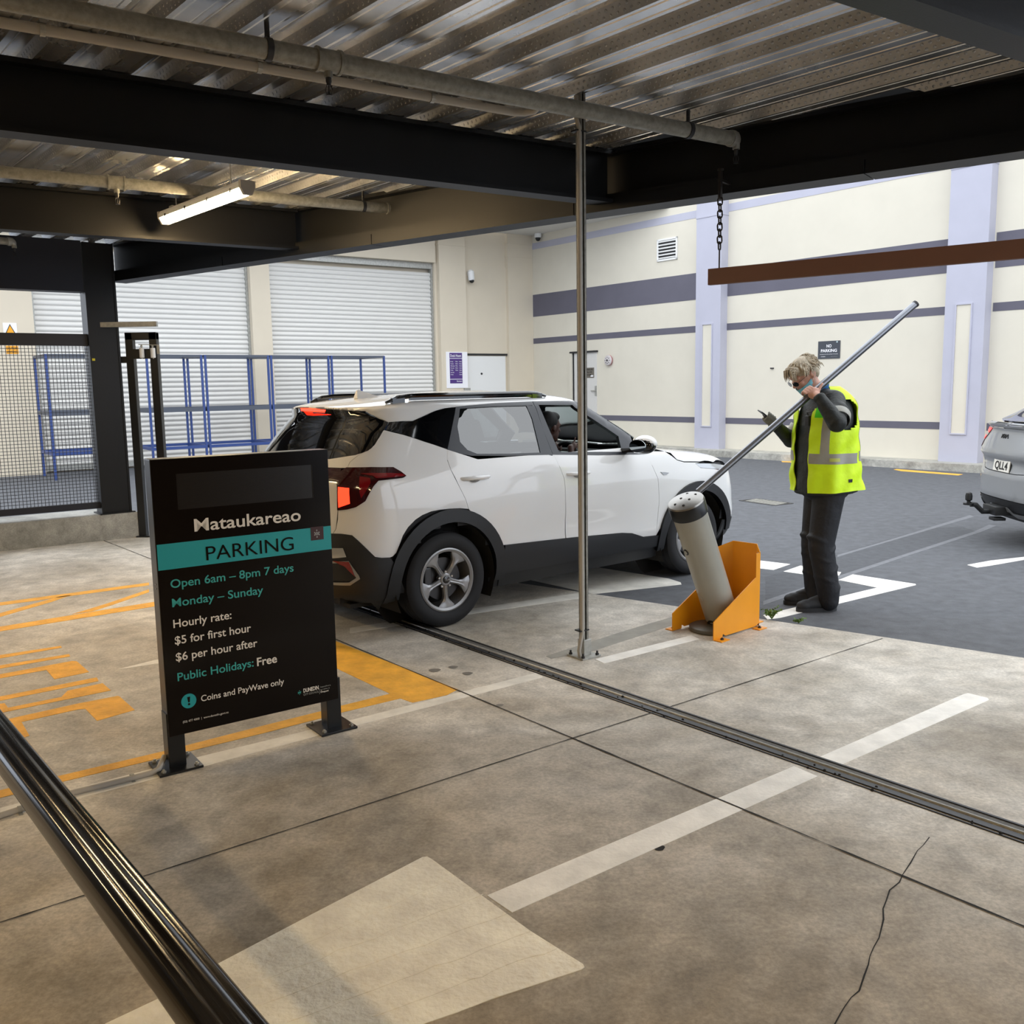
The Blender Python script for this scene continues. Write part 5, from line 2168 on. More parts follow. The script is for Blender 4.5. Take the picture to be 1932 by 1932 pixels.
# ------------------------------------------------------------------ white SUV
Pw = AT(849.5, 1182.5)
SUV_AZ = 51.0
e2s = V3(-U(SUV_AZ)[1], U(SUV_AZ)[0], 0)
SO = Pw + e2s * .885
SO[2] = 0
HZ, RT = .332, .335
WBASE = 2.63
suv = Form(
    XR=[(.0, -.55), (.2, -.62), (.28, -.80), (.40, -.875), (.6, -.885), (.74, -.85), (.9, -.835), (1.02, -.83), (1.1, -.80), (1.2, -.735), (1.3, -.66), (1.4, -.58), (1.455, -.525), (1.49, -.505), (1.515, -.545), (1.535, -.55), (1.555, -.43), (1.58, -.29), (1.60, -.10), (1.62, .25), (1.635, .7), (1.7, .8)],
    XF=[(.0, 3.2), (.2, 3.3), (.32, 3.44), (.5, 3.49), (.7, 3.46), (.82, 3.42), (.91, 3.38), (.96, 3.33), (1.0, 3.25), (1.03, 3.12), (1.06, 2.92), (1.085, 2.68), (1.10, 2.48), (1.12, 2.37), (1.24, 2.17), (1.37, 1.94), (1.497, 1.72), (1.535, 1.64), (1.56, 1.58), (1.59, 1.46), (1.61, 1.28), (1.625, 1.0), (1.635, .8), (1.7, .8)],
    WT=[(.0, .74), (.2, .80), (.3, .845), (.45, .872), (.7, .88), (.88, .882), (1.0, .868), (1.08, .848), (1.15, .815), (1.3, .75), (1.42, .695), (1.50, .658), (1.54, .635), (1.565, .60), (1.59, .52), (1.61, .40), (1.622, .26), (1.63, .12), (1.634, .0), (1.8, -.5)],
    CR=[(.2, .48), (.6, .50), (.9, .46), (1.1, .42), (1.4, .36), (1.6, .36)],
    CF=[(.2, .5), (.6, .55), (.9, .5), (1.0, .55), (1.1, .42), (1.3, .32), (1.6, .3)],
    ztop=1.6335, origin=SO, az=SUV_AZ,
    bulge=[(0, .62, .38, .22, .018), (WBASE, .62, .40, .22, .018), (1.3, .55, .55, .14, -.022)])

car = thing('white_car', 'white compact SUV stopped behind the steel pole with its brake lamp lit', 'car', SO)
sp = suv
side = lambda pts: sp.P('side', pts)
rear = lambda pts: sp.P('rear', pts)

ARO, ARI = .497, .408                      # outer edge of arch trim, wheel opening


def lower_edge(x0, x1):
    return None


# key lines read on the right-hand side
gap_q = side([(844.4, 848), (843.8, 867.4), (850.6, 886), (866.1, 917.1), (878.6, 942), (884.2, 960.6)])       # quarter / rear door
gap_m = side([(1042.9, 858), (1055.3, 878.8), (1064.6, 903.6), (1067, 944), (1067, 1016)])                     # rear / front door
gap_f = side([(1216.8, 857), (1230.7, 878.8), (1241.6, 903.6), (1244, 944), (1240, 984.3), (1237.9, 1010.7)])  # front door / wing
paint_low = side([(943.5, 1029.4), (1067.7, 1015.4), (1173.3, 1005.5), (1192, 1006.1), (1213.7, 1012.9), (1238, 1010)])
belt_z = .5 * (side([(900, 858.6)])[0][1] + side([(1100, 857.8)])[0][1])
zsill0, zsill1 = .33, .22

ACR, ACF = .02, WBASE + .03
arch_r = arc(ACR, HZ, ARO, 0, 180, 22)       # from front of rear wheel over the top to its rear
arch_f = arc(ACF, HZ, ARO - .012, 0, 180, 22)
hi_r = [p for p in arch_r]


def both(name, items, m, **k):
    """the part on the right-hand side and its twin on the left"""
    a_ = sp.panel(name, items, m, car, **k)
    c_ = sp.panel(name, items, m, car, flip=True, **k)
    return a_, c_


# rear door: belt - gap_m down - paint edge - arch - gap_q up
xq_bot = gap_q[-1]
arch_front_part = [p for p in arch_r if p[0] > gap_q[-1][0] and p[1] > paint_low[0][1]]
rear_door_poly = [gap_q[0]] + [(gap_q[0][0] + (gap_m[0][0] - gap_q[0][0]) * .25, belt_z), (gap_m[0][0], belt_z)] + gap_m[1:-1] + [(gap_m[-1][0], paint_low[1][1])] + [(arch_front_part[0][0] + .0, paint_low[0][1])] + arch_front_part + gap_q[::-1][0:-1]
rdoor_r, rdoor_l = both('rear_door', [('side', rear_door_poly)], M['pearl'])
front_door_poly = [(gap_m[0][0] + .0, belt_z), (gap_f[0][0], belt_z + .0)] + gap_f[1:-1] + [(gap_f[-1][0], paint_low[-1][1])] + paint_low[1:-1][::-1] + gap_m[1:-1][::-1]
fdoor_r, fdoor_l = both('front_door', [('side', front_door_poly)], M['pearl'])

# door handles
for (xa, ya, xb, yb), drs in (((869, 899, 924, 903), (rdoor_r, rdoor_l)), ((1069, 891, 1113, 894), (fdoor_r, fdoor_l))):
    pa_, pb_ = sp.px(xa, ya), sp.px(xb, yb)
    for sgn, dr in ((1, drs[0]), (-1, drs[1])):
        f_ = lambda p, o: sp.B(p[0], (p[1] - o) * sgn, (pa_[2] + pb_[2]) / 2)
        b = MB()
        pts = [f_(pa_, -.004), f_(pa_ + (pb_ - pa_) * .12, .022), f_(pa_ + (pb_ - pa_) * .5, .034), f_(pa_ + (pb_ - pa_) * .88, .022), f_(pb_, -.004)]
        b.tube(pts, [.010, .014, .0155, .014, .010], 10)
        b.build('door_handle', M['pearl'], dr, smooth=True)
        b = MB()
        q = pa_ + (pb_ - pa_) * .45
        b.ball(sp.B(q[0], (q[1] - .0) * sgn, q[2] - .012), (.045, .045, .024), 12, 8)
        b.build('handle_recess', M['silver_trim'], dr, smooth=True)

# rear quarter, wrapping to the lamp and tailgate gap
quarter_px_top = [(726.4, 811.5), (760.6, 820), (800, 833), (844.4, 848)]
qp = [(844.4, 848), (843.8, 867.4), (850.6, 886), (866.1, 917.1), (878.6, 942), (884.2, 960.6)]
lamp_low = [(637.6, 963), (655, 961), (671.8, 956.5), (689, 945.6), (704.4, 917.6), (713.7, 906.8), (740, 903.8), (760.3, 901.3), (765.7, 898.2), (755.7, 890.5), (741, 882), (700, 882.3), (655, 883)]
arch_px = [(884.2, 960.6), (868, 959.2), (850.6, 959.9), (830, 962), (813.4, 965.2), (797, 972), (783.9, 980.7), (770, 995), (760.6, 1010.2), (754, 1028), (748.1, 1042.9), (741, 1050)]
arch_ang = [p for p in arc(0, HZ, ARO, 62, 158, 16)]
bump_px = [(735.7, 1052.2), (720, 1052.8), (707.8, 1051.2), (692, 1036), (679.8, 1024.2), (664.3, 1010.2), (645, 1007.5), (628, 1007)]
qpoly = rear(quarter_px_top + qp[1:]) + rear(arch_px[1:]) + rear(bump_px) + rear([(634, 998), (637.3, 980)]) + rear(lamp_low) + rear([(660, 872), (677, 858), (694, 850.4), (706.5, 839.6), (723.6, 811.6)])
quarter = both('rear_quarter', [('rear', qpoly)], M['pearl'], grid=.045)

# tail lamps
lampz = rear([(765.7, 898.2)])[0][1]
lamp_in = rear([(655, 883), (637.6, 890), (637.6, 963)])
lt_poly = rear(lamp_low[::-1]) + rear([(637.5, 925), (637, 895), (640, 883.2)])[0:2]
lamps = both('tail_lamp', [('rear', lt_poly)], M['lamp_dark'], off=.012, skirt=.03)
glow = rear([(640, 919.5), (660, 921.5), (661.5, 950), (640.5, 957.5)])
hook = rear([(679, 895), (700, 894), (735, 893.5), (757, 895), (763, 898), (757, 899.5), (709, 903.5), (703, 899)])
ribs_ = rear([(679, 900), (698, 903), (699, 912), (690, 928), (682, 940), (679, 930)])
for lp, fl in zip(lamps, (False, True)):
    for nm, poly, mm, of in (('brake_light', glow, M['lamp_lit'], .0145), ('light_bar', hook, M['lamp_red'], .0145), ('side_reflector', ribs_, M['lamp_red'], .014)):
        sp.panel(nm, [('rear', poly)], mm, lp, off=of, skirt=.001, shrink=0, grid=.03, flip=fl)

# tailgate below the glass, across the middle (mirror symmetric)
gx_hi = rear([(694, 850.4)])[0]
gx_gap = rear([(637.6, 905)])[0]
gx_low = rear([(628, 1007)])[0]
bar_z = rear([(640, 884)])[0][1]
glass_low = rear([(622, 865.8), (670.8, 858.2), (694, 850.4)])
zg = glass_low[0][1] - .015
right_edge = [glass_low[2], rear([(677, 858)])[0], rear([(660, 872)])[0], rear([(655, 883)])[0]]
tg_up = [(-p[0], p[1]) for p in right_edge] + []
tail_hi = [(0, zg)] + [glass_low[0], glass_low[1]] + right_edge + [(0, bar_z)] + [(-p[0], p[1]) for p in right_edge[::-1]] + [(-glass_low[1][0], glass_low[1][1]), (-glass_low[0][0], glass_low[0][1])]
low_r = [rear([(637.6, 908)])[0], rear([(637.4, 963)])[0], rear([(634, 998)])[0], rear([(628, 1007)])[0]]
zbar_l = low_r[0][1]
tail_lo = [(0, zbar_l)] + low_r + [(0, low_r[-1][1])] + [(-p[0], p[1]) for p in low_r[::-1]]
tg = sp.panel('tailgate', [('rear', tail_hi), ('rear', tail_lo)], M['pearl'], car)
lb_ = [(low_r[0][0], bar_z), low_r[0], (-low_r[0][0], zbar_l), (-low_r[0][0], bar_z)]
sp.panel('tail_light_bar', [('rear', lb_)], M['lamp_dark'], tg, off=.006, skirt=.02)
b = MB()
zpl = .72
b.box(sp.B(sp.XR(zpl) - .014, 0, zpl), (.012, .36, .125), (sp.e1, sp.e2, UP))
npl = b.build('number_plate', M['plate_white'], car)

# rear bumper (black) with silver corner trim and red reflector
bl = rear([(628, 1007)])[0]
bump_r = rear([(735.7, 1052.2), (720, 1052.8), (707.8, 1051.2), (692, 1036), (679.8, 1024.2), (664.3, 1010.2), (645, 1007.5), (628, 1007)])
arch_rear = [sp.par('rear', q) for q in sp.surf('side', arc(ACR, HZ, ARO - .002, 158, 200, 7))]
brp = arch_rear[::-1] + bump_r
zlow = .24
cor_l = (arch_rear[-1][0], zlow)
bpoly = [(0, zlow), cor_l] + brp + [(0, bl[1])]
bpoly_full = [(p[0], p[1]) for p in bpoly[1:-1]] + [(0, bl[1])] + [(-p[0], p[1]) for p in bpoly[1:-1][::-1]] + [(0, zlow)]
bump = sp.panel('rear_bumper', [('rear', bpoly_full)], M['clad'], car, off=.012)
for fl in (False, True):
    rf = rear([(630, 1057), (659.4, 1059), (665, 1071), (671, 1087), (652, 1068)])
    r_ = sp.panel('reflector', [('rear', rf)], M['lamp_red'], bump, off=.018, skirt=.004, shrink=0, grid=.03, flip=fl)
    tr_ = rear([(620, 1058), (659, 1057.5), (678, 1085), (680, 1091), (662, 1102), (620, 1100), (620, 1096), (660, 1097), (673, 1089), (657, 1061), (620, 1062)])
    sp.panel('silver_corner_trim', [('rear', tr_)], M['silver_trim'], bump, off=.017, skirt=.004, shrink=0, grid=.03, flip=fl)
    fg = rear([(622, 1034), (649, 1034), (655, 1050), (622, 1053)])
    sp.panel('fog_lamp', [('rear', fg)], M['lens_clear'], bump, off=.017, skirt=.004, shrink=0, grid=.03, flip=fl)

# rear glass, spoiler lip is part of the roof
rg_r = [(616, 770.5), (645, 772.5), (675.5, 776.2), (700, 784), (723.6, 793), (732.6, 796.2), (729, 803), (723.6, 811.6), (716, 826), (706.5, 839.6), (701, 846), (694, 850.4), (683, 855), (670.8, 858.2), (646, 862), (622, 865.8)]
rgp = rear(rg_r)
ztopg = rgp[0][1]
rg_full = [(0, ztopg)] + rgp[1:] + [(0, zg)] + [(-p[0], p[1]) for p in rgp[1:][::-1]]
M['rear_glass'] = mat('black_rear_glass', '#06070a', .03, coat=1.0, spec=.8)
rgl = sp.panel('rear_window', [('rear', rg_full)], M['rear_glass'], car, off=.0, skirt=.02)
# high-level brake light
hb = rear([(567.5, 770.5), (590, 771), (615, 773.5), (613, 777.8), (590, 776.8), (569, 775)])
zb_hi = .5 * (hb[0][1] + hb[3][1])

# side glass
pane_rear = side([(867.7, 771), (900, 768.8), (993, 765.4), (1000, 775), (1019.6, 853.9), (960, 856), (900, 856.3), (881.7, 848.8), (868, 834), (863, 805)])
both('rear_door_glass', [('side', pane_rear)], M['glass_mid'], off=-.004, shrink=.001, skirt=.006)
quart_g = side([(733.6, 796.4), (757, 794.8), (779, 794.4), (800, 785), (822.7, 774.6), (840, 770), (859.5, 768), (853, 805), (844.4, 847), (800, 832.5), (760.6, 819.3), (727.5, 811)])
both('quarter_glass', [('side', quart_g)], M['rear_glass'], off=.001, shrink=.001, skirt=.01)
front_open = side([(1015.5, 764.1), (1079.5, 764.1), (1085.7, 769.7), (1125, 795), (1166.5, 823.1), (1172.7, 852.3), (1054.7, 852.9)])
sp.panel('front_door_glass', [('side', front_open)], M['glass_clear'], car, off=-.004, shrink=.001, skirt=.004, flip=True)
fr_rear = [[(860, 767.4), (930, 761), (1004, 757.6), (1004.5, 765), (993, 765.4), (930, 767.2), (867.7, 771)],
           [(1004, 757.6), (1025, 812), (1042.9, 858), (1042, 860), (1019.6, 853.9), (1004, 790), (993, 765.4)],
           [(844.4, 848), (868, 834), (881.7, 848.8), (900, 856.3), (960, 856), (1019.6, 853.9), (1042.9, 858), (960, 860), (890, 860), (868, 856)],
           [(860, 767.4), (867.7, 771), (863, 805), (868, 834), (844.4, 848), (853, 805)]]
fr_front = [[(1005, 757.6), (1016, 764), (1035, 808), (1054.7, 852.9), (1043.5, 858), (1025, 812)],
            [(1005, 757.4), (1045, 757), (1086, 757.6), (1079.5, 764.1), (1016, 764)],
            [(1086, 757.6), (1103, 765.4), (1145, 793), (1188.8, 822.5), (1167.7, 812), (1166.5, 823.1), (1125, 795), (1085.7, 769.7), (1079.5, 764.1)],
            [(1043.5, 858), (1054.7, 852.9), (1172.7, 852.3), (1194, 854), (1217, 857), (1130, 859)],
            [(1167.7, 812), (1189, 822), (1196, 854), (1173.5, 852.4), (1166.5, 823.1)]]
both('rear_window_frame', [('side', side(p)) for p in fr_rear], M['frame_grey'], off=.001, shrink=0, skirt=.02)
both('front_window_frame', [('side', side(p)) for p in fr_front], M['frame_grey'], off=.001, shrink=0, skirt=.03)

# roof with spoiler
roof_side = [(732, 796), (757, 794), (779, 793.6), (800, 784), (822.7, 773.6), (840, 769), (860, 766.5), (930, 760.4), (1004, 757), (1045, 756.4), (1084, 757)]
rs_ = sp.P('roll', roof_side)
sp_r = sp.P('roll', [(723.6, 792), (700, 782.6), (675.5, 775), (645, 771), (616, 769)])
back_x = min(p[0] for p in sp_r)
xw = 1.56                                  # windscreen header
xm = lambda p: (p[0], -p[1])
rp_ = sp_r[::-1][1:] + rs_
roof_poly = [(sp_r[-1][0], 0)] + rp_ + [(rs_[-1][0] + .03, .45), (xw - .0, .22), (xw + .01, 0), (xw, -.22), (rs_[-1][0] + .03, -.45)] + [xm(p) for p in rp_[::-1]]
roof = sp.panel('roof', [('roll', roof_poly)], M['pearl'], car, grid=.05)
sp.panel('high_brake_light', [('rear', hb)], M['lamp_lit'], roof, off=.004, skirt=.004, shrink=0, grid=.03)

# windscreen, bonnet
zc_ = lambda x, y: sp.surf('top', [(x, y)])[0]
ws = []
apx = [sp.px(*q) for q in [(1090, 757.6), (1106, 765.4), (1146, 791), (1186, 819), (1197, 832)]]
ap = [(p[0] + .03, p[1] + .03) for p in apx]
ws_poly = [(xw + .012, 0), (xw + .0, -.22)] + [(p[0], p[1]) for p in ap] + [(2.30, -.45), (2.37, 0), (2.30, .45)] + [(p[0], -p[1]) for p in ap[::-1]] + [(xw, .22)]
sp.panel('windscreen', [('top', ws_poly)], M['glass_clear'], car, off=-.003, skirt=.004, shrink=.001, grid=.06)
hood_px = [(1216, 851), (1253, 851.5), (1277.6, 868.4), (1290.6, 872), (1320, 872.4), (1346, 872.4)]
hp = [sp.px(*q) for q in hood_px]
hq = [(p[0], p[1]) for p in hp]
hood_poly = [(2.385, 0), (2.31, -.45), (2.2, -.70)] + hq[1:] + [(3.24, hq[-1][1] + .12), (3.33, -.3), (3.36, 0), (3.33, .3), (3.24, -hq[-1][1] - .12)] + [(p[0], -p[1]) for p in hq[1:][::-1]] + [(2.2, .70), (2.31, .45)]
sp.panel('bonnet', [('top', hood_poly)], M['pearl'], car, grid=.06)
b = MB()
b.box(sp.B(2.3, 0, 1.05), (.18, 1.2, .05), (sp.e1, sp.e2, UP))
b.build('cowl', M['dark_in'], car)
# front wing
hz_ = [(p[0], p[2]) for p in hp]
arch_fr = [p for p in arc(ACF, HZ, ARO - .012, 12, 165, 24)]
wing_poly = gap_f[:-1] + [(gap_f[-1][0], paint_low[-1][1])] + [p for p in arch_fr[::-1] if p[1] > paint_low[-1][1] - .02] + [(3.17, .46), (3.2, .78), (3.16, .86)] + side([(1346.2, 884.6), (1321.6, 882.6), (1311.9, 874.6)]) + [(p[0], p[1] - .0) for p in hz_[1:-1][::-1]] + [(2.0, hz_[0][1])] + side([(1212, 852)])
both('front_wing', [('side', wing_poly)], M['pearl'], grid=.05)
hl = side([(1311.9, 874.4), (1330, 874), (1348.8, 874.4)]) + [(3.22, .905), (3.24, .87)] + side([(1346.2, 884.5), (1321.6, 882.5)])
both('headlamp', [('side', hl)], M['lens_clear'], off=-.002, grid=.03)
rp = side([(1246, 890.5), (1254, 890.8), (1262, 892), (1257, 896), (1252, 896.5)])
both('side_repeater', [('side', rp)], M['silver_trim'], off=.004, skirt=.004, shrink=0, grid=.02)
# front fascia
fa = sp.par('front', sp.surf('side', [(3.17, .6)])[0])[0]
fb = sp.par('front', sp.surf('side', [(3.0, .35)])[0])[0]
sp.panel('front_bumper', [('front', [(-fa, .44), (fa, .44), (fa, .86), (fa * .6, .9), (-fa * .6, .9), (-fa, .86)])], M['pearl'], car)
sp.panel('front_lip', [('front', [(-fb, .22), (fb, .22), (fb, .44), (-fb, .44)])], M['clad'], car, off=.008)
sp.panel('grille', [('front', [(-.34, .62), (.34, .62), (.40, .80), (-.40, .80)])], M['gloss_black'], car, off=.006, skirt=.004)

# cladding: sills and arches
xs0, xs1 = arch_r[0][0] - .03, arch_f[-1][0] + .03
sill_top = [(p[0], p[1]) for p in paint_low]
sill = [(xs0, .30)] + [(xs0 + .02, sill_top[0][1])] + sill_top[1:-1] + [(xs1, sill_top[-1][1]), (xs1, .30)]
both('sill_cladding', [('side', sill)], M['clad'], off=.010)
both('sill_lower', [('side', [(xs0 + .02, .19), (xs0, .30), (xs1, .30), (xs1 - .02, .19)])], M['clad'], off=-.012)
for cx_, nm in ((0, 'rear_arch_trim'), (WBASE, 'front_arch_trim')):
    for fl in (False, True):
        a0, a1 = (-8, 190) if cx_ == 0 else (-6, 188)
        if cx_:
            a0 = 2
        ac_ = ACF if cx_ else ACR
        outer, inner = arc(ac_, HZ, ARO + (-.010 if cx_ else .002), a0, a1, 30), arc(ac_, HZ, ARI, a0, a1, 30)
        sp.panel(nm, [('side', outer + inner[::-1])], M['clad'], car, off=.022, skirt=.05, shrink=0, grid=.035, flip=fl)
fl_pts = [(3.02, .34), (3.09, .40), (3.12, .47), (3.30, .46), (3.36, .40), (3.30, .30), (3.10, .26)]
# inner dark shell and wheel wells
b = MB()
inn = lambda q: sp.surf('rear', q)
rows_ = []
zs = np.linspace(.20, belt_z - .03, 12)
th = np.linspace(-math.pi, math.pi, 121)[:-1]
ctr = V3(1.3, 0, 0)
for z in zs:
    d0 = np.stack([np.cos(th), np.sin(th), 0 * th], 1)
    o_ = ctr + d0 * 3.2 + V3(0, 0, z)
    pts = sp.march(o_, -d0, 3.2, .03)
    pts = pts - d0 * .028
    rows_.append(pts)
V, keep = [], []
for r_ in rows_:
    V += list(sp.toworld(r_))
nT = len(th)
Fc = []
loc = np.concatenate(rows_)
for i in range(len(zs) - 1):
    for j in range(nT):
        q = (i * nT + j, i * nT + (j + 1) % nT, (i + 1) * nT + (j + 1) % nT, (i + 1) * nT + j)
        c_ = loc[list(q)].mean(0)
        if abs(c_[1]) > .55 and any((c_[0] - cx_) ** 2 + (c_[2] - HZ) ** 2 < (ARI + .02) ** 2 for cx_ in (ACR, ACF)):
            continue
        Fc.append(q)
b.add(V, Fc)
b.build('inner_shell', M['dark_in'], car)
b = MB()
b.box(sp.B(1.3, 0, .21), (3.9, 1.3, .03), (sp.e1, sp.e2, UP))
b.box(sp.B(-.45, 0, .28), (.5, 1.2, .1), (sp.e1, sp.e2, UP))
b.build('underbody', M['joint'], car)
for cx_ in (0, WBASE):
    for sgn in (-1, 1):
        b = MB()
        c_ = sp.B(cx_, sgn * .86, HZ)
        n_ = 28
        V, Fc = [], []
        for k in range(n_ + 1):
            a_ = math.radians(-25 + 230 * k / n_)
            for yy in (.86, .52):
                V.append(sp.B(cx_ + (ARI + .012) * math.cos(a_), sgn * yy, HZ + (ARI + .012) * math.sin(a_)))
        for k in range(n_):
            Fc.append((2 * k, 2 * k + 1, 2 * k + 3, 2 * k + 2))
        b.add(V, Fc)
        b.add([sp.B(cx_ + (ARI + .02) * math.cos(a_), sgn * .52, HZ + (ARI + .02) * math.sin(a_)) for a_ in np.linspace(0, 2 * math.pi, 25)[:-1]], [tuple(range(24))])
        b.build('wheel_well', M['joint'], car)
for x_ in (0, WBASE):
    for sgn in (-1, 1):
        wh = thing('tmp', '', '', car['_o'])
        bpy.data.objects.remove(wh)
        wheel(sp, x_, sgn * .875, HZ, RT, .215, car, sgn)

# roof rails, antenna, mirrors
rail_r = [(726, 750.5), (748, 750), (800, 743.5), (880, 739), (960, 737), (1015, 738.2), (1024, 740.5)]
for sgn in (1, -1):
    b = MB()
    pts = []
    for k, x_ in enumerate(np.linspace(-.26, 1.20, 16)):
        q = sp.surf('top', [(x_, -.555)])[0]
        lift = .036 if 0 < k < 15 else .010
        if k in (1, 14):
            lift = .032
        pts.append(sp.B(q[0], q[1] * sgn, q[2] + lift))
    b.tube(pts, [.010] + [.017] * 14 + [.010], 10)
    for k in (1, 14):
        b.bar(pts[k] - V3(0, 0, .05), pts[k] + V3(0, 0, .0), .10, .03, up=sp.e2)
    for k in range(2, 14):
        b.bar(pts[k] - V3(0, 0, .016), pts[k + 1] - V3(0, 0, .016), .022, .03)
    b.build('roof_rail', M['gloss_black'], car, smooth=True)
q = sp.surf('top', [(-.08, 0)])[0]
b = MB()
prf = [(-.09, -.012), (-.10, .0), (-.085, .055), (-.075, .06), (-.05, .05), (.03, .022), (.10, .004), (.11, -.012)]
V = []
for x_, z_ in prf:
    hw = .006 + .022 * max(0, 1 - max(z_, 0) / .06)
    V += [sp.B(q[0] + x_, -hw, q[2] + z_), sp.B(q[0] + x_, hw, q[2] + z_)]
n_ = len(prf)
b.add(V, [(2 * i, 2 * i + 2, 2 * i + 3, 2 * i + 1) for i in range(n_ - 1)] + [tuple(2 * i for i in range(n_)), tuple(2 * i + 1 for i in range(n_))[::-1]])
b.build('shark_fin_antenna', M['pearl'], car)
mp = V3(1.80, -.84, 1.16)
for sgn in (1, -1):
    c_ = lambda dx, dy, dz: sp.B(mp[0] + dx, (mp[1] - dy) * sgn, mp[2] + dz)
    b = MB()
    b.bar(c_(.0, -.03, -.03), c_(.02, .10, -.02), .06, .035)
    b.ball(c_(.05, .165, .018), V3(.075, .112, .072), 18, 12, rot=np.stack([sp.e1, sp.e2, UP], 1))
    mh = b.build('mirror', M['gloss_black'], car, smooth=True)
    b = MB()
    b.ball(c_(.058, .165, .028), V3(.076, .114, .070), 18, 12, rot=np.stack([sp.e1, sp.e2, UP], 1))
    for_v = []
    b.v = [tuple(v) for v in b.v]
    cutz = c_(0, 0, .012)[2]
    b.v = [(v[0], v[1], max(v[2], cutz)) for v in b.v]
    b.build('mirror_cap', M['pearl'], mh, smooth=True)
    b = MB()
    ex = unit(sp.e2 * sgn)
    b.lathe([(.001, 0), (.001, 0)], c_(0, 0, 0), sp.e1, 3)
    b = MB()
    ring = [c_(-.028, .165 + .088 * math.cos(a_), .014 + .052 * math.sin(a_)) for a_ in np.linspace(0, 2 * math.pi, 25)[:-1]]
    ngon(b, ring, -sp.e1, .004)
    b.build('mirror_glass', M['mirror_glass'], mh)
wp = [sp.px(*q) for q in ((542, 793), (503, 838))]

# interior: seats, dash, wheel
for y_ in (-.36, .36):
    b = MB()
    b.box(sp.B(1.05, y_, .62), (.5, .5, .16), (sp.e1, sp.e2, UP), bev=.05)
    ba = unit(V3(0, 0, 1) * .94 - sp.e1 * .34)
    b.box(sp.B(.72, y_, .95), (.14, .48, .6), (unit(np.cross(sp.e2, ba)), sp.e2, ba), bev=.05)
    b.box(sp.B(.585, y_, 1.33), (.09, .26, .17), (unit(np.cross(sp.e2, ba)), sp.e2, ba), bev=.03)
    b.build('front_seat', M['dark_in'], car)
b = MB()
b.box(sp.B(.05, 0, .62), (.5, 1.25, .16), (sp.e1, sp.e2, UP), bev=.05)
b.box(sp.B(-.22, 0, .92), (.14, 1.25, .55), (sp.e1, sp.e2, UP), bev=.05)
b.build('rear_seat', M['dark_in'], car)
b = MB()
b.box(sp.B(2.0, 0, .92), (.5, 1.36, .26), (sp.e1, sp.e2, UP), bev=.06)
b.box(sp.B(1.78, -.36, 1.04), (.2, .34, .08), (sp.e1, sp.e2, UP), bev=.03)
b.box(sp.B(1.3, 0, .55), (.9, .24, .3), (sp.e1, sp.e2, UP), bev=.04)
b.build('dashboard', M['trim_light'], car)
SWC = sp.B(1.52, -.37, 1.02)
SWN = unit(sp.e1 * -.90 + UP * .42)
sx = unit(np.cross(SWN, UP))
sy = np.cross(sx, SWN)
b = MB()
b.tube([SWC + .185 * (math.cos(a_) * sx + math.sin(a_) * sy) for a_ in np.linspace(0, 2 * math.pi, 33)[:-1]], .015, 8, closed=True)
b.box(SWC, (.16, .11, .03), (sx, sy, SWN), bev=.01)
for a_ in (0, math.pi, -math.pi / 2):
    b.bar(SWC, SWC + .18 * (math.cos(a_) * sx + math.sin(a_) * sy), .03, .015, up=SWN)
b.tube([SWC - SWN * .02, SWC - SWN * .25], .03, 10)
b.build('steering_wheel', M['dark_in'], car, smooth=True)


# ------------------------------------------------------------------ grey SUV leaving on the right
GO = DEP(1879, 960, 9.25)
GAZ = 95.0
GO = V3(GO[0], GO[1], GZ)
gf = Form(
    XR=[(.0, .3), (.25, .16), (.35, .05), (.5, .0), (.7, .01), (.78, .045), (.84, .05), (.90, -.005), (.95, .01), (1.15, .085), (1.18, .085), (1.20, .02), (1.215, .03), (1.235, .16), (1.26, .24), (1.4, .46), (1.52, .64), (1.545, .58), (1.565, .60), (1.60, .95), (1.64, 1.6), (1.66, 2.2)],
    XF=[(.0, 4.3), (.25, 4.5), (.5, 4.64), (.8, 4.6), (.95, 4.5), (1.0, 4.2), (1.08, 3.5), (1.12, 3.35), (1.4, 2.85), (1.55, 2.5), (1.62, 2.2), (1.66, 2.0)],
    WT=[(.0, .80), (.25, .86), (.4, .90), (.7, .925), (.95, .93), (1.05, .92), (1.15, .88), (1.22, .84), (1.4, .74), (1.52, .66), (1.58, .58), (1.62, .42), (1.645, .2), (1.655, 0), (1.8, -.4)],
    CR=[(.2, .5), (.6, .55), (1.0, .5), (1.2, .45), (1.5, .4)], CF=[(.2, .6), (1.0, .6), (1.5, .4)],
    ztop=1.654, origin=GO, az=GAZ)
gcar = thing('grey_car', 'grey SUV with tow bar driving away at the right edge', 'car', GO)
g = gf
tA = lambda y, z: g.par('rear', g.march([V3(-1.5, y, z)], [V3(1, 0, 0)], 3.0)[0])
R2 = lambda pts: [tA(y, z) for y, z in pts]
sym = lambda pts: R2([(0, pts[0][1])] + pts + [(0, pts[-1][1])] + [(-y, z) for y, z in pts[::-1]])
lampo = [(-.42, 1.155), (-.58, 1.165), (-.74, 1.15), (-.86, 1.12), (-.86, 1.0), (-.74, .935), (-.64, .96), (-.60, 1.02), (-.52, 1.07)]
gt1 = sym([(-.30, 1.165), (-.42, 1.163), (-.52, 1.075), (-.60, 1.02), (-.64, .955), (-.70, .93), (-.66, .86), (-.60, .80), (-.45, .745), (-.3, .735)])
tgm = g.panel('tailgate', [('rear', gt1)], M['car_grey'], gcar, grid=.05)
g.panel('spoiler_lip', [('rear', sym([(-.3, 1.225), (-.7, 1.22), (-.80, 1.20), (-.7, 1.17), (-.3, 1.17)]))], M['car_grey'], tgm, grid=.05)
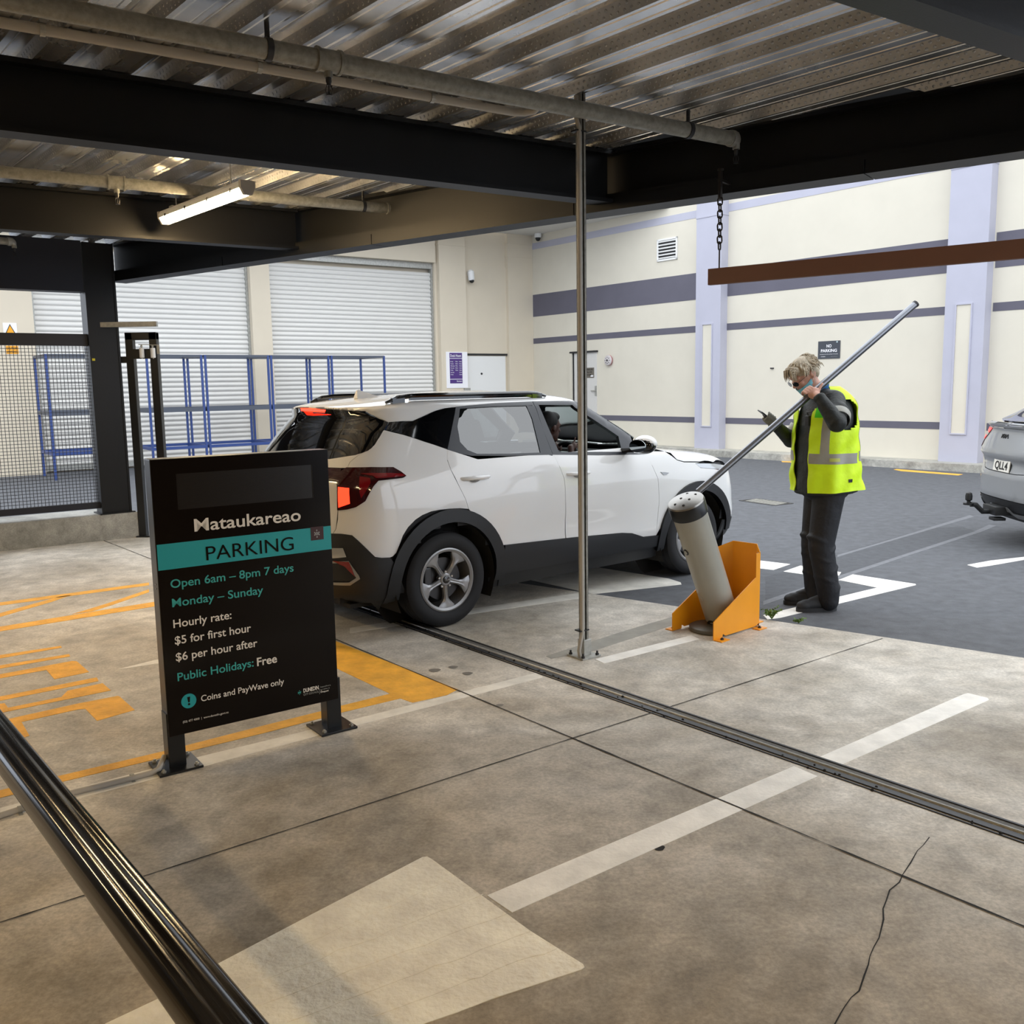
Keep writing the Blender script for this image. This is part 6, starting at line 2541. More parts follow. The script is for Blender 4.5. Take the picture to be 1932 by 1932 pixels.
g.panel('rear_window', [('rear', sym([(-.3, 1.50), (-.50, 1.49), (-.58, 1.40), (-.70, 1.25), (-.3, 1.235)]))], M['rear_glass'], gcar, grid=.05)
for fl in (False, True):
    lp = g.panel('tail_lamp', [('rear', R2(lampo))], M['lamp_dark'], gcar, off=.006, grid=.04, flip=fl)
    g.panel('light_strip', [('rear', R2([(-.43, 1.152), (-.58, 1.160), (-.74, 1.146), (-.85, 1.118), (-.85, 1.095), (-.72, 1.112), (-.60, 1.118), (-.50, 1.10)]))], M['lamp_bright'], lp, off=.010, skirt=.002, shrink=0, grid=.03, flip=fl)
    g.panel('light_strip', [('rear', R2([(-.545, 1.062), (-.62, 1.074), (-.74, 1.066), (-.85, 1.045), (-.85, 1.02), (-.74, 1.035), (-.62, 1.03)]))], M['lamp_bright'], lp, off=.010, skirt=.002, shrink=0, grid=.03, flip=fl)
bz_ = [(-.3, .73), (-.45, .74), (-.60, .795), (-.68, .86), (-.78, .90), (-.90, .93)]
half = R2(bz_) + [g.par('rear', q) for q in g.surf('side', [(.42, .93), (.42, .60), (.36, .45)])] + R2([(-.80, .46), (-.3, .47)])
gb_ = [(0, half[0][1])] + half + [(0, half[-1][1])] + [(-p[0], p[1]) for p in half[::-1]]
g.panel('rear_bumper', [('rear', gb_)], M['car_grey'], gcar, grid=.05)
half = R2([(-.3, .465), (-.80, .455)]) + [g.par('rear', q) for q in g.surf('side', [(.34, .44), (.40, .30)])] + R2([(-.3, .26)])
gl_ = [(0, half[0][1])] + half + [(0, half[-1][1])] + [(-p[0], p[1]) for p in half[::-1]]
gbl = g.panel('lower_bumper', [('rear', gl_)], M['clad'], gcar, off=.004, grid=.05)
g.panel('silver_diffuser', [('rear', sym([(-.20, .40), (-.28, .35), (-.45, .35), (-.55, .40), (-.78, .41), (-.78, .37), (-.58, .36), (-.48, .30), (-.26, .30), (-.2, .35)]))], M['silver_trim'], gbl, off=.012, grid=.04, skirt=.01)
for fl in (False, True):
    g.panel('reflector', [('rear', R2([(-.56, .445), (-.76, .44), (-.76, .42), (-.56, .42)]))], M['lamp_red'], gbl, off=.010, grid=.04, skirt=.004, shrink=0, flip=fl)
# side panels, glasshouse, roof
sa, sb_ = .42, 4.1
AR = lambda cx_, a0, a1: arc(cx_, .35, .42, a0, a1, 18)
gside = [(sa, .93), (sa + .0, .62)] + [(sa, .46)] + AR(.95, 165, 10) + [(1.5, .40), (3.1, .40)] + AR(3.68, 170, 20) + [(4.2, .5), (4.2, .95), (3.4, 1.08), (.9, 1.14), (.5, 1.12)]
gup = [(.5, 1.125), (.9, 1.145), (3.2, 1.085), (3.0, 1.2), (2.45, 1.52), (1.0, 1.53), (.72, 1.47), (.50, 1.30)]
for fl in (False, True):
    g.panel('side_body', [('side', gside)], M['car_grey'], gcar, grid=.07, flip=fl)
    g.panel('side_glass', [('side', gup)], M['rear_glass'], gcar, grid=.07, flip=fl)
    g.panel('sill_cladding', [('side', [(1.4, .25), (1.4, .40), (3.2, .40), (3.2, .25)])], M['clad'], gcar, grid=.07, flip=fl, off=.006)
    for cx_ in (.95, 3.68):
        g.panel('arch_trim', [('side', arc(cx_, .35, .425, -5, 185, 24) + arc(cx_, .35, .36, -5, 185, 24)[::-1])], M['clad'], gcar, grid=.05, flip=fl, off=.012, skirt=.05, shrink=0)
rfp = [(.62, .0), (.64, .4), (.72, .55), (1.0, .70), (2.4, .70), (2.55, .4), (2.6, 0), (2.55, -.4), (2.4, -.70), (1.0, -.70), (.72, -.55), (.64, -.4)]
g.panel('roof', [('roll', [(x, p) for x, p in rfp])], M['car_grey'], gcar, grid=.07)
g.panel('front_window', [('top', [(2.62, 0), (2.55, -.5), (3.2, -.78), (3.38, 0), (3.2, .78), (2.55, .5)])], M['rear_glass'], gcar, grid=.08)
g.panel('bonnet', [('top', [(3.4, 0), (3.25, -.8), (4.2, -.75), (4.5, 0), (4.2, .75), (3.25, .8)])], M['car_grey'], gcar, grid=.08)
g.panel('front_bumper', [('front', [(-1.25, .3), (1.25, .3), (1.25, .95), (-1.25, .95)])], M['car_grey'], gcar, grid=.08)
b = MB()
for z0, z1, hw in ((.25, 1.05, .80), (1.05, 1.5, .55)):
    b.box(g.B(2.35, 0, (z0 + z1) / 2), (3.6 if z0 < 1 else 1.6, hw * 2 - .35, z1 - z0), (g.e1, g.e2, UP))
b.build('inner_shell', M['dark_in'], gcar)
for x_ in (.95, 3.68):
    for sgn in (-1, 1):
        wheel(g, x_, sgn * .915, .35, .35, .22, gcar, sgn)
# number plate, badge, tow bar, rails
zp = .80
pl_c = g.B(g.XR(zp) - .012, 0, zp)
tilt = unit(UP * .97 + g.e1 * .12)
b = MB()
b.box(pl_c, (.01, .36, .125), (unit(np.cross(g.e2, tilt)), g.e2, tilt))
npl = b.build('number_plate', M['plate_white'], gcar)
b = MB()
b.box(pl_c + g.e1 * .006 - UP * .008, (.01, .38, .16), (unit(np.cross(g.e2, tilt)), g.e2, tilt))
b.build('plate_frame', M['black_plastic'], npl)
text_mesh('plate_text', 'QLL4', pl_c - g.e1 * .006 + g.e2 * .14 - tilt * .04, -g.e2, tilt, .28, .08, M['black_plastic'], npl, bold=.02)
bc_ = g.B(g.XR(1.09) - .004, 0, 1.09)
up_b = unit(UP + g.e1 * .36)
b = MB()
strokes = [(-.085, -.02, -.085, .02), (-.085, -.005, -.05, .02), (-.066, .004, -.045, -.02), (-.045, -.02, -.02, .02), (-.012, -.02, -.012, .02), (.0, -.02, .03, .02), (.03, .02, .06, -.02)]
for x0, z0, x1, z1 in strokes:
    b.bar(bc_ - g.e2 * x0 + up_b * z0, bc_ - g.e2 * x1 + up_b * z1, .008, .008, up=g.e1)
b.build('maker_emblem', M['black_plastic'], tgm)
b = MB()
b.tube([g.B(.35, 0, .36), g.B(.0, 0, .33), g.B(-.13, 0, .33), g.B(-.20, 0, .40), g.B(-.25, 0, .405)], .026, 10)
b.box(g.B(.06, 0, .35), (.26, .30, .09), (g.e1, g.e2, UP), bev=.01)
b.box(g.B(-.02, -.09, .27), (.12, .12, .03), (g.e1, g.e2, UP), bev=.008)
b.lathe([(.05, 0), (.05, .02)], g.B(-.27, 0, .40), UP, 16)
tb_ = b.build('tow_bar', M['black_plastic'], gcar, smooth=True)
b = MB()
b.lathe([(.018, .02), (.018, .04), (.032, .05), (.034, .09), (.028, .12), (.012, .13)], g.B(-.27, 0, .40), UP, 18)
b.build('tow_ball_cover', M['black_plastic'], tb_, smooth=True)
for sgn in (-1, 1):
    b = MB()
    pts = []
    for k, x_ in enumerate(np.linspace(.85, 2.3, 10)):
        q = g.surf('top', [(x_, -.52)])[0]
        pts.append(g.B(q[0], q[1] * sgn, q[2] + (.03 if 0 < k < 9 else .0)))
    b.tube(pts, .014, 8)
    b.build('roof_rail', M['silver_trim'], gcar, smooth=True)
# ================================================================== people
M['skin'] = mat('pale_skin', '#c99a88', .55, noise=(30, .06))
M['skin_dark'] = mat('dark_skin', '#4a3028', .5, noise=(30, .06))
M['hair_grey'] = mat('grey_blond_hair', '#b3a894', .6, noise=(60, .28))
M['hair_black'] = mat('black_hair', '#100e0d', .7, noise=(80, .3))
M['jacket'] = mat('dark_green_jacket', '#0f1615', .6, noise=(8, .25), bump=(16, 1.0))
M['trouser'] = mat('dark_navy_trousers', '#0f121a', .7, noise=(9, .2), bump=(14, .9))
M['shoe'] = mat('grey_black_shoe', '#222428', .7, noise=(30, .2))
M['sole'] = mat('dark_rubber_sole', '#25272b', .7)
M['hivis'] = mat('hi_vis_yellow', (.64, .93, .004), .6, noise=(7, .05), bump=(14, .7))
M['lime'] = mat('lime_green_patch', '#4fe010', .6)
M['tape'] = mat('reflective_grey_tape', '#94948c', .4, noise=(20, .06))
M['mask'] = mat('light_blue_mask', '#7cc4d8', .7, noise=(12, .06))
M['blue_collar'] = mat('blue_collar', '#1560a0', .6)
M['eye'] = mat('eye_dark', '#1a1210', .2)
M['lip'] = mat('lip', '#a06a60', .5)


def blob(name, prims, m, parent, voxel=.008, smooth=4, decim=None):
    """prims: ('c', p0, p1, r0, r1) tapered limb, ('e', centre, radii, axes) ellipsoid; fused into one skin"""
    b = MB()
    for p in prims:
        if p[0] == 'c':
            _, p0, p1, r0, r1 = p
            p0, p1 = np.array(p0, float), np.array(p1, float)
            L_ = np.linalg.norm(p1 - p0)
            n_ = max(2, int(L_ / .02))
            d = unit(p1 - p0)
            prof_ = []
            for k in range(5):
                a_ = math.pi / 2 * k / 5
                prof_.append((max(r0 * math.sin(a_), 1e-4), -r0 * math.cos(a_)))
            for k in range(n_ + 1):
                prof_.append((r0 + (r1 - r0) * k / n_, L_ * k / n_))
            for k in range(1, 6):
                a_ = math.pi / 2 * k / 5
                prof_.append((max(r1 * math.cos(a_), 1e-4), L_ + r1 * math.sin(a_)))
            b.lathe(prof_, p0, d, 18)
        elif p[0] == 'm':
            b.add(p[1], p[2])
        else:
            _, c, r, ax = p
            R_ = np.eye(3) if ax is None else np.stack(ax, 1)
            b.ball(c, np.array(r, float), 20, 14, rot=R_)
    me = bpy.data.meshes.new('tmp')
    po = np.array(parent['_o'])
    me.from_pydata([tuple(np.array(v) - po) for v in b.v], [], b.f)
    bm = bmesh.new()
    bm.from_mesh(me)
    bmesh.ops.recalc_face_normals(bm, faces=bm.faces)
    bm.to_mesh(me)
    bm.free()
    t = bpy.data.objects.new('tmp', me)
    COL.objects.link(t)
    md = t.modifiers.new('r', 'REMESH')
    md.mode = 'VOXEL'
    md.voxel_size = voxel
    md.use_smooth_shade = True
    if smooth:
        ms = t.modifiers.new('s', 'SMOOTH')
        ms.iterations = smooth
        ms.factor = .5
    dg = bpy.context.evaluated_depsgraph_get()
    me2 = bpy.data.meshes.new_from_object(t.evaluated_get(dg))
    bpy.data.objects.remove(t)
    bpy.data.meshes.remove(me)
    me2.name = name
    me2.materials.clear()
    me2.materials.append(m)
    for p in me2.polygons:
        p.use_smooth = True
    o = bpy.data.objects.new(name, me2)
    COL.objects.link(o)
    o.parent = parent
    o['_o'] = [float(v) for v in po]
    return o


def axes(fwd, up_):
    f_ = unit(fwd)
    l_ = unit(np.cross(up_, f_))
    return (f_, l_, np.cross(f_, l_))             # forward, left, up


def finger(base, dirs, lens, r):
    """prims of one finger: chain of segments"""
    out, p = [], np.array(base, float)
    for k, (d, L_) in enumerate(zip(dirs, lens)):
        q = p + unit(d) * L_
        out.append(('c', p, q, r * (1 - .08 * k), r * (1 - .08 * (k + 1))))
        p = q
    return out


# ------------------------------------------------------------------ the attendant
MY = AT(1545, 1147, GZ)[1]
Q = lambda x, y, dy=0.0: DEP(x, y, MY + dy)
f0 = unit(V3(-.94, -.34, 0))
l0 = V3(-f0[1], f0[0], 0)
man = thing('person', 'person in yellow hi-vis vest and dark trousers holding a long pole over one shoulder', 'person', V3(Q(1545, 1147)[0], MY, GZ))

S_l, E_l, W_l = Q(1574, 757, -.19), Q(1579, 798, -.42), Q(1544, 748, -.315)
S_r, E_r, W_r = Q(1535, 768, .19), Q(1492, 830, .20), Q(1464, 803, .06)
hip_l, hip_r = Q(1565, 925, -.09), Q(1548, 925, .09)
kn_l, kn_r = Q(1549, 1030, -.10), Q(1535, 1025, .10)
an_l, an_r = Q(1563, 1122, -.10), Q(1538, 1112, .12)
neck0, neck1 = Q(1552, 752), Q(1530, 722)
Cc = Q(1516, 704, -.01)
ph = math.radians(33)
Fh = f0 * math.cos(ph) - UP * math.sin(ph)
Uh = f0 * math.sin(ph) + UP * math.cos(ph)
hx = axes(Fh, Uh)
H_ = lambda f_, l_, u_: Cc + Fh * f_ + hx[1] * l_ + Uh * u_

POLE0, POLE1 = DEP(1317, 928, 6.32), DEP(1728, 573, 6.62)
pd0 = unit(POLE1 - POLE0)
pole_at = lambda x: POLE0 + (POLE1 - POLE0) * ((x - 1317) / (1728 - 1317))
gp = POLE0 + pd0 * ((Q(1530, 742, -.22) - POLE0) @ pd0)     # where the left hand grips

head = [('e', Cc, (.098, .078, .102), hx),
        ('e', H_(.03, 0, -.045), (.066, .062, .075), hx),
        ('e', H_(.048, 0, -.098), (.036, .042, .026), hx),
        ('c', H_(.02, .045, -.08), H_(.06, .02, -.105), .018, .014), ('c', H_(.02, -.045, -.08), H_(.06, -.02, -.105), .018, .014),
        ('c', H_(.092, 0, .0), H_(.115, 0, -.042), .009, .0135),
        ('e', H_(.104, .012, -.045), (.012, .008, .008), hx), ('e', H_(.104, -.012, -.045), (.012, .008, .008), hx),
        ('c', H_(.085, .045, .012), H_(.094, .01, .008), .010, .010), ('c', H_(.085, -.045, .012), H_(.094, -.01, .008), .010, .010),
        ('c', H_(.075, .040, -.03), H_(.085, .02, -.04), .018, .014), ('c', H_(.075, -.040, -.03), H_(.085, -.02, -.04), .018, .014),
        ('c', H_(.088, -.018, -.075), H_(.088, .018, -.075), .008, .008)]
for sg in (1, -1):
    head += [('e', H_(-.008, .080 * sg, -.012), (.019, .008, .031), axes(Fh * .98 - Uh * .2, Uh))]
    ring = [H_(-.010 + .019 * math.cos(a_), .087 * sg, -.010 + .030 * math.sin(a_)) for a_ in np.linspace(.3, 5.2, 9)]
    head += [('c', ring[i], ring[i + 1], .0045, .0045) for i in range(8)]
# left hand over the pole
g1_ = unit(np.cross(pd0, unit(-V3(0, 1, 0) + UP * .2)))      # across the pole
if g1_[2] < 0:
    g1_ = -g1_
toc = unit(np.cross(g1_, pd0))
if toc[1] > 0:
    toc = -toc
RP = .0235
palm = gp + toc * (RP + .020) - g1_ * .004
hand_l = [('e', palm, (.046, .020, .040), (pd0, toc, g1_)), ('c', W_l, palm - g1_ * .01, .027, .026)]
for k, (off_, sc_) in enumerate(((-.036, .93), (-.013, 1.02), (.010, .98), (.032, .82))):
    kb = palm - pd0 * .012 + pd0 * (off_ - .004) * .9 - toc * .0 + g1_ * .034 + toc * .008
    hand_l += finger(kb, (g1_ * .9 - toc * .7, -toc - g1_ * .15, -toc * .5 - g1_), (.030 * sc_, .034 * sc_, .022 * sc_), .0094)
hand_l += finger(palm + pd0 * .030 - g1_ * .012, (pd0 * .8 + g1_ * .35, pd0 * .9 + g1_ * .3), (.034, .030), .0105)
# right hand under the phone, palm up
ph0 = Q(1447, 786, .03)
pf_ = unit(Q(1433, 775, .0) - Q(1462, 797, .04))            # long way of the phone
pn_ = unit(np.cross(pf_, V3(.1, 1, .0)))
if pn_[2] < 0:
    pn_ = -pn_
pw_ = np.cross(pn_, pf_)
palm_r = ph0 - pn_ * .026 - pf_ * .030
hand_r = [('e', palm_r, (.048, .040, .015), (pf_, pw_, pn_)), ('c', W_r, palm_r - pf_ * .04, .025, .024)]
sgn_n = 1 if pw_[1] < 0 else -1
nearw = pw_ * sgn_n
for k, off_ in enumerate((-.030, -.010, .010, .028)):
    kb = palm_r + pf_ * (.012 + off_) + nearw * .034
    hand_r += finger(kb, (nearw * .6 + pn_ * .9 + pf_ * .25, pn_ - nearw * .25 + pf_ * .15, pn_ * .5 - nearw * .9), (.028, .024, .018), .0088)
hand_r += finger(palm_r - nearw * .034 - pf_ * .02, (pf_ * .8 - nearw * .3 + pn_ * .5, pf_ + pn_ * .35), (.038, .028), .0105)

bodyp = head + [('c', neck0, neck1, .062, .056), ('c', neck1, H_(-.02, 0, -.05), .056, .06)] + hand_l + hand_r
bodyp += [('c', W_l, E_l, .028, .038), ('c', E_l, S_l, .040, .048), ('c', W_r, E_r, .028, .038), ('c', E_r, S_r, .040, .048), ('c', S_l, S_r, .05, .05)]
bodyp += [('e', Q(1556, 795), (.13, .16, .2), (f0, l0, UP)), ('e', Q(1553, 870), (.15, .16, .2), (f0, l0, UP)), ('e', Q(1556, 920), (.12, .15, .12), (f0, l0, UP))]
for hp_, kn, an in ((hip_l, kn_l, an_l), (hip_r, kn_r, an_r)):
    bodyp += [('c', hp_, kn, .075, .052), ('c', kn, an, .050, .034), ('c', an, an - UP * .03, .034, .030)]
body = blob('body', bodyp, M['skin'], man, .0058, 2)

# hi-vis vest: open-fronted shell round the torso
ring_y = [728, 736, 744, 754, 766, 785, 810, 840, 870, 900, 922]
ring_c = [1558, 1561, 1562, 1561, 1560, 1558, 1557, 1556, 1556, 1557, 1558]
ring_a = [.075, .105, .13, .155, .175, .190, .202, .212, .218, .226, .232]
ring_b = [.085, .125, .165, .195, .216, .226, .226, .226, .228, .234, .240]


def vest_pt(y, phi, off_=0.0, folds=True):
    c = Q(np.interp(y, ring_y, ring_c), y)
    a_, b_ = np.interp(y, ring_y, ring_a), np.interp(y, ring_y, ring_b)
    k = np.clip((y - 770) / 150, 0, 1)
    wob = k * (.010 * math.sin(phi * 6 + 1.0) + .006 * math.sin(phi * 11 + y * .03) + .004 * math.sin(y * .11 + phi * 3)) + .004 * math.sin(y * .16 + phi * 5)
    if not folds:
        wob = 0.0
    p_ = 2.3
    x_, z_ = math.cos(phi), math.sin(phi)
    q_ = (abs(x_) ** p_ + abs(z_) ** p_) ** (-1 / p_)
    d_ = f0 * x_ * q_ * (a_ + off_ + wob) + l0 * z_ * q_ * (b_ + off_ + wob)
    drop = .0
    if y > 905:
        drop = -.012 * math.cos(phi) * k
    return c + d_ + UP * drop



def torso_loft(off_, y0, y1, ny=16, np_=36):
    V, Fc = [], []
    ys = np.linspace(y0, y1, ny)
    for y in ys:
        for p in range(np_):
            V.append(vest_pt(y, 2 * math.pi * p / np_, off_, False))
    for i_ in range(ny - 1):
        for p in range(np_):
            Fc.append((i_ * np_ + p, i_ * np_ + (p + 1) % np_, (i_ + 1) * np_ + (p + 1) % np_, (i_ + 1) * np_ + p))
    Fc += [tuple(range(np_)), tuple((ny - 1) * np_ + p for p in range(np_))[::-1]]
    return ('m', V, Fc)


# jacket
jk = [torso_loft(-.022, 733, 928),
      ('c', S_l, S_r, .075, .075), ('c', S_l + UP * .02, neck0, .06, .07), ('c', S_r + UP * .02, neck0, .06, .07),
      ('c', S_l, E_l, .078, .066), ('c', E_l, W_l + (E_l - W_l) * .12, .064, .044), ('c', S_r, E_r, .074, .060), ('c', E_r, W_r + (E_r - W_r) * .10, .058, .042),
      ('e', (E_l + S_l) / 2 + V3(.02, -.01, -.02), (.075, .07, .09), None),
      ('c', neck0 - UP * .02, neck0 + (neck1 - neck0) * .35, .078, .068)]
jacket = blob('jacket', jk, M['jacket'], man, .009, 4)
for W0_, E0_ in ((W_l, E_l), (W_r, E_r)):
    d_ = unit(W0_ - E0_)
    c_ = W0_ - d_ * .035
    b = MB()
    b.lathe([(.034, -.02), (.043, -.018), (.044, .0), (.043, .018), (.034, .03)], c_ + d_ * .012, d_, 20, caps=False)
    b.build('cuff', M['jacket'], jacket, smooth=True)
for S0_, E0_ in ((S_l, E_l), (S_r, E_r)):
    d_ = unit(E0_ - S0_)
    Lg = np.linalg.norm(E0_ - S0_)
    rr_ = .083 if E0_ is E_l else .071
    b = MB()
    b.lathe([(rr_, Lg * .62), (rr_ + .002, Lg * .64), (rr_ - .004, Lg * .82), (rr_ - .007, Lg * .84)], S0_ + V3(.012, -.004, -.008) * (1 if E0_ is E_l else 0), d_, 28, caps=False)
    b.build('sleeve_tape', M['tape'], jacket, smooth=True)
# stand-up collar, zip edge
b = MB()
n_ = 26
V = []
for k in range(n_ + 1):
    a_ = math.radians(28 + 304 * k / n_)
    for rr_, hh_ in ((.078, -.035), (.084, .035), (.076, .036), (.070, -.035)):
        V.append(neck0 + (neck1 - neck0) * .18 + f0 * rr_ * math.cos(a_) * 1.15 + l0 * rr_ * math.sin(a_) + UP * (hh_ + .012 * -math.cos(a_)))
b.add(V, [(4 * k + j, 4 * k + (j + 1) % 4, 4 * k + 4 + (j + 1) % 4, 4 * k + 4 + j) for k in range(n_) for j in range(4)])
b.build('collar', M['jacket'], jacket, smooth=True)
b = MB()
V = []
for k in range(n_ + 1):
    a_ = math.radians(60 + 240 * k / n_)
    for rr_, hh_ in ((.064, .02), (.068, .075), (.060, .075)):
        V.append(neck0 + (neck1 - neck0) * .35 + f0 * rr_ * math.cos(a_) * 1.1 + l0 * rr_ * math.sin(a_) + UP * hh_)
b.add(V, [(3 * k + j, 3 * k + (j + 1) % 3, 3 * k + 3 + (j + 1) % 3, 3 * k + 3 + j) for k in range(n_) for j in range(3)])
b.build('shirt_collar', M['blue_collar'], man, smooth=True)

# trousers and shoes
tr = [('e', Q(1556, 922), (.175, .185, .10), (f0, l0, UP))]
for hp_, kn, an in ((hip_l, kn_l, an_l), (hip_r, kn_r, an_r)):
    tr += [('c', hp_, kn, .116, .092), ('c', kn, an + UP * .02, .092, .080), ('c', an + UP * .05, an - UP * .045, .080, .076)]
    for k in range(6):
        t_ = -.1 + .2 * k
        c_ = kn + (an - kn) * t_
        r0_ = .092 - .012 * max(t_, 0)
        ax_ = axes(f0 * 1.0 + UP * .5 * (-1) ** k, UP)
        tr.append(('e', c_ + f0 * .012 * (-1) ** k, (r0_ + .007, r0_ + .004, .030), ax_))
trs = blob('trousers', tr, M['trouser'], man, .009, 6)
for an, toe in ((an_l, Q(1506, 1146, -.10)), (an_r, Q(1490, 1131, .13))):
    g_ = GZ
    heel = V3(an[0], an[1], g_) - f0 * .075
    tv = unit(V3(toe[0], toe[1], 0) - V3(heel[0], heel[1], 0))
    sv_ = V3(-tv[1], tv[0], 0)
    LT = .305
    up_l = [('c', heel + tv * .05 + UP * .065, heel + tv * .12 + UP * .06, .045, .045), ('c', heel + tv * .05 + UP * .10, heel + tv * .08 + UP * .11, .046, .046),
            ('c', heel + tv * .12 + UP * .055, heel + tv * .24 + UP * .048, .046, .040), ('e', heel + tv * .245 + UP * .045, (.058, .046, .036), (tv, sv_, UP)), ('c', heel + tv * .09 + UP * .10, heel + tv * .19 + UP * .075, .035, .028)]
    sh = blob('shoe', up_l, M['shoe'], man, .006, 2)
    b = MB()
    out_ = []
    for k in range(30):
        a_ = 2 * math.pi * k / 30
        x_ = math.cos(a_)
        w_ = .047 - .006 * math.cos(a_ * 1) + .006 * x_
        out_.append((LT / 2 + LT / 2 * np.sign(x_) * abs(x_) ** .8, w_ * np.sign(math.sin(a_)) * abs(math.sin(a_)) ** .75))
    b.prism(out_, V3(heel[0], heel[1], g_ + .001), tv, sv_, UP, .03)
    b.build('sole', M['sole'], sh)
    b = MB()
    for k in range(4):
        c_ = heel + tv * (.13 + .028 * k) + UP * (.115 - .012 * k)
        b.tube([c_ - sv_ * .024 - UP * .006, c_ + UP * .004, c_ + sv_ * .024 - UP * .006 + tv * .012], .0028, 6)
    b.build('laces', M['sole'], sh, smooth=True)

def vest_patch(name, y0, y1, p0, p1, m, parent, off_=.003, ny=8, np_=8, holes=None, th=.005):
    b = MB()
    ys = np.linspace(y0, y1, ny + 1)
    ps = np.radians(np.linspace(p0, p1, np_ + 1))
    V = [vest_pt(y, p, off_) for y in ys for p in ps]
    V2 = [vest_pt(y, p, off_ - th) for y in ys for p in ps]
    w_ = np_ + 1
    quads = []
    for i in range(ny):
        for j in range(np_):
            ym, pm = (ys[i] + ys[i + 1]) / 2, math.degrees((ps[j] + ps[j + 1]) / 2)
            if holes and holes(ym, pm):
                continue
            quads.append((i * w_ + j, i * w_ + j + 1, (i + 1) * w_ + j + 1, (i + 1) * w_ + j))
    cnt = {}
    for q in quads:
        for i in range(4):
            k_ = tuple(sorted((q[i], q[(i + 1) % 4])))
            cnt[k_] = cnt.get(k_, 0) + 1
    o_ = len(V)
    b.add(V + V2, quads + [tuple(o_ + i for i in q[::-1]) for q in quads] + [(a_, c_, o_ + c_, o_ + a_) for (a_, c_), n2 in cnt.items() if n2 == 1])
    used = sorted({i for f in b.f for i in f})
    mp_ = {v: i for i, v in enumerate(used)}
    b.v = [b.v[i] for i in used]
    b.f = [tuple(mp_[i] for i in f) for f in b.f]
    return b.build(name, m, parent, smooth=True, angle=60)


def armholes(y, p):
    p = p % 360
    for c_ in (92, 268):
        if y < 808 and y > 752:
            if abs(p - c_) < 33 * math.sqrt(max(0, 1 - ((y - 780) / 28) ** 2)) + 2:
                return True
    front_half = 20 + max(0, 775 - y) * .9
    if p < front_half or p > 360 - front_half:
        return True
    return False


vest = vest_patch('hi_vis_vest', 729, 922, 8, 352, M['hivis'], man, .006, 48, 140, armholes, .006)
vest_patch('reflective_tape', 852, 871, 22, 118, M['tape'], vest, .0075, 4, 36, None, .002)
vest_patch('reflective_tape', 849, 868, 124, 338, M['tape'], vest, .0075, 4, 60, None, .002)
vest_patch('reflective_tape', 782, 853, 42, 57, M['tape'], vest, .0078, 20, 6, None, .002)
vest_patch('reflective_tape', 752, 851, 132, 144, M['tape'], vest, .0078, 24, 6, None, .002)
vest_patch('reflective_tape', 752, 851, 216, 228, M['tape'], vest, .0078, 24, 6, None, .002)
vest_patch('reflective_tape', 782, 853, 303, 318, M['tape'], vest, .0078, 20, 6, None, .002)
vest_patch('lime_panel', 762, 786, 27, 44, M['lime'], vest, .009, 6, 6, None, .002)
vest_patch('vest_label', 899, 905, 92, 101, M['black_plastic'], vest, .0085, 2, 4, None, .002)
vest_patch('tape_label', 860, 866, 58, 76, mat('vest_label_print', '#b8c060', .6), vest, .0095, 2, 6, None, .002)
q_ = vest_pt(792, math.radians(14), .0)
b = MB()
b.box(q_, (.03, .045, .075), (f0, l0, UP), bev=.006)
b.tube([q_ + UP * .03, q_ + UP * .06 + f0 * .01, q_ + UP * .07 + l0 * .05], .004, 6)
b.build('lapel_radio', M['black_plastic'], man)

# hair: cap of hair plus combed locks
hp_ = [('e', H_(-.012, 0, .028), (.105, .086, .090), hx), ('e', H_(-.060, 0, -.020), (.052, .070, .070), hx), ('c', H_(.070, -.04, .066), H_(.070, .040, .066), .024, .024), ('c', H_(.085, -.03, .058), H_(.085, .030, .058), .014, .014)]
hair = blob('hair', hp_, M['hair_grey'], man, .007, 2)
b = MB()
for k in range(230):
    la_ = rng.uniform(-1, 1) * math.radians(88)
    st = rng.uniform(-.5, 1.0)
    # start near the crown, sweep forward / down
    base = H_(-.045 + .085 * st, .072 * math.sin(la_) * 1.1, .030 + .080 * math.cos(la_))
    outd = unit(base - Cc)
    swp = Fh * (.6 if st > .2 else -.5) * rng.uniform(.5, 1.2) + hx[1] * math.sin(la_) * .5 - Uh * (.45 + .5 * abs(math.sin(la_)))
    L_ = rng.uniform(.035, .062)
    p1_ = base + outd * .010 + unit(swp) * L_ * .5
    p2_ = p1_ + unit(swp * .8 - outd * .25 - UP * .35) * L_ * .55
    b.tube([base, p1_, p2_], [.0060, .0052, .0012], 6)
tag(b.build('hair_lock', M['hair_grey'], hair, smooth=True), kind='stuff')
b = MB()
for k in range(60):
    y_ = rng.uniform(-.05, .058)
    base = H_(.045 + rng.uniform(-.02, .03), y_, .088 - 8 * y_ * y_ + rng.uniform(-.01, .008))
    L_ = rng.uniform(.05, .09)
    p1_ = base + Fh * L_ * .55 + Uh * .010
    p2_ = base + Fh * L_ * .85 - Uh * (.030 + .35 * L_) + hx[1] * rng.normal(0, .008)
    b.tube([base, p1_, (p1_ + p2_) / 2 + Fh * .006, p2_], [.0052, .0045, .0032, .0008], 6)
tag(b.build('forelock', M['hair_grey'], hair, smooth=True), kind='stuff')
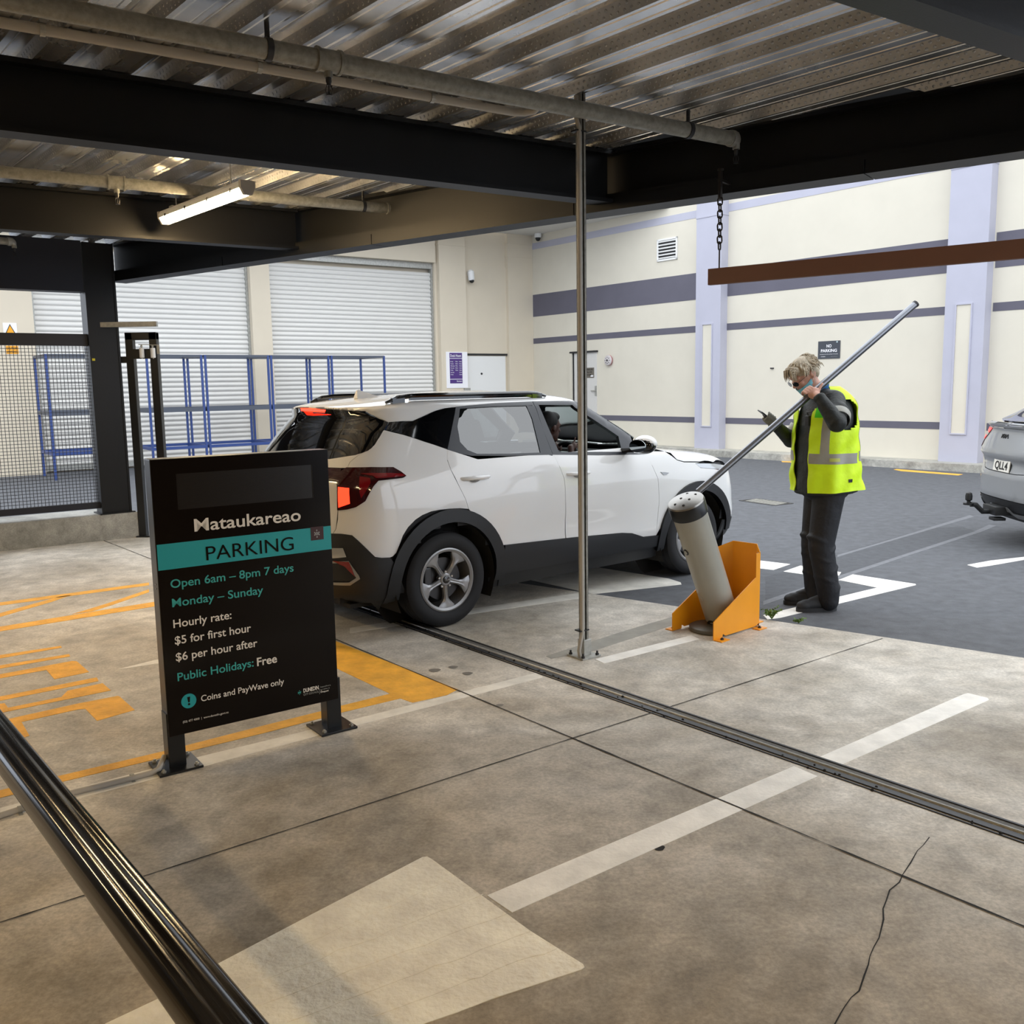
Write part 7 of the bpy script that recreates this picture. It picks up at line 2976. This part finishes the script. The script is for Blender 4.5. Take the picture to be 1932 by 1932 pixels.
# eyes, brows, mouth
for sg in (1, -1):
    b = MB()
    b.ball(H_(.080, .033 * sg, -.012), (.006, .006, .004), 10, 8)
    b.build('eye', M['eye'], man, smooth=True)
    b = MB()
    b.tube([H_(.092, .014 * sg, .014), H_(.092, .032 * sg, .020), H_(.080, .050 * sg, .014)], [.004, .005, .003], 6)
    b.build('eyebrow', M['hair_grey'], man, smooth=True)
b = MB()
b.tube([H_(.086, -.020, -.078), H_(.096, 0, -.076), H_(.086, .020, -.078)], [.003, .0055, .003], 8)
b.build('mouth', M['lip'], man, smooth=True)
# mask pulled under the chin, loops to the ears
mk = []
b = MB()
V = []
nu, nv = 22, 10
for i in range(nu + 1):
    a_ = math.radians(-98 + 196 * i / nu)
    for j in range(nv + 1):
        t_ = j / nv
        ca = math.cos(a_)
        u_ = -.072 - .062 * t_ + .045 * (1 - ca) * (1 - t_) * .75 + .03 * (1 - ca) * t_
        rf = .040 + .058 * max(ca, 0) - .020 * t_ * max(ca, 0) - .022 * (1 - abs(ca)) * 0
        rl = .071 - .014 * t_
        V.append(H_(.012 + (rf if ca > 0 else .03) * ca, rl * math.sin(a_), u_))
w_ = nv + 1
b.add(V, [(i * w_ + j, i * w_ + j + 1, (i + 1) * w_ + j + 1, (i + 1) * w_ + j) for i in range(nu) for j in range(nv)])
mask_o = b.build('face_mask', M['mask'], man, smooth=True)
for sg in (1, -1):
    b = MB()
    b.tube([H_(.02, .074 * sg, -.06), H_(-.005, .090 * sg, -.035), H_(-.030, .086 * sg, .010), H_(-.030, .084 * sg, -.03), H_(.0, .076 * sg, -.09)], .0016, 6)
    b.build('ear_loop', M['white_plastic'], mask_o, smooth=True)
# glasses
M['lens'] = glass_mat('spectacle_lens', (.95, .97, .98), .02)
gl_ = MB()
for sg in (1, -1):
    lc = H_(.118, .034 * sg, -.018)
    ring = [lc + hx[1] * .025 * math.cos(a_) + Uh * .018 * math.sin(a_) + Fh * (-.006 * math.cos(a_) * sg) for a_ in np.linspace(0, 2 * math.pi, 21)[:-1]]
    gl_.tube(ring, .0016, 6, closed=True)
    gl_.tube([H_(.112, .060 * sg, -.010), H_(.05, .080 * sg, .0), H_(-.010, .086 * sg, .012), H_(-.030, .084 * sg, .0)], .0018, 6)
gl_.tube([H_(.118, .010, -.014), H_(.124, 0, -.010), H_(.118, -.010, -.014)], .0016, 6)
gls = gl_.build('glasses', M['dark_metal'], man, smooth=True)
for sg in (1, -1):
    lc = H_(.118, .034 * sg, -.018)
    b = MB()
    ngon(b, [lc + hx[1] * .0245 * math.cos(a_) + Uh * .0175 * math.sin(a_) + Fh * (-.006 * math.cos(a_) * sg) for a_ in np.linspace(0, 2 * math.pi, 21)[:-1]], Fh, .001)
    b.build('lens', M['lens'], gls)

glv = blob('glove', [(p[0], p[1], p[2], p[3] + .0022, p[4] + .0022) if p[0] == 'c' else ('e', p[1], tuple(v + .0025 for v in p[2]), p[3]) for p in hand_r], mat('grey_glove', '#70726a', .75, noise=(30, .15)), man, .005, 1)
# phone in the right hand
phone = thing('phone', 'dark mobile phone held in the raised hand of the person in the vest', 'phone', ph0)
b = MB()
b.box(ph0, (.150, .072, .009), (pf_, pw_, pn_), bev=.004)
b.build('case', M['black_plastic'], phone)
b = MB()
b.box(ph0 + pn_ * .0048, (.142, .066, .0008), (pf_, pw_, pn_))
b.build('screen', M['gloss_black'], phone)

# long pole over the shoulder
M['pole_grey'] = mat('grey_aluminium_pole', '#8d9097', .3, .7)
pr_ = thing('barrier_arm', 'long grey metal pole rising from behind the bollard over the shoulder of the person', 'pole', POLE0)
b = MB()
b.tube([POLE0, POLE1], RP, 24)
b.build('tube', M['pole_grey'], pr_, smooth=True)
b = MB()
g3 = unit(toc * .75 - g1_ * .66)
b.bar(POLE0 + g3 * (RP - .001), POLE1 + g3 * (RP - .001), .007, .003, up=g3)
b.build('groove_strip', M['dark_metal'], pr_)
b = MB()
b.tube([POLE1 - pd0 * .012, POLE1 + pd0 * .004], RP + .0015, 24)
b.build('end_cap', M['dark_metal'], pr_, smooth=True)

# ------------------------------------------------------------------ the driver of the white car
Bd = suv.B
d_f, d_l = suv.e1, suv.e2
dr = thing('person', 'person driving the white car, dark hair, hand on the steering wheel', 'person', Bd(.98, -.37, .70))
hc = DEP(1036, 806, Bd(1.17, -.36, 1.3)[1])
hc2 = suv.px(1036, 806)
ray_ = ray(1036, 806)
o_ = CP - suv.O
dl_ = V3(ray_ @ suv.e1, ray_ @ suv.e2, ray_[2])
ol_ = V3(o_ @ suv.e1, o_ @ suv.e2, o_[2])
t_ = (-.36 - ol_[1]) / dl_[1]
hl_ = ol_ + t_ * dl_
hc = Bd(*hl_)
dx = axes(d_f * .99 - UP * .05, UP)
D_ = lambda f_, l_, u_: hc + dx[0] * f_ + dx[1] * l_ + dx[2] * u_
dh = [('e', D_(0, 0, .02), (.095, .076, .100), dx), ('e', D_(.03, 0, -.05), (.062, .058, .07), dx), ('e', D_(.058, 0, -.10), (.03, .036, .022), dx),
      ('c', D_(.088, 0, .01), D_(.110, 0, -.028), .008, .014), ('c', D_(.088, 0, -.055), D_(.094, 0, -.060), .012, .012), ('c', D_(.086, 0, -.074), D_(.090, 0, -.075), .012, .012),
      ('c', D_(.082, .035, .022), D_(.086, -.035, .022), .011, .011), ('e', D_(-.008, .078, -.01), (.018, .008, .028), dx), ('e', D_(-.008, -.078, -.01), (.018, .008, .028), dx),
      ('c', D_(-.02, 0, -.07), D_(-.06, 0, -.19), .052, .056)]
sh_c = D_(-.07, 0, -.25)
hand_d = SWC + .185 * (math.cos(2.2) * sx + math.sin(2.2) * sy)
hand_d2 = SWC + .185 * (math.cos(.9) * sx + math.sin(.9) * sy)
for sg, hd in ((-1, None), (1, None)):
    shp = sh_c + d_l * .18 * sg
    hd = min((hand_d, hand_d2), key=lambda q: np.linalg.norm(q - shp - d_f * .3))
    hd = hand_d if (hand_d - SWC) @ d_l * sg > 0 else hand_d2
    el = shp + d_f * .16 - UP * .23 + d_l * .06 * sg
    dh += [('c', shp, el, .045, .038), ('c', el, hd - d_f * .05, .036, .026), ('e', hd - d_f * .012, (.03, .03, .042), None)]
    for k in range(4):
        kb = hd + UP * (.028 - .019 * k) + d_f * .006
        dh += finger(kb, (d_f, -d_l * sg * .9 + d_f * .1, -d_f * .9), (.024, .024, .018), .0085)
    dh += finger(hd + UP * .03 - d_f * .02, (UP * .7 + d_f * .5, UP + d_f * .3), (.03, .024), .0095)
dh += [('c', sh_c - d_l * .15, sh_c + d_l * .15, .06, .06), ('e', sh_c - UP * .2, (.11, .17, .25), (d_f, d_l, UP)), ('c', sh_c - UP * .42, sh_c - UP * .42 + d_f * .4 + d_l * .08, .085, .07), ('c', sh_c - UP * .42, sh_c - UP * .42 + d_f * .4 - d_l * .08, .085, .07)]
blob('body', dh, M['skin_dark'], dr, .0065, 2)
blob('hair', [('e', D_(-.022, 0, .045), (.098, .084, .088), dx), ('e', D_(-.055, 0, -.01), (.055, .072, .07), dx), ('e', D_(.03, 0, .085), (.062, .066, .042), dx)], M['hair_black'], dr, .007, 1)
blob('jumper', [('c', sh_c - d_l * .17, sh_c + d_l * .17, .075, .075), ('e', sh_c - UP * .2, (.13, .195, .26), (d_f, d_l, UP))] +
     [('c', sh_c + d_l * .18 * sg, sh_c + d_f * .16 - UP * .23 + d_l * .24 * sg, .062, .052) for sg in (1, -1)], M['dark_in'], dr, .010, 3)
for sg in (1, -1):
    b = MB()
    b.ball(D_(.082, .030 * sg, .004), .009, 8, 6)
    b.build('eye', M['eye'], dr, smooth=True)

# ------------------------------------------------------------------ tidy helper data off the objects
for o in bpy.data.objects:
    if '_o' in o:
        del o['_o']
